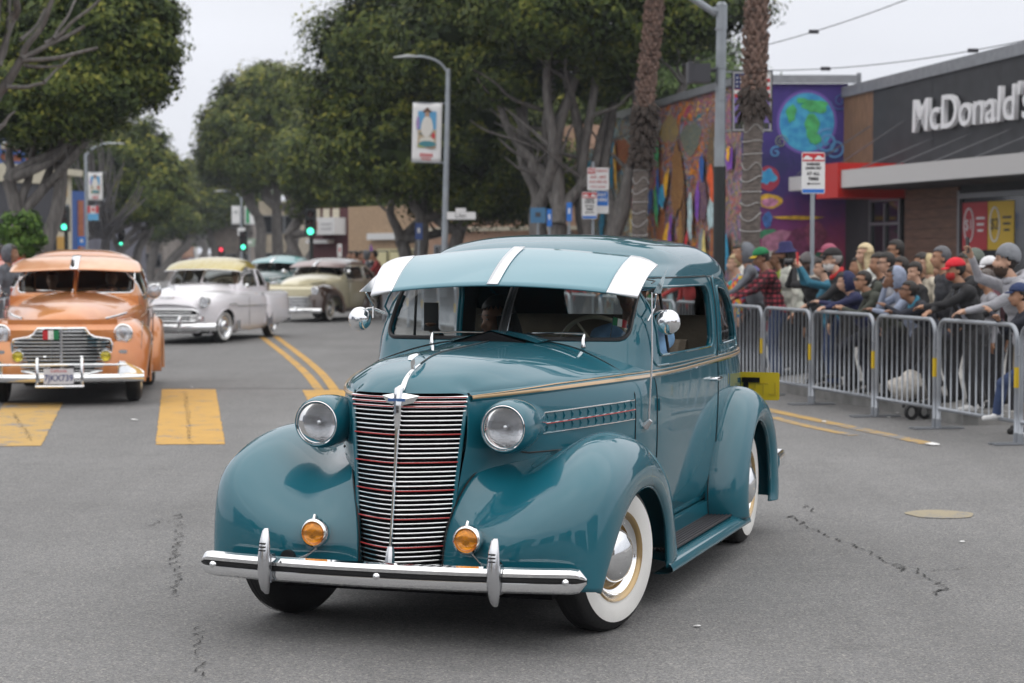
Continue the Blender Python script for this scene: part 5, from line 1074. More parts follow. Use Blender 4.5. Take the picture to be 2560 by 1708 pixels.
    A = np.array([[gp_(z, u, -.022) for u in np.linspace(-1, 1, 25)] for z in np.linspace(1.068, .315, 12)])
    o = MB(); o.grid(A, 0); o.build('grille_backing', [DARK], root)
    zs = np.linspace(1.052, .325, 38)
    for i, z in enumerate(zs):
        big = i in (0, 1, 2); red = i in (0, 1, 2) or i % 6 == 2
        o = MB(); us = np.linspace(-1, 1, 27)
        o.tube([gp_(z, u, -.004) for u in us], .0050 if not big else .0080, 6, 0, flat=(.85, 1.3))
        if red: o.tube([gp_(z, u, .0055) for u in us], .0030, 5, 1)
        o.build('grille_bar', [CHROME, RED], root, ang=80)
    for s in (1, -1):
        o = MB(); o.tube([gp_(z, s * 1.0, 0) for z in np.linspace(1.075, .32, 16)], .009, 8); o.build('grille_edge', [TEAL], root)
    o = MB(); zz = np.linspace(1.05, .36, 20); o.tube([gp_(z, 0, .012) for z in zz], [.026 * (1 - .62 * min(1, i / 9)) if i < 10 else .0115 for i in range(20)], 10, flat=(.7, 1)); o.build('grille_centre_bar', [CHROME], root)
    o = MB(); o.tube([gp_(z, 0, .012) for z in (.43, .40, .355, .33)], [.014, .02, .022, .018], 8); o.build('crank_hole_cover', [CHROME2], root)
    # emblem wings
    o = MB()
    for s in (1, -1):
        o.add([(.575, 0, 1.075), (.59, 0, 1.018), (.562, s * .085, 1.060), (.572, s * .060, 1.030), (.593, s * .02, 1.045)], [(0, 4, 2), (4, 3, 2), (0, 1, 4), (1, 3, 4)])
    o.tube([(.560, 0, 1.095), (.585, 0, 1.085), (.60, 0, 1.03), (.60, 0, .96), (.607, 0, .90)], [.012, .021, .020, .017, .010], 10)
    em = o.build('grille_emblem', [CHROME], root, ang=25)
    o = MB(); o.box((.612, 0, 1.045), (.01, .075, .012)); o.build('emblem_badge', [mat('badge_blue', (.05, .12, .3), .3)], em)
    # hood spine and ornament
    o = MB(); xs = np.linspace(.33, .55, 14); o.tube([on_top(x, 0, .002) for x in xs[:-1]] + [(.568, 0, 1.075)], [.004 + .009 * (i / 13) for i in range(14)], 8, flat=(.6, 1)); o.build('hood_spine', [CHROME], root)
    o = MB(); o.tube([(.27, 0, 1.205), (.31, 0, 1.220), (.37, 0, 1.226), (.43, 0, 1.218), (.455, 0, 1.205)], [.004, .010, .015, .018, .008], 10, flat=(.5, 1)); o.tube([(.42, 0, 1.21), (.41, 0, 1.14)], .01, 8)
    o.build('hood_ornament', [CHROME], root)
    # front fenders
    F0 = [
        [(.52, .86, .25), (.55, .885, .26), (.62, .84, .27), (.655, .69, .27), (.675, .50, .27), (.63, .33, .28), (.575, .19, .30)],
        [(.40, .885, .45), (.43, .915, .46), (.56, .88, .49), (.66, .72, .50), (.68, .52, .48), (.62, .34, .47), (.545, .20, .48)],
        [(.25, .895, .56), (.28, .925, .575), (.43, .915, .655), (.55, .785, .695), (.545, .585, .66), (.51, .41, .61), (.485, .245, .64)],
        [(.09, .895, .615), (.10, .925, .635), (.21, .92, .745), (.315, .79, .825), (.30, .63, .80), (.34, .46, .715), (.37, .30, .74)],
        [(-.10, .895, .63), (-.10, .925, .652), (-.05, .912, .775), (.0, .78, .872), (.0, .65, .85), (.06, .51, .775), (.13, .38, .78)],
        [(-.29, .89, .60), (-.31, .92, .62), (-.325, .90, .735), (-.31, .79, .82), (-.29, .68, .82), (-.25, .59, .79), (-.2, .50, .79)],
        [(-.47, .885, .50), (-.505, .91, .515), (-.58, .895, .60), (-.61, .82, .67), (-.61, .74, .685), (-.58, .68, .68), (-.5, .60, .70)],
        [(-.60, .875, .36), (-.645, .895, .37), (-.745, .885, .415), (-.81, .84, .455), (-.83, .775, .465), (-.81, .72, .47), (-.75, .65, .5)],
        [(-.66, .87, .18), (-.70, .885, .19), (-.83, .88, .205), (-.93, .85, .225), (-.96, .79, .235), (-.95, .73, .24), (-.9, .66, .25)]]
    for s in (1, -1):
        N = np.array(F0, float)
        if s < 0: N = mirror_y(N)
        A = surf(N, 90, 60); o = MB(); o.grid(A, 0, flip=(s < 0)); f = o.build('front_fender', [TEAL], root, ang=70)
        f.modifiers.new('s', 'SOLIDIFY').thickness = .012; f.modifiers['s'].offset = -1
        o = MB(); o.tube([A[i, 2] for i in range(0, 90, 3)], .008, 6); o.build('fender_lip', [TEAL], f)
        o = MB(); o.tube([A[i, -1] + (.004, 0, .002) for i in range(0, 52, 2)], .0035, 5); o.build('fender_seam', [BLACK], f)
    # rear fenders
    cx, cz = -2.86, .33
    st = []
    for a, k1, k2 in ((-24, 1.0, 1.3), (5, 1.0, 1.16), (35, 1.0, 1.05), (65, 1.0, 1.0), (95, 1.0, 1.02), (125, 1.0, 1.1), (155, 1.0, 1.28), (185, 1.02, 1.5), (202, 1.05, 1.62)):
        d = np.array([math.cos(R(a)), 0, math.sin(R(a))]); row = []
        for rr, y in ((.385, .865), (.395, .895), (.45, .912), (.525, .868), (.565, .795), (.575, .70)):
            rad = .395 + (rr - .395) * k2 if rr > .395 else rr
            p = np.array([cx, y, cz]) + d * rad * k1; p[2] = max(p[2], .20); row.append(p)
        st.append(row)
    for s in (1, -1):
        N = np.array(st, float)
        if s < 0: N = mirror_y(N)
        A = surf(N, 80, 40); o = MB(); o.grid(A, 0, flip=(s < 0)); f = o.build('rear_fender', [TEAL], root, ang=70)
        f.modifiers.new('s', 'SOLIDIFY').thickness = .012; f.modifiers['s'].offset = -1
        o = MB(); o.tube([A[i, 4] for i in range(0, 80, 3)], .008, 6); o.build('fender_lip', [TEAL], f)
        o = MB(); o.tube([A[i, -2] + (0, s * .003, 0) for i in range(0, 80, 3)], .004, 5); o.build('fender_seam', [BLACK], f)
        # running board
        o = MB(); o.grid(surf(np.array([[(x, s * y, z) for y, z in ((.66, .232), (.80, .222), (.875, .205), (.90, .175), (.885, .155), (.80, .15))] for x in (-.66, -.9, -1.6, -2.3, -2.55)]), 20, 20), 0, flip=(s > 0)); rbd = o.build('running_board', [TEAL], root, ang=60)
        rm = mat('rubber_mat', (.022, .02, .024), .55)
        o = MB(); o.add([(x, s * y, .2285) for x in (-.93, -2.40) for y in (.67, .845)], [(0, 1, 3, 2)], flip=(s > 0))
        for k in range(9): o.tube([(-.93, s * (.675 + k * .02), .231), (-2.40, s * (.675 + k * .02), .231)], .0048, 6)
        o.build('rubber_mat', [rm], rbd)
        o = MB(); o.box((-1.6, s * .70, .26), (1.9, .03, .10)); o.build('sill', [TEAL], root)
    # under-body
    o = MB(); o.box((-1.6, 0, .25), (4.0, 1.25, .12)); o.box((-.2, 0, .50), (1.1, .5, .34)); o.build('chassis', [DARK], root)
    # headlights
    for s in (1, -1):
        o = MB(); Mx = Matrix.Translation((0, s * .43, .925)) @ rotm('Y', 90)
        o.lathe([(.088, .47), (.1, .478), (.108, .462), (.115, .42), (.117, .36), (.112, .28), (.098, .18), (.075, .08), (.045, -.01), (.01, -.05)], 40, Mx)
        hp = o.build('headlight', [TEAL], root, ang=70)
        if hp.data.polygons[20].normal.x < 0 and False: hp.data.flip_normals()
        o = MB(); o.tube(curve([(.25, s * .45, .925), (.27, s * .37, .915), (.29, s * .29, .90), (.25, s * .24, .89)], 8), [.098, .090, .078, .068, .066, .074, .09, .11], 18, flat=(.9, 1.2)); o.build('headlight_neck', [TEAL], hp)
        o = MB(); o.lathe([(.088, .466), (.0945, .478), (.101, .474), (.104, .462)], 40, Mx); o.build('headlight_rim', [CHROME], hp)
        o = MB(); o.lathe([(.092, .468), (.075, .482), (.05, .491), (.025, .496), (.001, .497)], 40, Mx); o.build('headlight_lens', [CLEAR], hp)
        o = MB(); o.lathe([(.091, .466), (.084, .450), (.068, .432), (.046, .418), (.022, .411), (.001, .410)][::-1], 40, Mx); o.build('reflector', [BOWL], hp)
        o = MB(); o.lathe([(.001, .450), (.010, .446), (.013, .436), (.008, .41)], 14, Mx); o.build('bulb', [CHROME2], hp)
        # fog lamps
        o = MB(); Mx = Matrix.Translation((0, s * .345, .475)) @ rotm('Y', 90)
        o.lathe([(.047, .70), (.052, .712), (.060, .706), (.063, .69), (.060, .66), (.045, .61), (.02, .58), (.001, .575)], 32, Mx)
        o.tube([(.70, s * .345, .532), (.69, s * .345, .548), (.67, s * .345, .54)], .008, 8)
        o.tube([(.655, s * .345, .42), (.64, s * .36, .395), (.66, s * .40, .365), (.74, s * .44, .345)], .009, 8, flat=(.6, 1.4))
        fl = o.build('fog_lamp', [CHROME], root, ang=60)
        o = MB(); o.lathe([(.050, .70), (.04, .711), (.02, .718), (.001, .72)], 32, Mx); o.build('fog_lamp_lens', [AMBER], fl)
        o = MB(); o.tube([(.66, s * .47, .365), (.70, s * .47, .365)], .032, 14); o.build('horn_grommet', [BLACK], fl)
    # bumper
    def bx(y): return .82 - .115 * abs(y / .9) ** 2.2
    ys = np.linspace(-.868, .868, 61)
    prof = [(-.02, .395), (.002, .405), (.022, .398), (.034, .378), (.032, .360), (.020, .354), (.020, .336), (.032, .330), (.034, .305), (.026, .285), (.004, .272), (-.02, .278)]
    A = []
    for y in ys:
        e_ = max(0, (abs(y) - .815) / .054); k = math.sqrt(max(.02, 1 - e_ * e_)) if e_ > 0 else 1
        A.append([(bx(y) + px_ * k, y, .330 + (z - .338) * k * .80) for px_, z in prof])
    A = np.array(A); o = MB()
    for a_, b_, m in ((0, 5, 0), (4, 8, 1), (7, 12, 0)): o.grid(A[:, a_:b_], m)
    o.grid(A[:, [11, 0]], 1)
    bmp = o.build('bumper', [CHROME, BLACK], root, ang=35)
    for y in (-.79, 0, .79):
        o = MB(); o.lathe([(.016, 0), (.016, .008), (.010, .014), (.001, .016)], 16, Matrix.Translation((bx(y) + .022, y, .328)) @ rotm('Y', 90)); o.build('bumper_bolt', [CHROME], bmp)
    for s in (1, -1):
        o = MB(); y = s * .51; x0 = bx(y) + .03
        prof2 = [(.475, .012, .0), (.465, .020, .01), (.42, .030, .022), (.36, .036, .03), (.30, .037, .03), (.25, .033, .026), (.215, .025, .018), (.195, .012, .0)]
        A = np.array([[(x0 + d * .9 + hw * .65 * math.cos(t), y + hw * .78 * math.sin(t), z) for t in np.linspace(-math.pi / 2, math.pi / 2, 9)] for z, hw, d in prof2]) + np.array([0, 0, .030])
        o.grid(A, 0, flip=True)
        o.box((x0 - .012, y, .335), (.04, .05, .12)); g = o.build('bumper_guard', [CHROME2], root, ang=50)
        for z in (.415, .40, .385):
            o = MB(); o.box((x0 + .045, y, z + .03), (.01, .028, .005)); o.build('guard_slot', [BLACK], g)
        o = MB(); o.box((.62, s * .42, .335), (.30, .06, .03)); o.build('bumper_bracket', [DARK], root)
    # wheels
    wheel(root, (0, .735, .335), 1, -17); wheel(root, (0, -.735, .335), -1, -17)
    wheel(root, (-2.86, .74, .335), 1, 0); wheel(root, (-2.86, -.74, .335), -1, 0)
    # sun visor
    vy = (-.725, -.65, -.48, 0, .48, .65, .725); vyb = (-.69, -.625, -.46, 0, .46, .625, .69)
    bot = [(-.80, 1.455), (-.76, 1.468), (-.715, 1.492), (-.665, 1.515), (-.715, 1.492), (-.76, 1.468), (-.80, 1.455)]
    top = [(-1.06, 1.610), (-1.08, 1.645), (-1.13, 1.665), (-1.10, 1.697), (-1.13, 1.665), (-1.08, 1.645), (-1.06, 1.610)]
    net = []
    for k in range(4):
        t = k / 3; row = []
        for (bx_, bz), (tx, tz), y, yb in zip(bot, top, vy, vyb):
            row.append((tx + (bx_ - tx) * t, y + (yb - y) * t, tz + (bz - tz) * t + .022 * math.sin(math.pi * t)))
        net.append(row)
    A = surf(np.array(net), 14, 97)
    VIS = mat('visor_paint', (.085, .24, .30), .30, .05, 1.)
    n0, n1 = 26, 71
    o = MB(); o.grid(A[:, n0:n1], 0); v = o.build('sun_visor', [VIS], root, ang=70)
    v.modifiers.new('s', 'SOLIDIFY').thickness = .008
    VW = mat('visor_chrome', (.80, .81, .83), .35, .85, noise=.02)
    for a_, b_ in ((0, n0 + 1), (n1 - 1, 97)):
        o = MB(); o.grid(A[:, a_:b_] + np.array([.002, 0, .002]), 0); e_ = o.build('visor_end', [VW], v, ang=70); e_.modifiers.new('s', 'SOLIDIFY').thickness = .010
    o = MB(); o.grid(A[:, 47:50] * np.array([1, .85, 1]) + np.array([.006, 0, .006]), 0); o.build('visor_strip', [VW], v, ang=70).modifiers.new('s', 'SOLIDIFY').thickness = .004
    for s in (1, -1):
        o = MB(); o.tube([(-.90, s * .755, 1.47), (-.95, s * .735, 1.40), (-.90, s * .715, 1.34)], .005, 6); o.add([(-.88, s * .785, 1.475), (-1.16, s * .75, 1.60), (-1.05, s * .70, 1.47)], [(0, 1, 2)]); o.build('visor_bracket', [CHROME2], v)
    # wipers, cowl vent
    for s in (1, -1):
        y0 = s * .42 if s > 0 else -.36
        o = MB(); p = np.array([-.795, y0, 1.245]); o.tube([p - (0, 0, .03), p + (.003, 0, .004), p + (-.014, 0, .030)], [.013, .009, .007], 10)
        o.tube([p + (-.014, 0, .032), p + (-.03, -s * .12 if s > 0 else .12, .034), p + (-.05, (-.30 if s > 0 else .32), .032)], [.007, .005, .003], 6)
        o.build('wiper', [CHROME], root)
        o = MB(); o.tube([p + (-.03, -.10 if s > 0 else .10, .036), p + (-.045, -.40 if s > 0 else .34, .022)], .0035, 5); o.build('wiper_blade', [BLACK], root)
    o = MB(); o.add([(-.665, -.225, 1.237), (-.665, .225, 1.237), (-.635, 0, 1.296), (-.82, -.26, 1.250), (-.82, .26, 1.250), (-.84, 0, 1.290)], [(0, 2, 5, 3), (1, 4, 5, 2)]); o.build('cowl_vent', [TEAL], root, smooth=False)
    o = MB(); o.add([(-.64, -.215, 1.226), (-.64, .215, 1.226), (-.615, 0, 1.288), (-.60, 0, 1.225), (-.75, -.20, 1.23), (-.75, .20, 1.23), (-.75, 0, 1.285)], [(0, 3, 2), (3, 1, 2), (0, 2, 6, 4), (1, 5, 6, 2)]); o.build('vent_opening', [DARK], root)
    # mirrors and aerial
    for s in (1, -1):
        o = MB(); c_ = np.array([-.93, s * .805, 1.335]); o.tube(curve([(-1.02, s * .70, 1.36), (-.99, s * .76, 1.385), (-.955, s * .80, 1.37), c_ + (-.0, 0, .0)], 10), .008, 8)
        o.lathe([(.001, .032), (.03, .028), (.05, .016), (.06, .0), (.062, -.012), (.058, -.016), (.001, -.016)], 28, Matrix.Translation(c_) @ rotm('Y', 90)); mo = o.build('side_mirror', [CHROME], root, ang=60)
        o = MB(); o.lathe([(.012, .03), (.012, .045), (.001, .048)], 10, Matrix.Translation(c_) @ rotm('Y', 90)); o.build('mirror_knob', [CHROME2], mo)
    p = on_side(-.76, .86, 1, .02)
    o = MB(); o.tube([p, p + (-.02, .012, .30), p + (-.06, -.0, .62)], [.006, .005, .003], 6); o.tube([p - (0, .02, .02), p + (0, .01, .012)], [.022, .012], 8)
    o.build('radio_aerial', [CHROME2], root)
    # cabin
    o = MB(); o.box((-2.75, 0, .70), (.6, 1.2, .28)); o.grid(surf(np.array([[(x, y, z) for y in (-.62, -.55, 0, .55, .62)] for x, z in ((-2.55, .75), (-2.75, 1.08), (-2.88, 1.27), (-2.98, 1.26), (-3.05, .8))]), 20, 20), 0); o.build('rear_seat', [UPH], root)
    o = MB(); o.box((-1.75, 0, .68), (.5, 1.2, .26)); o.grid(surf(np.array([[(x, y, z) for y in (-.60, -.56, -.05, 0, .05, .56, .60)] for x, z in ((-1.85, .75), (-1.95, 1.0), (-2.04, 1.17), (-2.12, 1.16), (-2.15, .8))]), 20, 30), 0); o.build('front_seat', [UPH], root)
    o = MB(); o.box((-1.07, 0, 1.13), (.16, 1.24, .16)); o.build('dashboard', [TEAL], root)
    o = MB(); Mx = Matrix.Translation((-1.37, .34, 1.17)) @ rotm('Y', -62); o.lathe([(.20 + .012 * math.cos(t), .012 * math.sin(t)) for t in np.linspace(0, 2 * math.pi, 9)], 40, Mx)
    for a in (90, 210, 330): o.tube([Mx @ Vector((0, 0, -.01)), Mx @ Vector((.2 * math.cos(R(a)), .2 * math.sin(R(a)), 0))], .008, 6)
    o.tube([Mx @ Vector((0, 0, 0)), (-1.0, .34, .85)], .018, 8); o.build('steering_wheel', [mat('ivory_plastic', (.30, .27, .2), .4)], root)
    o = MB(); o.box((-1.9, 0, .42), (2.9, 1.3, .04)); o.build('cabin_floor', [LINER], root)
    # dashboard flags, hanging dice charm
    o = MB(); o.tube([(-.98, .50, 1.23), (-1.0, .515, 1.36)], .002, 5); fl = o.build('flag_stick', [CHROME2], root)
    for k, m in enumerate((mat('flag_green', (.01, .18, .07), .7), mat('flag_white', (.8, .8, .78), .7), mat('flag_red', (.5, .02, .03), .7))):
        o = MB(); o.add([(-1.0, .515 + k * .024, 1.355 - k * .006), (-1.0, .537 + k * .024, 1.35 - k * .006), (-.995, .535 + k * .024, 1.312 - k * .006), (-.995, .512 + k * .024, 1.316 - k * .006)], [(0, 1, 2, 3)]); o.build('flag_panel', [m], fl)
    # yellow plate on the tail
    o = MB(); o.prism(rrect(-.135, .11, -.085, .085, .012), -.002, .002, Matrix.Translation((-3.55, .765, .862)) @ rotm('Z', 90) @ rotm('X', 90) ); pl = o.build('licence_plate', [mat('plate_yellow', (.55, .40, .01), .35, noise=.05)], root)
    o = MB(); o.box((-3.538, .70, .90), (.012, .11, .03)); o.box((-3.538, .67, .86), (.012, .03, .08)); o.build('plate_bracket', [DARK], pl)
    text('plate_digits', 'LT5', .11, mat('plate_yellow_emboss', (.45, .32, .01), .35), pl, (-3.546, .775, .842), (R(90), 0, R(90)), ext=.002, sx=-1.)
    o = MB(); o.box((-3.70, .60, .60), (.5, .02, .02)); o.build('plate_arm', [BLACK], root)
    # rear bumper
    o = MB(); o.tube([(-3.55, .86, .40), (-3.85, .84, .40), (-4.0, .6, .40), (-4.05, 0, .40), (-4.0, -.6, .40), (-3.85, -.84, .40), (-3.55, -.86, .40)], .05, 10, flat=(1, .4)); o.build('rear_bumper', [CHROME], root)
    return body
hero_body = build_hero(hero)
# ------------------------------------------------------------------ crowd barriers
def bline(Y, off=0.): return rline(off, Y)
STEEL = mat('barrier_steel', (.30, .32, .35), .38, .55, noise=.12, nscale=5); TAGY = mat('yellow_sticker', (.62, .42, .01), .5)
_bar = {}
def barrier(A, B_, label, group, first=[None]):
    A = np.array(A); B_ = np.array(B_); d = B_ - A; L_ = float(np.linalg.norm(d)); r = empty('crowd_barrier', (A[0], A[1], 0), math.atan2(d[1], d[0]), label, 'barrier', group)
    x0, x1, zt_, zb_, q = .045, L_ - .045, 1.05, .20, .13
    pts = [(x0, 0, .02)] + [(x0, 0, z) for z in (.3, .6, .85)] + [(x0 + q * (1 - math.cos(a)), 0, zt_ - q + q * math.sin(a)) for a in np.linspace(0, math.pi / 2, 7)] + [(x1 - q * (1 - math.cos(a)), 0, zt_ - q + q * math.sin(a)) for a in np.linspace(math.pi / 2, 0, 7)] + [(x1, 0, z) for z in (.85, .6, .3, .02)]
    o = MB(); o.tube(pts, .0215, 10); fr = o.build('frame', [STEEL], r, ang=None)
    o = MB(); o.tube([(x0, 0, zb_), (x1, 0, zb_)], .019, 8); o.build('bottom_rail', [STEEL], r, ang=None)
    if 'bar' not in _bar:
        o = MB(); o.tube([(0, 0, zb_), (0, 0, zt_)], .0095, 6); ob = o.build('bar', [STEEL], r, ang=None); _bar['bar'] = ob.data; bpy.data.objects.remove(ob)
        o = MB(); o.box((0, 0, .012), (.05, .52, .012)); o.tube([(0, 0, .01), (0, 0, .10)], .026, 8); ob = o.build('foot', [STEEL], r); _bar['foot'] = ob.data; bpy.data.objects.remove(ob)
        o = MB(); o.tube([(0, 0, .50), (0, 0, .68)], .0235, 10); ob = o.build('yellow_label', [TAGY], r); _bar['yellow_label'] = ob.data; bpy.data.objects.remove(ob)
    n = max(6, int(round((L_ - .1) / .125)))
    def inst(nm, x_): ob = bpy.data.objects.new(nm, _bar[nm]); COL.objects.link(ob); ob.parent = r; ob.location = (x_, 0, 0)
    for k in range(1, n): inst('bar', x0 + (x1 - x0) * k / n)
    inst('foot', x0); inst('foot', x1); inst('yellow_label', x1)
    o = MB(); o.tube([(x1 + .02, 0, .78), (x1 + .08, 0, .78), (x1 + .08, 0, .70)], .01, 6); o.build('hook', [STEEL], r)
    return r
YB = [15.9, 17.47, 19.08, 20.5, 22.2, 23.7, 25.3, 27.0, 28.8, 30.6, 32.4, 34.2, 36, 37.8, 39.6, 41.4, 43.2, 45, 46.8, 48.6, 50.4]
BL = {0: 'crowd barrier cut by the right edge of the picture', 1: 'crowd barrier below the man in the grey beanie', 2: 'crowd barrier before the person with the red cap', 3: 'crowd barrier before the woman with glasses leaning', 4: 'crowd barrier before the navy hooded woman', 5: 'crowd barrier just right of the yellow rear plate', 6: 'crowd barrier half hidden by the teal sedan rear'}
for k in range(len(YB) - 1):
    ya, yb = YB[k + 1], YB[k]
    barrier((bline(ya), ya), (bline(yb), yb), BL.get(k, 'steel crowd barrier seen through or beyond the teal sedan'), 'steel crowd barriers along the right kerb')
for k, ya in enumerate((26, 28.2, 30.4, 32.6, 34.8, 37, 39.2)):
    barrier((lline(-.3, ya + 2.1), ya + 2.1), (lline(-.3, ya), ya), 'steel crowd barrier along the left kerb by the orange car', 'steel crowd barriers along the left kerb')
# ------------------------------------------------------------------ people
SKINS = {'tan': (.36, .19, .115), 'light': (.50, .30, .21), 'brown': (.22, .11, .065), 'dark': (.075, .038, .026)}
def V3(*a): return np.array(a, float)
def ik(S, T, l1, l2, pole):
    d = T - S; D = np.linalg.norm(d)
    if D > (l1 + l2) * .985: T = S + d / D * (l1 + l2) * .985; d = T - S; D = np.linalg.norm(d)
    u = d / D; a = (l1 ** 2 - l2 ** 2 + D ** 2) / (2 * D); h_ = math.sqrt(max(0, l1 ** 2 - a ** 2)); p = pole - u * (pole @ u); p /= np.linalg.norm(p) + 1e-9
    return S + u * a + p * h_, T
_ico = {}
def ico(n):
    if n not in _ico:
        b = bmesh.new(); bmesh.ops.create_icosphere(b, subdivisions=n, radius=1.0); _ico[n] = (np.array([v.co[:] for v in b.verts]), np.array([[v.index for v in f.verts] for f in b.faces])); b.free()
    return _ico[n]
def fig_mesh(prims, vox, matidx_names, name):
    """prims: list of (a, b, ra, rb, mat, scale or None) tapered capsules or ellipsoids; one continuous remeshed skin"""
    V = []; F = []; k = 0; iv, fi = ico(2)
    for p in prims:
        a, b, ra, rb, m, sc_ = p
        if sc_ is not None:   # ellipsoid at a, axes sc_, rotation matrix b
            vv = (iv * sc_) @ b.T + a; V.append(vv); F.append(fi + k); k += len(vv); continue
        ax = b - a; L_ = np.linalg.norm(ax) + 1e-9; u = ax / L_; t = iv @ u
        vv = iv * np.where(t > 0, rb, ra)[:, None] + a + np.where(t > 0, 1, 0)[:, None] * ax
        V.append(vv); F.append(fi + k); k += len(vv)
    V = np.concatenate(V); F = np.concatenate(F)
    o = mesh_obj(name, V, F, [], None, smooth=False)
    md = o.modifiers.new('r', 'REMESH'); md.mode = 'VOXEL'; md.voxel_size = vox
    ms = o.modifiers.new('s', 'SMOOTH'); ms.iterations = 2; ms.factor = .5
    dg = bpy.context.evaluated_depsgraph_get(); me = bpy.data.meshes.new_from_object(o.evaluated_get(dg)); old = o.data; o.data = me; o.modifiers.clear(); bpy.data.meshes.remove(old)
    n = len(me.vertices); co = np.empty(n * 3, np.float32); me.vertices.foreach_get('co', co); co = co.reshape(-1, 3)
    nf = len(me.polygons); ce = np.empty(nf * 3, np.float32); me.polygons.foreach_get('center', ce); ce = ce.reshape(-1, 3)
    best = np.full(nf, 1e9); mi = np.zeros(nf, int)
    for p in prims:
        a, b, ra, rb, m, sc_ = p
        if sc_ is not None:
            q = (ce - a) @ b / sc_; dd = (np.linalg.norm(q, axis=1) - 1) * min(sc_)
        else:
            ax = b - a; t = np.clip((ce - a) @ ax / (ax @ ax + 1e-9), 0, 1); dd = np.linalg.norm(ce - a - t[:, None] * ax, axis=1) - (ra + (rb - ra) * t)
        g = dd < best; best[g] = dd[g]; mi[g] = m
    me.materials.clear()
    for m in matidx_names: me.materials.append(m)
    me.polygons.foreach_set('material_index', mi.astype(np.int32)); me.shade_smooth(); me.update()
    return o
def rotz(a): c, s = math.cos(a), math.sin(a); return np.array([[c, -s, 0], [s, c, 0], [0, 0, 1]])
def roty(a): c, s = math.cos(a), math.sin(a); return np.array([[c, 0, s], [0, 1, 0], [-s, 0, c]])
def cloth(key, c, **k): return mat('cloth_' + key, c, .85, noise=k.pop('noise', .18), nscale=k.pop('nscale', 9), bump=.9, bscale=8, **k)
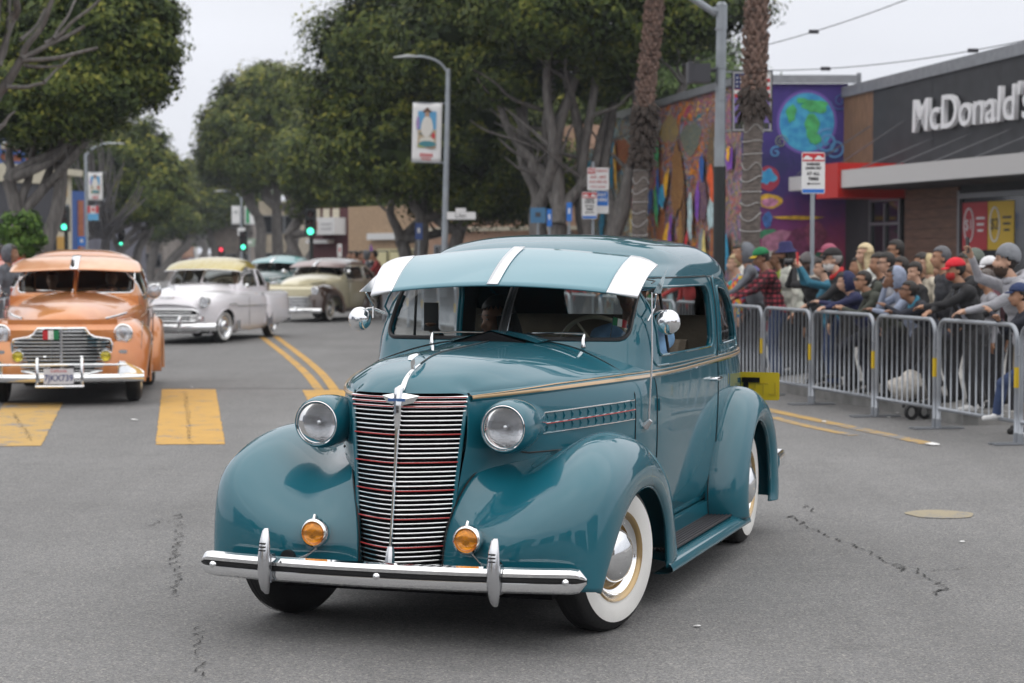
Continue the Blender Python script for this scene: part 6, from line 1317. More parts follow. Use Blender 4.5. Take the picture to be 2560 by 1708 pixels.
def person(label, pos, face, h=1.72, lean=20, skin='tan', top=None, legs=None, shoes=None, hair=(.015, .012, .010), hairk='short', hat=None, hatc=None, armL=('rest',), armR=('rest',), head=(0, 0), bulk=1.0, female=False, reach=.45, barz=.92, group='spectators behind the barriers', legpose='stand', beard=None, extra=(), vox=.0125, glasses=False, cat='person', mask=None, hood=None, sit=False, upper=False):
    s = h / 1.75; top = top or cloth('black', (.02, .02, .022)); legs = legs or cloth('dark', (.03, .03, .035)); shoes = shoes or cloth('shoe', (.03, .03, .03)); sk = mat('skin_' + skin, SKINS[skin], .55, noise=.06)
    L = R(lean); hipz = .90 * s; Hp = V3(0, 0, hipz); M = roty(L); P = []
    if lean > 8 and not sit: Hp = Hp + V3(-.10 * math.sin(L) * 1.3, 0, -.02)
    sh = lambda x_, y, z: Hp + M @ (V3(x_, y, z) * s)    # torso-space point
    W = (.185 if not female else .165) * bulk
    cap = lambda a, b, ra, rb, m: P.append((a, b, ra * s, rb * s, m, None)); ell = lambda a, rot, sc_, m: P.append((a, rot, 0, 0, m, V3(*sc_) * s))
    # torso
    ell(sh(0, 0, -.02), M, (.125 * bulk, .175 * bulk, .13), 1); ell(sh(.01, 0, .14), M, (.118 * bulk, .155 * bulk, .16), 1); ell(sh(.005, 0, .34), M, (.125 * bulk, .18 * bulk, .17), 1); ell(sh(-.005, 0, .47), M, (.095 * bulk, .175 * bulk, .085), 1)
    for q in (-1, 1): cap(sh(0, q * .09, .50), sh(0, q * W * .98, .465), .065, .072 * bulk, 1)
    if female: 
        for q in (-1, 1): ell(sh(.095, q * .07, .34), M, (.055, .065, .06), 1)
    nk = sh(.01, 0, .56); N2 = sh(.035, 0, .63)
    cap(nk, N2, .060, .055, 0)
    # head, keeps looking along its own direction
    Mh = rotz(R(head[0])) @ roty(R(head[1])); Hc = N2 + V3(.015, 0, .085) * s; hp = lambda x_, y, z: Hc + Mh @ (V3(x_, y, z) * s)
    ell(hp(-.008, 0, .035), Mh, (.098, .077, .095), 0); ell(hp(.028, 0, -.03), Mh, (.068, .062, .085), 0); ell(hp(.045, 0, -.085), Mh, (.038, .040, .030), 0)
    cap(hp(.092, 0, .01), hp(.112, 0, -.028), .010, .015, 0); ell(hp(.082, 0, .038), Mh, (.014, .055, .012), 0); ell(hp(.088, 0, -.058), Mh, (.013, .026, .009), 0)
    for q in (-1, 1): ell(hp(-.012, q * .078, -.01), Mh, (.020, .010, .032), 0); ell(hp(.062, q * .035, -.025), Mh, (.028, .022, .025), 0)
    # arms
    hands = []
    for q, arm in ((1, armL), (-1, armR)):
        S = sh(0, q * W, .46); kind = arm[0]
        if kind == 'rest': T = V3(reach + (arm[1] if len(arm) > 1 else 0), q * (arm[2] if len(arm) > 2 else .16), barz + .045)
        elif kind == 'fold': T = V3(reach - .06, -q * .10, barz + .07 + .03 * q)
        elif kind == 'phone': T = hp(.30, q * .07, .02)
        elif kind == 'cam': T = hp(.17, q * .06, -.03)
        elif kind == 'chin': T = hp(.10, q * .03, -.12)
        elif kind == 'wheel': T = V3(.45, q * .15, hipz + .30)
        elif kind == 'sill': T = V3(.28, q * .55, hipz + .36)
        else: T = S + V3(.05, q * .10, -.56 * s)
        if len(arm) > 3: T = V3(*arm[3])
        El, T = ik(S, T, .29 * s, .26 * s, V3(-.25, q * .7, -1.0))
        cap(S, El, .058 * bulk ** .5, .048 * bulk ** .5, 1); sl = 1 if not (len(arm) > 4 and arm[4] == 'bare') else 0; wr = El + (T - El) * .93; cap(El, wr, .046, .034, sl)
        dr = (T - El) / (np.linalg.norm(T - El) + 1e-9); sd_ = np.cross(dr, V3(0, 0, 1)); sd_ /= np.linalg.norm(sd_) + 1e-9; up = np.cross(sd_, dr)
        palm_ = T + dr * .045 * s; cap(T - dr * .03 * s, palm_, .026, .030, 0); ell(palm_, np.stack([dr, sd_, up], 1), (.048, .040, .019), 0)
        dn = -up if kind in ('rest', 'fold', 'down') else dr * .3 - up * .2
        for f_ in range(4):
            o_ = (f_ - 1.5) * .0215 * s; lf = (.036, .043, .040, .031)[f_] * s; b0 = palm_ + dr * .036 * s + sd_ * o_; b1 = b0 + dr * lf * .9 + dn * .010; b2 = b1 + (dr * .45 + dn * .8) * lf * .8
            cap(b0, b1, .0100, .0092, 0); cap(b1, b2, .0092, .0080, 0)
        t0_ = palm_ - dr * .01 * s - sd_ * .034 * s * q; cap(t0_, t0_ + (dr * .6 - sd_ * .7 * q + dn * .25) * .045 * s, .0115, .0095, 0)
        hands.append((palm_ + dr * .03 * s, dr, sd_, up))
    # legs
    for q in (1, -1):
        h0 = Hp + V3(0, q * .09 * s, -.03 * s)
        if sit: kn = h0 + V3(.43, q * .05, .02) * s; an = kn + V3(.02, 0, -.42) * s
        elif legpose == 'up' and q == 1: kn = V3(.30, q * .12, .62 * s); an = V3(.34, q * .10, .26)
        else: kn = V3(.03 + .03 * q, q * .10 * s, .49 * s); an = V3(-.04 + .06 * q, q * .11 * s, .085)
        if upper: continue
        cap(h0, kn, .104 * bulk ** .6, .074, 2); cap(kn, an, .070, .056, 2); hl = an + V3(-.03, 0, -.045); toe = an + V3(.15, q * .03, -.055) * V3(s, s, 1)
        cap(hl, toe, .036, .034, 3); cap(hl + V3(0, 0, .02), toe + V3(-.07, 0, .012), .038, .030, 3)
    if extra and 'shorts' in extra: pass
    o = fig_mesh(P, vox, (sk, top, legs, shoes), 'person')
    o.location = pos; o.rotation_euler = (0, 0, face); tag(o, label, cat, group)
    Hm = Matrix.Translation(Vector(Hc)) @ Matrix(Mh.tolist()).to_4x4() @ Matrix.Scale(s, 4)
    def ch(mb, nm, m, ang=60):
        return mb.build(nm, m if isinstance(m, list) else [m], o, ang=ang)
    def cap_mesh(sc_, c, cut, thick=0):
        iv, fi = ico(3); v = iv * sc_ + c; fc = v[fi].mean(1); keep = cut(fc); q = MB(); u, inv = np.unique(fi[keep], return_inverse=True); inv = inv.reshape(-1, 3)
        q.add([tuple(Hm @ Vector(p)) for p in v[u]], [tuple(map(int, f)) for f in inv]); return q
    hm = mat('hair_%d' % int(sum(c * w_ for c, w_ in zip(hair, (1000, 370, 113)))), hair, .6, noise=.35, nscale=30, stretch=(6, 6, 1))
    rr = random.Random(hash(label) % 1000 if False else len(label) * 7)
    if hairk != 'bald':
        q = cap_mesh(V3(.108, .089, .106), V3(-.014, 0, .042), lambda f: (f[:, 2] > -.05) & ((f[:, 0] < .012) | (f[:, 2] > .082 - .0 * f[:, 0])) & ((f[:, 2] > .02) | (f[:, 0] < -.02)))
        hb_ = ch(q, 'hair', hm); hb_.modifiers.new('s', 'SOLIDIFY').thickness = .006
        if hairk == 'long':
            q = MB(); 
            for k in range(11):
                a = R(70 + 220 * k / 10); x_, y_ = .085 * math.cos(a), .085 * math.sin(a); pts = [Hm @ Vector((x_ - .01, y_, .03)), Hm @ Vector((x_ * 1.15 - .015, y_ * 1.1, -.07)), Hm @ Vector((x_ * 1.15 - .03, y_ * 1.0, -.16)), Hm @ Vector((x_ - .04, y_ * .9, -.25 - .02 * (k % 3)))]
                q.tube(pts, [.028, .032, .030, .008], 7)
            ch(q, 'hair', hm, None)
        if hairk == 'bun': q = cap_mesh(V3(.045, .045, .045), V3(-.10, 0, .07), lambda f: f[:, 2] > -9); ch(q, 'hair', hm)
    fd = mat('face_dark', (.02, .012, .01), .4)
    for sgn in (-1, 1):
        q = MB(); q.box(Hm @ Vector((.088, sgn * .031, .016)), (.008 * s, .020 * s, .007 * s), rot=Matrix(Mh.tolist())); ch(q, 'eye', fd)
        q = MB(); q.box(Hm @ Vector((.091, sgn * .032, .042)), (.008 * s, .030 * s, .006 * s), rot=Matrix(Mh.tolist())); ch(q, 'eyebrow', hm)
    q = MB(); q.box(Hm @ Vector((.097, 0, -.058)), (.006 * s, .036 * s, .005 * s), rot=Matrix(Mh.tolist())); ch(q, 'mouth', mat('lip', (.20, .06, .05), .5))
    if glasses:
        q = MB()
        for sgn in (-1, 1): q.tube([Hm @ Vector((.104, sgn * .032 + .021 * math.cos(a), .014 + .016 * math.sin(a))) for a in np.linspace(0, 6.28, 13)[:-1]], .003, 5, closed=True); q.tube([Hm @ Vector((.10, sgn * .054, .02)), Hm @ Vector((-.01, sgn * .082, .018))], .003, 5)
        if glasses == 'sun':
            for sgn in (-1, 1): q.box(Hm @ Vector((.104, sgn * .032, .014)), (.005, .040, .030), rot=Matrix(Mh.tolist()))
        ch(q, 'glasses', BLACK)
    if beard: q = cap_mesh(V3(.078, .071, .080), V3(.026, 0, -.062), lambda f: (f[:, 2] < -.048) & (f[:, 0] > -.015)); ch(q, 'beard', mat('beard_%s' % beard[0], beard[1], .9, noise=.3, nscale=30))
    if mask: q = cap_mesh(V3(.078, .068, .062), V3(.034, 0, -.045), lambda f: (f[:, 0] > .03)); ch(q, 'face_mask', mat('mask_red', mask, .8))
    if hat:
        hc = mat('hat_%s' % hat + str(int(hatc[0] * 999)) + str(int(hatc[1] * 99)) + str(int(hatc[2] * 99)), hatc, .85, noise=.12, bump=.3, bscale=40)
        if hat in ('cap', 'cap2'):
            q = cap_mesh(V3(.116, .094, .098), V3(-.008, 0, .055), lambda f: f[:, 2] > .052); t_ = ch(q, 'cap', hc); t_.modifiers.new('s', 'SOLIDIFY').thickness = .005
            q = MB(); A = np.array([[tuple(Hm @ Vector((.085 + rr_ * .085 * math.cos(a * .9) - .01, .072 * math.sin(a) * (1 - .12 * rr_), .062 - .020 * rr_ - .014 * math.sin(a) ** 2))) for a in np.linspace(-1.45, 1.45, 11)] for rr_ in (0, .5, 1)]); q.grid(A)
            ch(q, 'cap_brim', mat('brim_yellow', (.62, .42, .02), .8) if hat == 'cap2' else hc).modifiers.new('s', 'SOLIDIFY').thickness = .006
        if hat == 'beanie':
            q = cap_mesh(V3(.118, .100, .125), V3(-.022, 0, .060), lambda f: f[:, 2] > .030 + .35 * (f[:, 0] + .02) * .6); ch(q, 'beanie', hc).modifiers.new('s', 'SOLIDIFY').thickness = .01
        if hat == 'bucket':
            q = MB(); q.lathe([(.001, .155), (.07, .15), (.088, .13), (.100, .06), (.150, .015), (.146, .008), (.096, .05)], 28, Hm @ Matrix.Translation((-.008, 0, .01))); ch(q, 'bucket_hat', hc)
    if hood:
        hcm = cloth('hood_%d' % int(hood[0] * 999 + hood[2] * 77), hood)
        q = cap_mesh(V3(.128, .112, .150), V3(-.035, 0, .005), lambda f: (f[:, 0] < .030 + .18 * np.maximum(f[:, 2], -.1) )); t_ = ch(q, 'hood', hcm); t_.modifiers.new('s', 'SOLIDIFY').thickness = .014
    for ex in extra:
        if ex[0] == 'phone' or ex[0] == 'camera':
            hd = hands[ex[1]]; q = MB(); c_ = (hands[0][0] + hands[1][0]) / 2 if ex[0] == 'camera' else hd[0]
            if ex[0] == 'phone': q.box(Vector(c_ + V3(.012, 0, .05)), (.012, .078, .150)); 
            else: q.box(Vector(c_ + V3(.0, 0, .03)), (.07, .13, .09)); q.tube([c_ + V3(.02, 0, .03), c_ + V3(.13, 0, .03)], .036, 12)
            ph_ = q.build(ex[0], [ex[2]]); ph_.location = pos; ph_.rotation_euler = (0, 0, face); tag(ph_, ex[3], ex[0])
        if ex[0] == 'strap':
            for sgn in (-1, 1): q = MB(); q.tube([sh(.02, sgn * .10, .55), sh(.13, sgn * .11, .40), sh(.12, sgn * .12, .2), sh(-.05, sgn * .15, .10)], .022, 6, flat=(.4, 1)); ch(q, 'backpack_strap', ex[1])
        if ex[0] == 'collar': q = MB(); q.tube([sh(.02 + .075 * math.cos(a), .075 * math.sin(a), .545 - .03 * math.cos(a)) for a in np.linspace(0, 6.28, 15)[:-1]], .026, 8, closed=True); ch(q, 'collar', ex[1])
        if ex[0] == 'hoodback': q = MB(); q.tube([sh(-.03 + .10 * math.cos(a), .10 * math.sin(a), .545 + .01 * math.cos(2 * a)) for a in np.linspace(0, 6.28, 15)[:-1]], [.036 + .022 * max(0, -math.cos(a)) for a in np.linspace(0, 6.28, 15)[:-1]], 8, closed=True); ch(q, 'folded_hood', ex[1])
    return o
def plaid():
    m = mat('plaid_shirt', (.30, .03, .05), .85); t = m.node_tree; b = t.nodes['Principled BSDF']; L = t.links.new; tc = t.nodes.new('ShaderNodeTexCoord'); last = None
    for ax, sc_ in (('Z', 5.0), ('Y', 5.0), ('X', 5.0)):
        w_ = t.nodes.new('ShaderNodeTexWave'); w_.bands_direction = ax; w_.inputs['Scale'].default_value = sc_; L(tc.outputs['Object'], w_.inputs['Vector']); r = t.nodes.new('ShaderNodeValToRGB'); r.color_ramp.interpolation = 'CONSTANT'; L(w_.outputs['Fac'], r.inputs[0])
        r.color_ramp.elements[0].color = (.16, .12, .22, 1); r.color_ramp.elements[1].position = .42; r.color_ramp.elements[1].color = (1, 1, 1, 1)
        if last is None: last = r.outputs[0]
        else: x_ = t.nodes.new('ShaderNodeMix'); x_.data_type = 'RGBA'; x_.blend_type = 'MULTIPLY'; x_.inputs[0].default_value = .8; L(last, x_.inputs[6]); L(r.outputs[0], x_.inputs[7]); last = x_.outputs[2]
    x_ = t.nodes.new('ShaderNodeMix'); x_.data_type = 'RGBA'; x_.blend_type = 'MULTIPLY'; x_.inputs[0].default_value = 1; x_.inputs[7].default_value = (.36, .04, .06, 1); L(last, x_.inputs[6]); L(x_.outputs[2], b.inputs['Base Color']); return m
def floral():
    m = mat('floral_shirt', (.6, .2, .05), .8); t = m.node_tree; b = t.nodes['Principled BSDF']; tc = t.nodes.new('ShaderNodeTexCoord'); v = t.nodes.new('ShaderNodeTexVoronoi'); v.inputs['Scale'].default_value = 16; t.links.new(tc.outputs['Object'], v.inputs['Vector']); sp = t.nodes.new('ShaderNodeSeparateColor'); t.links.new(v.outputs['Color'], sp.inputs[0]); r = t.nodes.new('ShaderNodeValToRGB'); r.color_ramp.interpolation = 'CONSTANT'; t.links.new(sp.outputs[0], r.inputs[0]); e_ = r.color_ramp.elements
    cs = [(.62, .05, .03), (.65, .22, .03), (.60, .42, .03), (.03, .30, .34), (.5, .06, .10), (.65, .30, .03), (.06, .20, .40)]
    for i in range(len(cs) - 2): e_.new(.5)
    for i, c in enumerate(cs): e_[i].position = i / len(cs); e_[i].color = (*c, 1)
    t.links.new(r.outputs[0], b.inputs['Base Color']); return m
BK = cloth('black', (.02, .02, .022)); NV = cloth('navy', (.018, .022, .07)); NVD = cloth('navy_dark', (.014, .016, .026)); OL = cloth('olive', (.045, .05, .038)); GRY = cloth('grey', (.36, .36, .39)); GRB = cloth('blue_grey', (.26, .30, .40)); WHT = cloth('white', (.62, .62, .58)); TEL = cloth('teal_jacket', (.03, .16, .24)); CRM = cloth('cream', (.5, .45, .36)); JEAN = cloth('denim', (.025, .045, .11)); KHA = cloth('khaki', (.24, .20, .14)); DKG = cloth('charcoal', (.035, .036, .042)); PNK = cloth('pink', (.45, .22, .26))
WSH = cloth('white_shoe', (.65, .65, .65), noise=.05); RDP = mat('phone_case_red', (.55, .02, .03), .4); BKP = mat('phone_black', (.02, .02, .022), .3); SCF = cloth('red_scarf', (.45, .02, .02))
def at(xp, off):  # ground place on the line `off` behind the barriers seen at column xp
    Y = (3.345 + 5.217 + off) / ((xp - 1175) / 4569 + .235); return (rline(off, Y), Y, .13 if (Y > 19.5 and off > .44) else 0.)
FA = R(-176)
def P_(label, xp, ytop, off, **k):
    x_, y_, z_ = at(xp, off); lean = k.get('lean', 20); H_ = pz(ytop, y_) - z_
    hat_extra = .03 if k.get('hat') or k.get('hood') else .015
    # standing height that puts the top of the leaning head at the measured height
    hh = (H_ - hat_extra) / ((.90 + .80 * math.cos(R(lean)) + (.05 if lean < 8 else .04)) / 1.75 * 1.0)
    hh = max(1.4, min(1.95, hh)); s = hh / 1.75
    shift = (.8 * math.sin(R(lean)) - .13 * math.sin(R(lean))) * s     # head is ahead of the feet
    fa = k.pop('face', FA); k.setdefault('reach', off - .02 + .04); k.setdefault('barz', 1.05 - z_)
    pos = (x_, y_, z_)
    return person(label, pos, fa, h=hh, **k)
P_('person in a bright orange and yellow floral shirt with pinned up blond hair', 1706, 583, .55, lean=8, skin='light', top=floral(), hair=(.40, .30, .16), hairk='bun', female=True, bulk=1.1, armL=('down',), armR=('rest',))
P_('person in a green cap with yellow brim and a red plaid shirt holding the barrier', 1778, 562, .62, lean=16, skin='brown', top=plaid(), legs=JEAN, hat='cap2', hatc=(.01, .17, .06), bulk=1.18, head=(10, 12), reach=.62)
P_('person in a navy bucket hat and white quilted jacket with long black hair', 1822, 553, 1.1, lean=6, skin='tan', top=cloth('puffy_white', (.60, .61, .54), nscale=4), hairk='long', hat='bucket', hatc=(.02, .02, .09), beard=('black', (.02, .015, .012)), bulk=1.3, armL=('down',), armR=('down',), head=(18, 5))
P_('person in a black jacket with a grey beanie aiming a camera', 1876, 578, .75, lean=12, skin='dark', top=BK, hat='beanie', hatc=(.12, .11, .11), hairk='bald', bulk=1.15, armL=('cam',), armR=('cam',), head=(0, 5), extra=(('camera', 0, BKP, 'black camera held up by the person in the grey beanie'), ('hoodback', cloth('beige', (.42, .36, .30)))))
P_('person in a teal jacket with dark bobbed hair holding up a red phone', 1908, 592, .62, lean=8, skin='light', top=TEL, legs=JEAN, female=True, armL=('phone',), armR=('phone',), extra=(('phone', 0, RDP, 'red phone held up by the person in the teal jacket'),))
P_('white bearded person in a black cap and long black coat with red collar', 1950, 562, .60, lean=20, skin='light', top=BK, legs=BK, hair=(.35, .34, .33), beard=('white', (.55, .54, .52)), hat='cap', hatc=(.02, .018, .018), glasses='sun', bulk=1.22, head=(0, 0), armL=('rest', -.12, .02), armR=('down',), extra=(('collar', SCF),))
P_('person with long pale blond hair and a white top behind the front row', 2000, 556, 1.25, lean=4, skin='light', top=WHT, hair=(.62, .50, .30), hairk='long', female=True, armL=('down',), armR=('down',), head=(15, 0))
P_('person in a navy hooded sweatshirt with the hood up leaning on the rail', 1984, 617, .52, lean=28, skin='light', top=NV, legs=NVD, female=True, hood=(.018, .022, .07), armL=('fold',), armR=('fold',), head=(0, 5), bulk=1.1, legpose='up')
P_('smiling person in sunglasses and an olive quilted jacket bent over the rail', 2035, 618, .52, lean=34, skin='tan', top=OL, legs=BK, glasses='sun', armL=('rest', -.05, .03), armR=('rest', -.12, .22), head=(12, -8), bulk=1.12, extra=(('hoodback', OL),))
P_('person with glasses and dark hair in a light grey top behind the olive jacket', 2058, 578, .95, lean=8, skin='light', top=GRY, glasses=True, armL=('down',), armR=('down',), head=(0, 4))
P_('tall dark haired person at the very back before the restaurant door', 2066, 548, 1.9, lean=2, skin='tan', top=BK, glasses='sun', armL=('down',), armR=('down',))
P_('person in a pale blue grey hooded sweatshirt with hood up', 2098, 604, .58, lean=26, skin='brown', top=GRB, hood=(.26, .30, .40), armL=('rest', -.15, .05), armR=('chin',), head=(0, 0), bulk=1.1)
P_('dark haired person seen between the pale hood and the older man', 2118, 598, 1.15, lean=6, skin='light', top=BK, armL=('down',), armR=('chin',), head=(25, 8))
P_('person with tied back hair and glasses in a navy jacket with clasped hands', 2140, 641, .50, lean=36, skin='brown', top=NVD, legs=BK, glasses=True, female=True, hairk='bun', armL=('fold',), armR=('fold',), head=(0, -12), bulk=1.12, extra=(('collar', TEL),))
P_('older grey haired person in a dark zipped jacket looking left', 2185, 564, .95, lean=8, skin='tan', top=DKG, hair=(.10, .10, .11), bulk=1.2, armL=('down',), armR=('down',), head=(0, -3))
P_('person in a beige hood half hidden behind the older person', 2142, 578, 1.7, lean=4, skin='light', top=CRM, hood=(.45, .36, .20), armL=('down',), armR=('down',))
P_('person in a red cap and red face mask wearing a black hooded jacket', 2232, 584, .55, lean=18, skin='tan', top=BK, legs=BK, shoes=WSH, hat='cap', hatc=(.60, .015, .03), mask=(.40, .02, .02), bulk=1.2, armL=('fold',), armR=('fold',), head=(0, 6), extra=(('strap', cloth('strap_grey', (.16, .17, .20))), ('hoodback', BK)), reach=.55)
P_('person in a grey green beanie behind the red cap', 2250, 571, 1.25, lean=4, skin='light', top=BK, hat='beanie', hatc=(.12, .14, .12), armL=('down',), armR=('down',))
P_('dark skinned person in a white cap behind the raised phone', 2292, 583, 1.15, lean=6, skin='dark', top=PNK, hat='cap', hatc=(.68, .68, .70), female=True, armL=('down',), armR=('down',), head=(8, 8))
P_('child whose grey brown hair shows just below the white cap', 2278, 628, .95, lean=4, skin='tan', top=GRY, hair=(.12, .10, .09), armL=('down',), armR=('down',))
P_('bearded person in a grey beanie and grey hooded sweatshirt filming with a phone', 2352, 558, .62, lean=16, skin='light', top=GRY, legs=KHA, hat='beanie', hatc=(.20, .21, .23), beard=('brown', (.05, .03, .02)), bulk=1.2, armL=('rest', .06, .02), armR=('phone',), head=(0, -6), extra=(('phone', 1, BKP, 'dark phone held up by the bearded person in the grey beanie'), ('hoodback', GRY)))
P_('person in a navy cap and dark jacket cut by the right edge with torn jeans', 2368, 640, .35, lean=12, skin='tan', top=NVD, legs=JEAN, shoes=WSH, hat='cap', hatc=(.02, .035, .10), armL=('fold',), armR=('fold',), legpose='up', female=True, reach=.40)
P_('brown curly haired person between the green cap and the bucket hat', 1797, 572, 1.5, lean=4, skin='brown', top=cloth('lime', (.35, .45, .05)), hair=(.09, .035, .02), armL=('down',), armR=('down',))
P_('person with a smooth orange knit cap left of the grey beanie', 1848, 590, 1.35, lean=4, skin='brown', top=BK, hat='beanie', hatc=(.36, .14, .08), hairk='bald', armL=('down',), armR=('down',))
P_('person in a pink and blue cap at the back before the mural', 1914, 556, 2.2, lean=3, skin='brown', top=BK, hat='cap', hatc=(.40, .10, .16), armL=('down',), armR=('down',))
P_('person in a lilac cap crouching lower beside the plaid shirt', 1742, 606, 1.1, lean=6, skin='tan', top=cloth('violet', (.14, .12, .30)), hat='cap', hatc=(.16, .14, .34), armL=('chin',), armR=('down',))
# further spectators seen through the sedan and far down the barrier, lighter copies of a few figures
base_far = []
for k, (lb, tp, hr) in enumerate((('far spectator in a white shirt by the barrier', WHT, (.02, .015, .012)), ('far spectator in a grey hooded top by the barrier', cloth('mid_grey', (.13, .14, .16)), (.05, .04, .03)), ('far spectator in black by the barrier', BK, (.02, .015, .012)), ('far spectator in a red top by the barrier', cloth('far_red', (.35, .04, .04)), (.02, .015, .012)))):
    base_far.append(person(lb, (0, 0, 0), FA, h=1.70 + .04 * (k % 2), lean=8 + 5 * (k % 2), top=tp, hair=hr, hood=(.13, .14, .16) if k == 1 else None, vox=.022, group='spectators far along the right barrier', armL=('rest',), armR=('down',), reach=.5))
def copy_tree(o, loc, rz, label):
    c = o.copy(); COL.objects.link(c); c.location = loc; c.rotation_euler = (0, 0, rz); c['label'] = label
    for q in o.children: d = q.copy(); COL.objects.link(d); d.parent = c
    return c
far = [(826, .5, 0), (850, .6, 1), (838, 1.2, 2), (862, 1.0, 2), (872, .6, 3), (815, .9, 2), (843, 1.8, 3), (857, 1.6, 0)]
wh = ['white shirted spectator leftmost behind the far barrier', 'grey hooded spectator below the purple flag', 'black clad spectator between the white shirt and the grey hood', 'black clad spectator right of the grey hood', 'red topped spectator nearest the sedan visor', 'black clad spectator at the far left of the barrier group', 'red topped spectator behind the far barrier group', 'white shirted spectator behind the far barrier group']
used = set()
for (xp, off, b), lb in zip(far, wh):
    Y = (3.345 + off - .235 * -22.2) / ((xp - 1175) / 4569 + .235); Y = min(Y, 58); pos = (px(xp, Y), Y, .13)
    if b not in used: used.add(b); o = base_far[b]; o.location = pos; o['label'] = lb
    else: copy_tree(base_far[b], pos, FA + rng.uniform(-.4, .4), lb)
for k, Y in enumerate((25.5, 26.6, 28, 29.4, 30.8, 32.5, 34, 36, 38.5, 41)):
    copy_tree(base_far[(k * 3 + 1) % 4], (rline(.55 + .3 * (k % 2), Y), Y, .13), FA + rng.uniform(-.3, .3), 'spectator glimpsed through or around the windows of the teal sedan')
for k in range(13):
    xp = 1730 + k * 50; x_, y_, z_ = at(xp + 8, 1.15 + .5 * (k % 3)); copy_tree(base_far[2], (x_, y_, z_ - .12 - .05 * (k % 2)), FA + rng.uniform(-.4, .4), 'black clad spectator mostly hidden behind the two front rows')
for k, (xp, Y, b) in enumerate(((4, 29, 1), (-10, 30.5, 0), (20, 34, 2), (34, 37, 2), (2, 36, 2), (18, 41, 0))):
    lb = ['grey hooded spectator at the left edge behind the orange car', 'white topped spectator at the left edge of the picture', 'black clad spectator left of the orange car roof', 'dark spectator just above the orange car visor corner', 'dark spectator below the young tree', 'white topped spectator farthest on the left pavement'][k]
    copy_tree(base_far[b], (px(xp, Y), Y, .13), R(-10), lb)
# walkers packed at the far end of the street: one mass nobody could count
r_ = np.random.RandomState(5); VV = []; FF = []; mi = []; k0 = 0; iv, fi = ico(1)
for k in range(420):
    Y = r_.uniform(150, 290); x_ = px(r_.uniform(335, 445), Y); z0 = (Y - 150) * .012; 
    for (dz, sx, sz, m) in ((1.0, .24, .42, r_.randint(0, 6)), (1.55, .11, .13, 6), (.4, .17, .42, 5)):
        VV.append(iv * (sx, sx * .7, sz) + (x_, Y, z0 + dz)); FF.append(fi + k0); k0 += len(iv); mi += [m] * len(fi)
cols = [mat('mass_%d' % i, c, .9) for i, c in enumerate(((.45, .45, .47), (.06, .09, .2), (.4, .08, .07), (.25, .3, .38), (.1, .1, .11), (.04, .04, .05), (.32, .19, .13)))]
tag(mesh_obj('distant_crowd', np.concatenate(VV), np.concatenate(FF), cols, None, mi), 'dense crowd of tiny walkers filling the far end of the street', 'crowd', kind='stuff')
o = MB(); o.add([(px(200, 150), 150, 0.01), (px(600, 150), 150, 0.01), (px(620, 320), 320, 2.2), (px(200, 320), 320, 2.2)], [(0, 1, 2, 3)]); tag(o.build('rising_street', [ASPH], smooth=False), kind='structure')
# pushchair and white bag behind the barrier
X, Y, _ = at(2110, .3); st = empty('pushchair', (X, Y, 0), R(20), 'small black pushchair wheels and frame behind the barrier before the pale hood', 'pushchair')
for a, b in ((-.08, 0), (.10, .05)): o = MB(); o.lathe([(.05, -.02), (.075, -.02), (.08, 0), (.075, .02), (.05, .02)], 20, Matrix.Translation((a, b, .08)) @ rotm('X', 90)); o.build('wheel', [RUBBER], st)
o = MB(); o.tube([(0, 0, .1), (.1, .1, .45), (.35, .2, .8)], .012, 6); o.tube([(0, .3, .1), (.1, .3, .45), (.35, .3, .8)], .012, 6); o.build('frame', [BLACK], st)
X, Y, _ = at(2098, .35); iv, fi = ico(3); v = iv * (.24, .15, .15); v = v * (1 + .16 * np.sin(v[:, :1] * 22 + v[:, 2:] * 17)) ; bag = mesh_obj('blanket', v, fi, [cloth('fluffy_white', (.55, .52, .48), nscale=20)], None); bag.location = (X, Y, .33); tag(bag, 'rumpled white fleece blanket bundled behind the lower rail', 'blanket')
# ------------------------------------------------------------------ other parade cars
def rnd_poly(poly, r=.04, n=4):
    o = []; m = len(poly)
    for i in range(m):
        p0, p1, p2 = (np.array(poly[(i + d) % m], float) for d in (-1, 0, 1)); l0 = np.linalg.norm(p0 - p1); l2 = np.linalg.norm(p2 - p1)
        a = p1 + (p0 - p1) / l0 * min(r, l0 * .45); c = p1 + (p2 - p1) / l2 * min(r, l2 * .45)
        for k in range(n + 1): t = k / n; o.append(tuple((1 - t) ** 2 * a + 2 * t * (1 - t) * p1 + t * t * c))
    return o
def cabin(root, K, wins, paint, mf=(5, 3.4), mb=(3.4, 2.8), cut_roof=None, roof=None, nu=300, nz=100, seal=CHROME, vk=.03):
    ex = [(*k, mf[0] if k[0] < 1.5 else mf[1], mb[0] if k[0] < 1.5 else mb[1]) for k in K]; S = Shell(shell(ex, nu, nz, 0, 0, vk=vk, cx=.55)); out = []
    for nm, poly, side in wins:
        ax = [0, 2] if side in 'LR' else [1, 2]
        sel = {'L': lambda p: p[:, 1] > .4, 'R': lambda p: p[:, 1] < -.4, 'F': lambda p: p[:, 0] > K[0][1] - .9, 'B': lambda p: p[:, 0] < K[0][2] + 1.1}[side]; out.append((nm, S.cut(poly, ax, sel)))
    if roof is not None:
        zc = (S.P[:-1, :, 2] + S.P[1:, :, 2]) / 2; lo = zc < roof[0]
        body = S.build('body', [paint, LINER], root, .03, sub=lo); S.build('roof', [roof[1], LINER], root, .03, sub=~lo)
    else: body = S.build('body', [paint, LINER], root, .03)
    for nm, w_ in out:
        if w_ is None: continue
        if nm != 'arch': S.pane(w_, nm, GLASS, root, .018); o = MB(); o.tube(w_['out'], .009, 6, closed=True); o.build('window_trim', [seal], root)
    return S, body
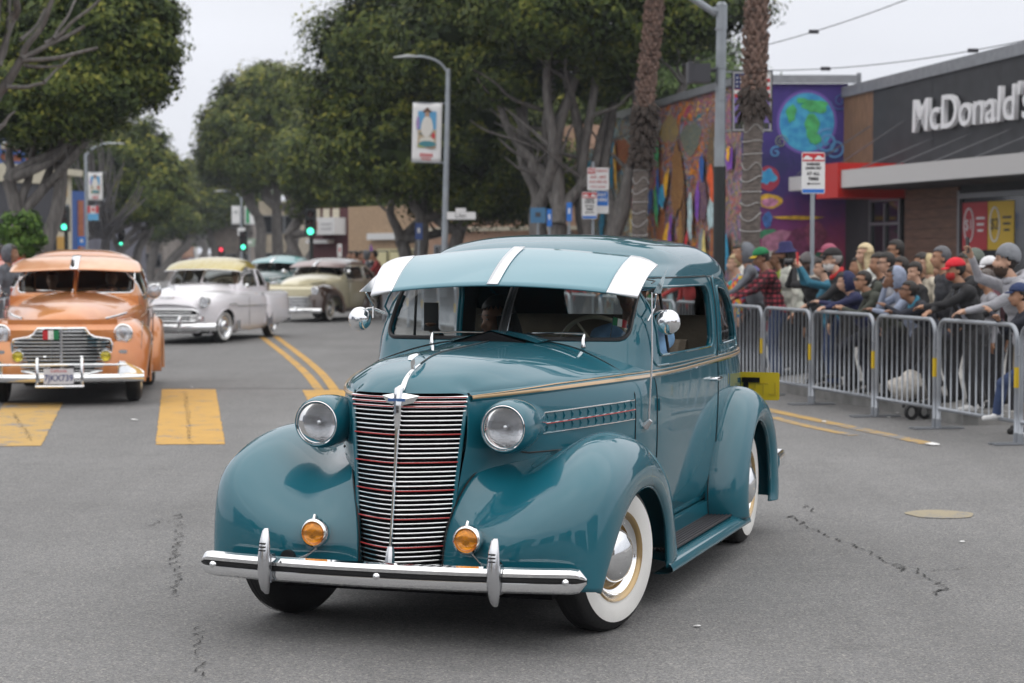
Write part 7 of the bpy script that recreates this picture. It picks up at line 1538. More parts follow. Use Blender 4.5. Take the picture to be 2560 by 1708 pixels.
def front_cap(root, rows, paint, nm='hood'):
    net = np.array(rows, float); full = np.concatenate([mirror_y(net[:, :0:-1]), net], 1); A = surf(full, 60, 81); o = MB(); o.grid(A, 0); h_ = o.build(nm, [paint], root, ang=60)
    if h_.data.polygons[len(h_.data.polygons) // 2].normal.z < 0: h_.data.flip_normals()
    return h_
def interior(root, x0, wide, zf=1.0):
    o = MB(); o.box((x0 - .75, 0, .72), (.55, wide, .3)); o.box((x0 - 1.02, 0, 1.0 * zf), (.16, wide, .42)); o.build('front_seat', [UPH], root)
    o = MB(); o.box((x0 - 1.75, 0, .72), (.55, wide, .3)); o.box((x0 - 2.02, 0, 1.0 * zf), (.16, wide, .42)); o.build('rear_seat', [UPH], root)
    o = MB(); Mx = Matrix.Translation((x0 - .30, .36, 1.12 * zf)) @ rotm('Y', -62); o.lathe([(.19 + .012 * math.cos(t), .012 * math.sin(t)) for t in np.linspace(0, 6.283, 7)], 28, Mx); o.tube([Mx @ Vector((-.19, 0, 0)), Mx @ Vector((.19, 0, 0))], .01, 6); o.tube([Mx @ Vector((0, 0, 0)), (x0, .36, .85)], .018, 6); o.build('steering_wheel', [BLACK], root)
    o = MB(); o.box((x0 - .9, 0, .40), (3.0, wide, .05)); o.build('cabin_floor', [LINER], root)
def headlamp(root, x_, y_, z_, r, rim=CHROME, lens=LENS, depth=.10):
    Mx = Matrix.Translation((x_, y_, z_)) @ rotm('Y', 90); o = MB(); o.lathe([(r * .96, .0), (r * 1.04, .016), (r * 1.16, .008), (r * 1.18, -.02), (r * 1.1, -depth)], 32, Mx); hl = o.build('headlight', [rim], root)
    o = MB(); o.lathe([(r, .002), (r * .8, .018), (r * .4, .028), (.001, .030)], 32, Mx); o.build('headlight_lens', [lens], hl); return hl
def blade(root, xs, half, z, hgt, m=CHROME, nm='bumper', bend=.16, n=41, thick=.035):
    A = []
    for y in np.linspace(-half, half, n):
        x_ = xs - bend * abs(y / half) ** 2.6; A.append([(x_ + thick * math.cos(t) ** 1 * (1 if math.cos(t) > 0 else .3), y, z + hgt / 2 * math.sin(t)) for t in np.linspace(-math.pi, math.pi, 13)[:-1]])
    o = MB(); o.grid(np.array(A), 0, cv=True, flip=False); o.add([tuple(p) for p in A[0]], [tuple(range(12))]); o.add([tuple(p) for p in A[-1]], [tuple(range(12))[::-1]]); return o.build(nm, [m], root, ang=50)
def visor(root, bot, top, vy, m, strip=CHROME, thick=.008, trim=None):
    net = [[(tx + (bx_ - tx) * k / 3, y, tz + (bz - tz) * k / 3 + .02 * math.sin(math.pi * k / 3)) for (bx_, bz), (tx, tz), y in zip(bot, top, vy)] for k in range(4)]
    A = surf(np.array(net), 12, 61); o = MB(); o.grid(A); v = o.build('sun_visor', [m], root, ang=70); v.modifiers.new('s', 'SOLIDIFY').thickness = thick
    if strip: o = MB(); o.grid(A[:, 29:32] + np.array([.008, 0, .008])); o.build('visor_strip', [strip], v, ang=70).modifiers.new('s', 'SOLIDIFY').thickness = .004
    if trim: o = MB(); o.tube([tuple(p) for p in A[-1]], .010, 6); o.build('visor_edge', [trim], v)
    return v
def mirror(root, x_, s, y0, z, r=.06):
    c_ = np.array([x_, s * (y0 + .12), z]); o = MB(); o.tube([(x_ - .05, s * y0, z - .08), (x_ - .02, s * (y0 + .07), z + .0), tuple(c_)], .008, 6)
    o.lathe([(.001, .032), (r * .6, .026), (r * .9, .01), (r, -.01), (.001, -.016)], 22, Matrix.Translation(c_) @ rotm('Y', 90)); return o.build('side_mirror', [CHROME], root)
def arc_fender(root, cx_, cz_, paint, s, y_in, y_out, lip, crown, stations, nm='rear_fender', zmin=.2, front=0.):
    st = []
    for a, k2 in stations:
        d = np.array([math.cos(R(a)), 0, math.sin(R(a))]); row = []
        for f_, y in ((0, y_out - .03), (.06, y_out - .005), (.40, y_out + .01), (.75, y_out - .06), (.97, y_out - .16), (1.0, y_in)):
            p = np.array([cx_, y, cz_]) + d * (lip + (crown - lip) * f_ * k2); p[2] = max(p[2], zmin); row.append(p)
        st.append(row)
    N = np.array(st, float)
    if s < 0: N = mirror_y(N)
    A = surf(N, 60, 30); o = MB(); o.grid(A, 0, flip=(s < 0)); f = o.build(nm, [paint], root, ang=70); f.modifiers.new('s', 'SOLIDIFY').thickness = .012; f.modifiers['s'].offset = -1
    o = MB(); o.tube([tuple(A[i, 3]) for i in range(0, 60, 3)], .008, 5); o.build('fender_lip', [paint], f); return f
RS = ((-24, 1.3), (5, 1.16), (35, 1.05), (65, 1.0), (95, 1.02), (125, 1.1), (155, 1.35), (185, 1.7), (202, 1.9))
HOOD40 = [[(-1.05, 0, 1.245), (-1.05, .30, 1.23), (-1.05, .55, 1.185), (-1.05, .72, 1.12), (-1.05, .80, 1.03), (-1.05, .82, .85), (-1.05, .82, .60), (-1.05, .80, .4)],
          [(-.70, 0, 1.225), (-.70, .28, 1.205), (-.70, .52, 1.155), (-.70, .68, 1.08), (-.70, .745, 1.0), (-.70, .76, .85), (-.70, .76, .60), (-.70, .74, .4)],
          [(-.20, 0, 1.185), (-.20, .24, 1.165), (-.20, .44, 1.11), (-.20, .57, 1.035), (-.20, .63, .95), (-.20, .64, .8), (-.20, .64, .6), (-.20, .6, .4)],
          [(.20, 0, 1.13), (.20, .19, 1.11), (.20, .35, 1.06), (.20, .46, .985), (.20, .51, .90), (.20, .52, .78), (.20, .52, .6), (.20, .5, .4)],
          [(.46, 0, 1.06), (.46, .15, 1.045), (.45, .29, 1.0), (.44, .38, .935), (.43, .42, .87), (.43, .43, .75), (.44, .42, .58), (.46, .40, .38)],
          [(.60, 0, .985), (.60, .14, .975), (.58, .27, .945), (.56, .36, .895), (.55, .40, .84), (.56, .40, .72), (.58, .40, .56), (.60, .38, .36)],
          [(.66, 0, .90), (.66, .14, .895), (.65, .27, .88), (.64, .36, .85), (.64, .40, .80), (.66, .41, .70), (.67, .40, .55), (.68, .38, .34)]]
F40 = [
    [(.60, .88, .25), (.63, .91, .26), (.70, .85, .27), (.76, .68, .27), (.76, .52, .27), (.73, .38, .28), (.69, .25, .30)],
    [(.44, .905, .46), (.47, .935, .47), (.62, .90, .50), (.73, .72, .51), (.75, .54, .50), (.72, .40, .50), (.68, .28, .50)],
    [(.29, .915, .575), (.31, .945, .59), (.48, .93, .68), (.62, .78, .74), (.65, .60, .74), (.64, .44, .72), (.62, .32, .70)],
    [(.10, .915, .63), (.11, .945, .65), (.25, .935, .78), (.40, .79, .89), (.42, .64, .90), (.43, .50, .87), (.44, .36, .83)],
    [(-.11, .915, .645), (-.11, .945, .665), (-.05, .93, .80), (.03, .79, .935), (.04, .66, .95), (.08, .55, .93), (.12, .44, .90)],
    [(-.31, .91, .615), (-.33, .94, .635), (-.35, .92, .76), (-.34, .82, .88), (-.33, .72, .90), (-.30, .65, .89), (-.26, .58, .86)],
    [(-.49, .905, .515), (-.53, .93, .53), (-.62, .915, .63), (-.68, .86, .72), (-.70, .79, .75), (-.68, .74, .75), (-.6, .68, .74)],
    [(-.62, .895, .37), (-.67, .915, .38), (-.78, .905, .44), (-.88, .87, .49), (-.92, .82, .51), (-.92, .79, .51), (-.85, .74, .52)],
    [(-.68, .89, .18), (-.72, .905, .19), (-.86, .90, .21), (-1.0, .88, .24), (-1.06, .84, .25), (-1.06, .80, .25), (-1.0, .74, .25)]]
def car40(root, paint, fpaint, roofm, vis, style, fast=False):
    K = [(.26, -.90, -3.75, .70), (.34, -.88, -3.92, .78), (.55, -.86, -4.05, .825), (.80, -.86, -4.08, .845), (1.0, -.87, -3.98, .838), (1.10, -.90, -3.85, .82), (1.20, -.97, -3.70, .80), (1.33, -1.10, -3.50, .765), (1.46, -1.26, -3.27, .72), (1.56, -1.40, -3.08, .66), (1.63, -1.55, -2.90, .57), (1.68, -1.72, -2.68, .42), (1.705, -1.9, -2.5, .25), (1.71, -2.08, -2.3, .02)]
    if fast: K = [(z, xf, xb - (.30 if z < 1.1 else .25 if z < 1.35 else .12), w_) for z, xf, xb, w_ in K]
    zs = .955 if fast else 1.02 if style == 'orange' else 1.0; K = [(z * (zs if z > 1 else 1), a, b, c) for z, a, b, c in K]; z0, z1 = 1.12 * zs, 1.46 * zs
    wins = [('windshield', rrect(.02, .68, 1.20 * zs, 1.50 * zs, (.02, .06, .06, .02)), 'F'), ('windshield', rrect(-.68, -.02, 1.20 * zs, 1.50 * zs, (.06, .02, .02, .06)), 'F'), ('rear_window', rrect(-.5, .5, 1.22 * zs, 1.46 * zs, .06), 'B')]
    for sd in 'LR': wins += [('side_window', rrect(-2.38, -1.30, z0, z1, (.05, .05, .08, .08)), sd), ('side_window', rnd_poly([(-2.50, z0), (-2.50, z1), (-2.9, z1 - .02), (-3.25, z0 + .10), (-3.32, z0)], .06), sd)]
    S, body = cabin(root, K, wins, paint, roof=(1.50 * zs, roofm))
    hood = front_cap(root, HOOD40, paint)
    for s in (1, -1):
        N = np.array(F40, float); N = mirror_y(N) if s < 0 else N; A = surf(N, 70, 50); o = MB(); o.grid(A, 0, flip=(s < 0)); f = o.build('front_fender', [fpaint], root, ang=70); f.modifiers.new('s', 'SOLIDIFY').thickness = .012; f.modifiers['s'].offset = -1
        arc_fender(root, -2.95, .33, fpaint, s, .76, .935, .40, .60, RS)
        o = MB(); o.box((-1.65, s * .80, .27), (1.9, .14, .09)); o.build('running_board', [fpaint], root)
        headlamp(root, .66, s * .665, .80, .092); mirror(root, -1.05, s, .80, 1.27)
        o = MB(); o.tube([(-.10, s * .655, 1.005), (.25, s * .56, .98), (.42, s * .45, .955)], .014, 6); o.build('hood_trim', [CHROME], root)
        o = MB(); o.tube([(-1.0, s * .835, 1.02), (-2.0, s * .855, 1.02), (-3.0, s * .845, 1.02)], .010, 6); o.build('side_moulding', [CHROME], root)
        o = MB(); o.tube([(-2.25, s * .87, .93), (-2.40, s * .88, .93)], .010, 6); o.build('door_handle', [CHROME], root)
        for xs_ in (-1.22, -2.44): o = MB(); o.tube([(xs_, s * .848, z_) for z_ in np.linspace(.40, 1.0, 8)], .004, 5); o.build('panel_seam', [BLACK], root)
    o = MB(); o.grid(np.array([[(.735 - .20 * y * y - (.07 if z > .88 else 0) + (0 if z > .35 else -.03), y, z) for z in (.26, .36, .6, .84, .90, .955)] for y in np.linspace(-.60, .60, 17)]), 0, flip=True); o.build('nose_panel', [paint], root)
    o = MB(); o.box((-.05, 0, .5), (1.2, .9, .3)); o.box((-1.6, 0, .30), (4.2, 1.3, .12)); o.build('chassis', [DARK], root, smooth=False)
    for x_, y_, st_ in ((0, .74, 0), (0, -.74, 0), (-2.95, .75, 0), (-2.95, -.75, 0)): wheel(root, (x_, y_, .33), 1 if y_ > 0 else -1, 0, r=.33, wid=.17, white=None if style == 'orange' else (.205, .285))
    interior(root, -1.15, 1.4, zs)
    o = MB(); o.box((-1.02, 0, 1.10 * zs), (.16, 1.5, .14)); o.build('dashboard', [paint], root)
    for s in (1, -1): o = MB(); o.tube([(-1.0, s * .12, 1.215 * zs), (-1.03, s * .45, 1.235 * zs)], .006, 5); o.build('wiper', [CHROME], root)
    zb = 1.445 * zs; zt_ = 1.60 * zs
    visor(root, [(-1.10, zb), (-1.02, zb), (-.93, zb + .015), (-.90, zb + .03), (-.93, zb + .015), (-1.02, zb), (-1.10, zb)], [(-1.42, zt_ - .10), (-1.40, zt_ - .03), (-1.37, zt_ + .02), (-1.36, zt_ + .035), (-1.37, zt_ + .02), (-1.40, zt_ - .03), (-1.42, zt_ - .10)], (-.77, -.70, -.45, 0, .45, .70, .77), vis)
    if style == 'orange':
        # heart-shaped grille: chrome frame, horizontal bars
        fr = [(0, .86), (.26, .86), (.30, .80), (.36, .765), (.52, .74), (.545, .69), (.53, .50), (.45, .39), (.30, .36), (0, .36)]; fr = fr + [(-y, z) for y, z in fr[-2:0:-1]]
        gx2 = lambda y: .775 - .22 * y * y
        P2 = dense(fr, .03); o = MB(); o.tube([(gx2(y), y, z) for y, z in P2], .014, 8, closed=True); o.build('grille_frame', [CHROME], root)
        o = MB(); n_ = 17; 
        for i in range(n_ - 1):
            pass
        ys = np.linspace(-.53, .53, 21)
        def wid(z): return np.interp(z, [.36, .40, .50, .69, .735, .765, .80, .86], [.38, .46, .53, .54, .50, .36, .30, .26])
        o.grid(np.array([[(gx2(u * wid(z)) - .03, u * wid(z), z) for u in np.linspace(-1, 1, 15)] for z in np.linspace(.36, .86, 12)])); o.build('grille_backing', [DARK], root)
        for z in np.linspace(.395, .825, 12):
            o = MB(); w_ = wid(z) - .01; o.tube([(gx2(y), y, z) for y in np.linspace(-w_, w_, 13)], .0145, 6); o.build('grille_bar', [CHROME], root)
        o = MB(); o.tube([(.785, 0, z) for z in np.linspace(.86, .40, 6)], .02, 8); o.build('grille_centre_bar', [CHROME2], root)
        for s in (1, -1):
            Mx = Matrix.Translation((.74, s * .475, .555)) @ rotm('Y', 90); o = MB(); o.lathe([(.055, .0), (.06, .02), (.066, .01), (.06, -.03)], 24, Mx); fg_ = o.build('fog_lamp', [CHROME], root); o = MB(); o.lathe([(.056, .004), (.03, .018), (.001, .022)], 24, Mx); o.build('fog_lamp_lens', [YELLOWL], fg_)
            o = MB(); o.prism(rrect(-.045, .045, -.02, .02, .018), 0, .03, Matrix.Translation((.70, s * .665, .60)) @ rotm('Z', 90) @ rotm('X', 90)); o.build('parking_light', [CHROME2], root)
        blade(root, .96, .90, .32, .088); 
        o = MB(); o.tube([(.99, y, .47) for y in np.linspace(-.72, .72, 9)], .013, 8); o.build('bumper_rail', [CHROME], root)
        for s in (1, -1):
            o = MB(); o.tube([(.96, s * .24, .23), (1.02, s * .24, .25), (1.03, s * .24, .50), (1.0, s * .24, .54)], .018, 8); o.build('bumper_guard', [CHROME], root)
            o = MB(); o.add([(.93, s * .62, .365), (.84, s * .90, .355), (.90, s * .62, .50), (.93, s * .70, .50), (.86, s * .86, .41), (.80, s * .9, .36)], [(0, 1, 4, 3, 2)]); A = np.array([[(.95 - .13 * t - .02 * q, s * (.64 + .27 * t), .37 + (.14 * (1 - t) ** .7) * q) for q in (0, .5, 1)] for t in np.linspace(0, 1, 8)]); o.grid(A, 0); o.build('bumper_wing', [CHROME], root)
        o = MB(); o.tube([(1.02, y, .235) for y in (-.26, .26)], .016, 8); o.build('lower_rail', [CHROME], root)
        pl = add_box('licence_plate', root, (1.02, -.01, .345), (.012, .32, .17), mat('plate_white', (.60, .60, .64), .4)); text('plate_text', '7JKX739', .098, mat('plate_ink', (.03, .05, .18), .5), pl, (1.028, -.01, .325), (R(90), 0, R(90)), ext=.001, off=.001, sx=.88); text('plate_text', 'California', .045, REDS, pl, (1.028, -.01, .405), (R(90), 0, R(90)), ext=.001)
        o = MB(); o.tube([(.80, -.11, .50), (.80, -.10, .80)], .004, 5); fl = o.build('flag_stick', [CHROME2], root)
        for k, m in enumerate(('flag_red', 'flag_white', 'flag_green')): add_box('flag_panel', fl, (.80, -.17 + k * .058, .79), (.004, .057, .10), _mc[m])
        o = MB(); o.tube([(-.78, 0, 1.26), (-.70, 0, 1.255), (-.62, 0, 1.225)], [.01, .02, .012], 8); o.build('hood_ornament', [CHROME], root)
        for s in (1, -1):
            Mx = Matrix.Translation((-.98, s * .93, 1.24)) @ rotm('Y', 90); o = MB(); o.lathe([(.001, -.10), (.05, -.08), (.085, -.01), (.09, .02), (.082, .03)], 26, Mx); o.tube([(-1.0, s * .93, 1.16), (-1.0, s * .88, 1.10)], .014, 6); sp_ = o.build('spotlight', [CHROME], root); o = MB(); o.lathe([(.082, .026), (.04, .04), (.001, .045)], 26, Mx); o.build('spotlight_lens', [LENS], sp_)
        o = MB(); o.tube([(-.62, .80, .95), (-.62, .86, 1.0), (-.60, .87, 1.38)], .006, 5); o.tube([(.62, .86, .62), (.66, .88, .95)], .004, 4); o.build('aerial', [CHROME2], root)
    elif style == 'cream':
        gx2 = lambda y: .80 - .16 * y * y
        o = MB(); o.grid(np.array([[(gx2(y) - .04, y, z) for y in np.linspace(-.62, .62, 15)] for z in (.36, .66)])); o.build('grille_backing', [DARK], root)
        for z in (.40, .475, .55, .625): o = MB(); w_ = .66 - (z - .40) * .45; o.tube([(gx2(y) + .01, y, z) for y in np.linspace(-w_, w_, 15)], .024, 8, flat=(1, .8)); o.build('grille_bar', [CHROME], root)
        blade(root, .98, .92, .30, .12)
        for s in (1, -1): o = MB(); o.tube([(1.0, s * .3, .22), (1.04, s * .3, .30), (1.0, s * .3, .42)], .022, 8); o.build('bumper_guard', [CHROME], root)
        o = MB(); o.tube([(.68, -.12, .80), (.70, 0, .79), (.68, .12, .80)], .016, 6); o.build('hood_emblem', [CHROME], root)
    else:
        for z in np.linspace(.40, .85, 9): o = MB(); o.tube([(.78 - .1 * abs(y), y, z) for y in (-.2, 0, .2)], .009, 5); o.build('grille_bar', [CHROME], root)
        blade(root, .92, .88, .34, .10)
    return body
def flake(name, c1, c2, sc_=3, rough=.28): return mat(name, c1, rough, .15, 1., col2=c2, nscale=sc_)
ORG = flake('orange_car_paint', (.66, .275, .088), (.54, .18, .045), 2.2); ORG2 = flake('orange_visor', (.74, .40, .23), (.68, .33, .17), 5); ORGD = mat('burnt_orange', (.38, .07, .02), .3, 0, 1.)
c1 = empty('vintage_coupe', (-5.08, 22.75, 0), R(-90 + 7.5), 'burnt orange 1940s car with wide chrome grille and yellow fog lamps at the left', 'car')
car40(c1, ORG, ORG, ORG, ORG2, 'orange')
CRE = mat('cream_paint', (.68, .62, .42), .3, 0, 1.); BRN = mat('brown_paint', (.050, .026, .018), .28, .1, 1.); BRV = mat('brown_visor', (.30, .215, .205), .35, .1, .6)
c2 = empty('vintage_fastback', (-5.42, 51.0, 0), R(-90 - 17), 'cream and dark brown 1940s fastback with a brown sun visor behind the white car', 'car')
car40(c2, CRE, BRN, BRN, BRV, 'cream', fast=True)
TLD = mat('dark_teal_paint', (.006, .06, .06), .3, 0, 1.); TLR = mat('pale_teal_roof', (.10, .28, .30), .3, 0, 1.)
c3 = empty('vintage_sedan', (-7.95, 63.0, 0), R(-90 - 14), 'dark teal sedan with pale roof mostly hidden between the white and cream cars', 'car')
car40(c3, TLD, TLD, TLR, TLR, 'plain')
RDO = mat('red_orange_paint', (.42, .06, .02), .3, 0, 1.)
c4 = empty('vintage_coupe', (-8.02, 28.6, 0), R(-90 + 2), 'red orange old car cut off by the left edge behind the orange one', 'car')
car40(c4, RDO, RDO, RDO, RDO, 'plain')
c5 = empty('vintage_sedan', (px(350, 150), 150, 0), R(-90 + 2), 'small silver car far down the street left of the white car', 'car')
SLV = mat('silver_paint', (.35, .38, .40), .3, .2, 1.); car40(c5, SLV, SLV, SLV, SLV, 'plain')
# ---- white early-fifties sedan
WPT = mat('white_lilac_paint', (.90, .88, .92), .25, 0, 1., noise=.03, nscale=2); GLD = mat('gold_leaf_roof', (.52, .40, .08), .28, .25, 1., col2=(.34, .25, .05), nscale=5, stretch=(1, 4, 1)); GLV = mat('gold_leaf_visor', (.52, .44, .16), .3, .2, .8, col2=(.46, .36, .07), nscale=4, stretch=(1, 3, 1))
c6 = empty('vintage_hardtop', (-6.36, 38.44, 0), R(-90 - 11), 'pearl white low car with a gold leaf roof and visor behind the orange car', 'car')
def white_car(root):
    K = [(.20, .72, -3.75, .84), (.30, .80, -3.90, .90), (.50, .84, -4.02, .945), (.70, .82, -4.02, .955), (.84, .74, -3.92, .935), (.92, .62, -3.78, .89), (.97, .46, -3.6, .80), (1.0, .2, -3.5, .66), (1.02, -.1, -3.2, .50), (1.03, -.5, -2.9, .3), (1.035, -1.0, -2.4, .02)]
    ex = [(*k, 3.4, 3.4) for k in K]; S = Shell(shell(ex, 360, 90, 0, 0, cx=.6)); arch = []
    circ = lambda cx0, cz0, r, rz=None: [(cx0 + r * math.cos(a), cz0 + (rz or r) * math.sin(a)) for a in np.linspace(0, 2 * math.pi, 33)[:-1]]
    for nm, sel in (('L', lambda p: p[:, 1] > .5), ('R', lambda p: p[:, 1] < -.5)):
        arch.append(S.cut(circ(0, .28, .40, .38), [0, 2], sel)); S.cut(circ(-2.95, .16, .36, .17), [0, 2], sel)
    bd = S.build('lower_body', [WPT, DARK], root, .02)
    for a in arch: o = MB(); o.tube(a['out'], .010, 6, closed=True); o.build('arch_trim', [WPT], root)
    rows = [[(-1.15, 0, 1.16), (-1.15, .3, 1.15), (-1.15, .55, 1.11), (-1.15, .70, 1.03), (-1.15, .78, .93)], [(-.6, 0, 1.15), (-.6, .28, 1.135), (-.6, .5, 1.09), (-.6, .64, 1.0), (-.6, .72, .9)], [(0, 0, 1.10), (0, .25, 1.085), (0, .44, 1.03), (0, .56, .95), (0, .62, .86)], [(.5, 0, 1.02), (.5, .22, 1.005), (.5, .4, .96), (.5, .5, .88), (.5, .54, .8)], [(.78, 0, .90), (.77, .22, .89), (.74, .4, .86), (.72, .5, .80), (.70, .54, .74)], [(.88, 0, .76), (.87, .22, .75), (.83, .42, .73), (.80, .52, .70), (.76, .56, .66)]]
    front_cap(root, rows, WPT)
    K2 = [(.94, -.95, -3.35, .83), (1.02, -.97, -3.33, .825), (1.10, -1.02, -3.27, .81), (1.22, -1.12, -3.12, .78), (1.36, -1.27, -2.93, .735), (1.46, -1.40, -2.78, .685), (1.55, -1.54, -2.64, .60), (1.61, -1.70, -2.5, .47), (1.645, -1.88, -2.35, .28), (1.655, -2.05, -2.2, .02)]
    wins = [('windshield', rrect(.015, .74, 1.10, 1.44, (.02, .08, .06, .02)), 'F'), ('windshield', rrect(-.74, -.015, 1.10, 1.44, (.08, .02, .02, .06)), 'F'), ('rear_window', rrect(-.6, .6, 1.12, 1.38, .06), 'B')]
    for sd in 'LR': wins += [('side_window', rnd_poly([(-2.12, 1.06), (-1.28, 1.06), (-1.42, 1.32), (-1.58, 1.39), (-2.12, 1.40)], .04), sd), ('side_window', rnd_poly([(-2.2, 1.06), (-2.2, 1.40), (-2.45, 1.38), (-2.75, 1.24), (-2.92, 1.06)], .05), sd)]
    S2, b2_ = cabin(root, K2, wins, WPT, roof=(1.41, GLD), seal=WPT, nu=260, nz=80)
    for s in (1, -1):
        # rear quarter bulge
        N = np.array([[(x_, s * y, z) for y, z in ((.90, zb_), (.99 * k + .90 * (1 - k), .38 + .02 * k), (1.01 * k + .90 * (1 - k), .62), (.97 * k + .87 * (1 - k), .82), (.86, .93 * k + .90 * (1 - k)), (.72, .96))] for x_, k, zb_ in ((-2.28, .0, .30), (-2.36, .75, .28), (-2.6, 1.0, .28), (-3.0, 1.0, .28), (-3.4, .85, .30), (-3.75, .5, .34), (-3.98, 0, .4))])
        o = MB(); o.grid(surf(N, 40, 26), 0, flip=(s > 0)); q = o.build('rear_fender', [WPT], root, ang=70)
        if (q.data.polygons[500].normal.y * s) < 0: q.data.flip_normals()
        o = MB(); o.add([(-2.30, s * .955, .26), (-2.30, s * .955, .52), (-2.50, s * 1.008, .54), (-2.52, s * 1.005, .28)], [(0, 1, 2, 3)]); o.build('stone_guard', [CHROME2], root)
        o = MB(); o.add([(-.44, s * .955, .25), (-.44, s * .967, .42), (-.58, s * .967, .42), (-.66, s * .957, .25)], [(0, 1, 2, 3)]); o.build('stone_guard', [CHROME2], root)
        o = MB(); o.tube([(.02, s * .962, .74), (-.30, s * .970, .745), (-.42, s * .966, .73)], [.01, .014, .01], 6); o.tube([(-.42, s * .966, .70), (-2.30, s * .972, .68)], .008, 6); o.build('side_trim', [CHROME], root)
        headlamp(root, .74, s * .70, .80, .088, lens=LENS); mirror(root, -1.1, s, .80, 1.08, .05)
        for xs_ in (-1.18, -2.24): o = MB(); o.tube([(xs_, s * .955, z_) for z_ in np.linspace(.30, .86, 6)], .004, 5); o.build('panel_seam', [mat('seam_grey', (.12, .11, .13), .7)], root)
        o = MB(); o.tube([(-2.0, s * .93, .90), (-2.16, s * .935, .90)], .012, 6); o.build('door_handle', [CHROME], root)
        Mx = Matrix.Translation((-3.98, s * .80, .62)) @ rotm('Y', -90); o = MB(); o.lathe([(.06, -.05), (.065, .03), (.05, .05)], 18, Mx); tl_ = o.build('tail_light', [CHROME], root)
    gxx = lambda y: .895 - .12 * y * y
    for z, w_, r_ in ((.655, .52, .020), (.60, .50, .010), (.545, .60, .018), (.49, .56, .010), (.44, .58, .018)): o = MB(); o.tube([(gxx(y) + (.012 if r_ > .012 else 0), y, z) for y in np.linspace(-w_, w_, 15)], r_, 8); o.build('grille_bar', [CHROME], root)
    for s in (1, -1):
        o = MB(); o.tube(curve([(gxx(.50) + .0, s * .50, .655), (.84, s * .60, .62), (.83, s * .63, .545)], 8), .020, 8); o.build('grille_end', [CHROME], root)
        Mx = Matrix.Translation((.86, s * .66, .49)) @ rotm('Y', 90); o = MB(); o.box((.84, s * .60, .49), (.06, .26, .085)); o.lathe([(.04, 0), (.02, .03), (.001, .035)], 12, Mx); o.build('parking_light', [CHROME], root)
    o = MB(); o.grid(np.array([[(gxx(y) - .03, y, z) for y in np.linspace(-.58, .58, 9)] for z in (.42, .67)])); o.build('grille_backing', [DARK], root)
    blade(root, 1.06, .98, .33, .15, bend=.24, thick=.05); blade(root, -4.12, .95, .36, .15, bend=-.2, thick=.05)
    for s in (1, -1): o = MB(); o.tube([(1.08, s * .34, .24), (1.14, s * .34, .34), (1.12, s * .34, .48), (1.06, s * .34, .52)], .03, 8); o.build('bumper_guard', [CHROME], root)
    o = MB(); o.tube([(.80, -.14, .885), (.82, 0, .875), (.80, .14, .885)], .014, 6); o.build('hood_emblem', [CHROME], root)
    o = MB(); o.tube([(.42, 0, 1.04), (.50, 0, 1.09), (.62, 0, 1.07)], .014, 6); o.build('hood_ornament', [CHROME], root)
    for x_, y_, st_ in ((0, .78, -12), (0, -.78, -12), (-2.95, .78, 0), (-2.95, -.78, 0)): wheel(root, (x_, y_, .32), 1 if y_ > 0 else -1, st_, r=.32, wid=.17, white=(.235, .262), rimm=CHROME2)
    zb = 1.385; visor(root, [(-1.16, zb - .03), (-1.04, zb - .01), (-.96, zb + .01), (-.93, zb + .02), (-.96, zb + .01), (-1.04, zb - .01), (-1.16, zb - .03)], [(-1.55, 1.50), (-1.52, 1.535), (-1.47, 1.59), (-1.45, 1.61), (-1.47, 1.59), (-1.52, 1.535), (-1.55, 1.50)], (-.80, -.72, -.45, 0, .45, .72, .80), GLV, strip=None, trim=WPT)
    interior(root, -1.15, 1.4, .92); o = MB(); o.box((-1.10, 0, 1.03), (.16, 1.4, .12)); o.build('dashboard', [WPT], root)
    o = MB(); o.box((-1.6, 0, .24), (4.4, 1.4, .08)); o.box((.1, 0, .45), (1.1, .9, .3)); o.build('chassis', [DARK], root)
white_car(c6)
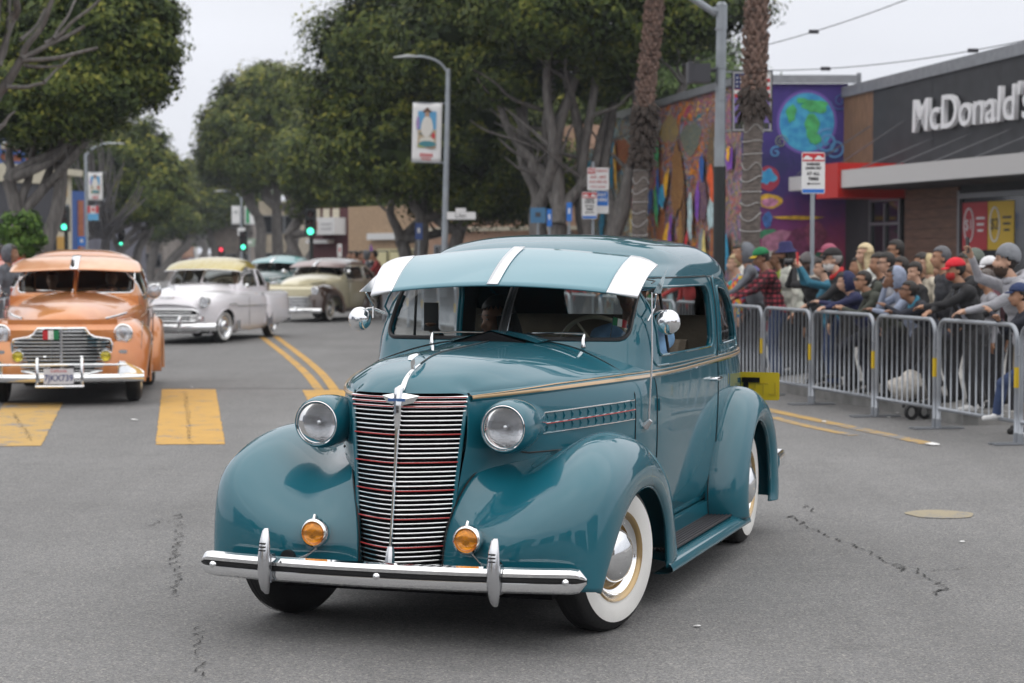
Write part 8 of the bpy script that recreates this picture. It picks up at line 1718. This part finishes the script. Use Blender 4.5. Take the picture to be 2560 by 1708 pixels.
# ------------------------------------------------------------------ people in the cars
def rider(root, lx, ly, lz, label, **k):
    c, s = math.cos(root.rotation_euler[2]), math.sin(root.rotation_euler[2]); k.setdefault('sit', True); k.setdefault('lean', -6)
    return person(label, (root.location[0] + lx * c - ly * s, root.location[1] + lx * s + ly * c, lz), root.rotation_euler[2], group='people riding in the cars', upper=False, **k)
rider(hero, -1.92, -.40, -.19, 'dark haired passenger holding up a phone inside the teal sedan', h=1.62, skin='brown', top=BK, hair=(.01, .008, .007), hairk='long', head=(-38, 8), female=True, armR=('phone', 0, 0, (.42, -.20, 1.44)), armL=('down',), vox=.016, extra=(('phone', 1, BKP, 'phone raised behind the windshield of the teal sedan'),))
rider(hero, -1.92, .36, -.08, 'driver in a pale blue shirt at the wheel of the teal sedan', h=1.66, skin='brown', top=cloth('sky_shirt', (.16, .30, .48)), armL=('wheel',), armR=('wheel',), vox=.016)
rider(c1, -2.0, .36, -.12, 'driver behind the windshield of the orange car', h=1.62, skin='brown', top=BK, armL=('wheel',), armR=('wheel',), vox=.02); rider(c1, -2.0, -.36, -.12, 'passenger behind the windshield of the orange car', h=1.60, skin='tan', top=DKG, armL=('down',), armR=('down',), vox=.02)
rider(c6, -2.0, .38, -.22, 'driver of the white car with a bare forearm on the window sill', h=1.62, skin='light', top=WHT, glasses='sun', armL=('sill', 0, 0, (.18, .46, 1.12), 'bare'), armR=('wheel',), vox=.018)
rider(c2, -2.0, .36, -.18, 'driver behind the windshield of the cream and brown car', h=1.6, skin='tan', top=BK, armL=('wheel',), armR=('wheel',), vox=.024)
# ------------------------------------------------------------------ air
o = MB(); o.box((0, 405, 7.5), (804, 994, 17)); hz = o.build('haze', [], smooth=False)
hm_ = bpy.data.materials.new('haze_air'); hm_.use_nodes = True; t_ = hm_.node_tree; t_.nodes.clear(); ho = t_.nodes.new('ShaderNodeOutputMaterial'); pv_ = t_.nodes.new('ShaderNodeVolumePrincipled')
pv_.inputs['Density'].default_value = .0004; pv_.inputs['Color'].default_value = (.86, .90, .98, 1); t_.links.new(pv_.outputs[0], ho.inputs['Volume']); hz.data.materials.append(hm_); tag(hz, kind='stuff')
sc.cycles.volume_bounces = 0
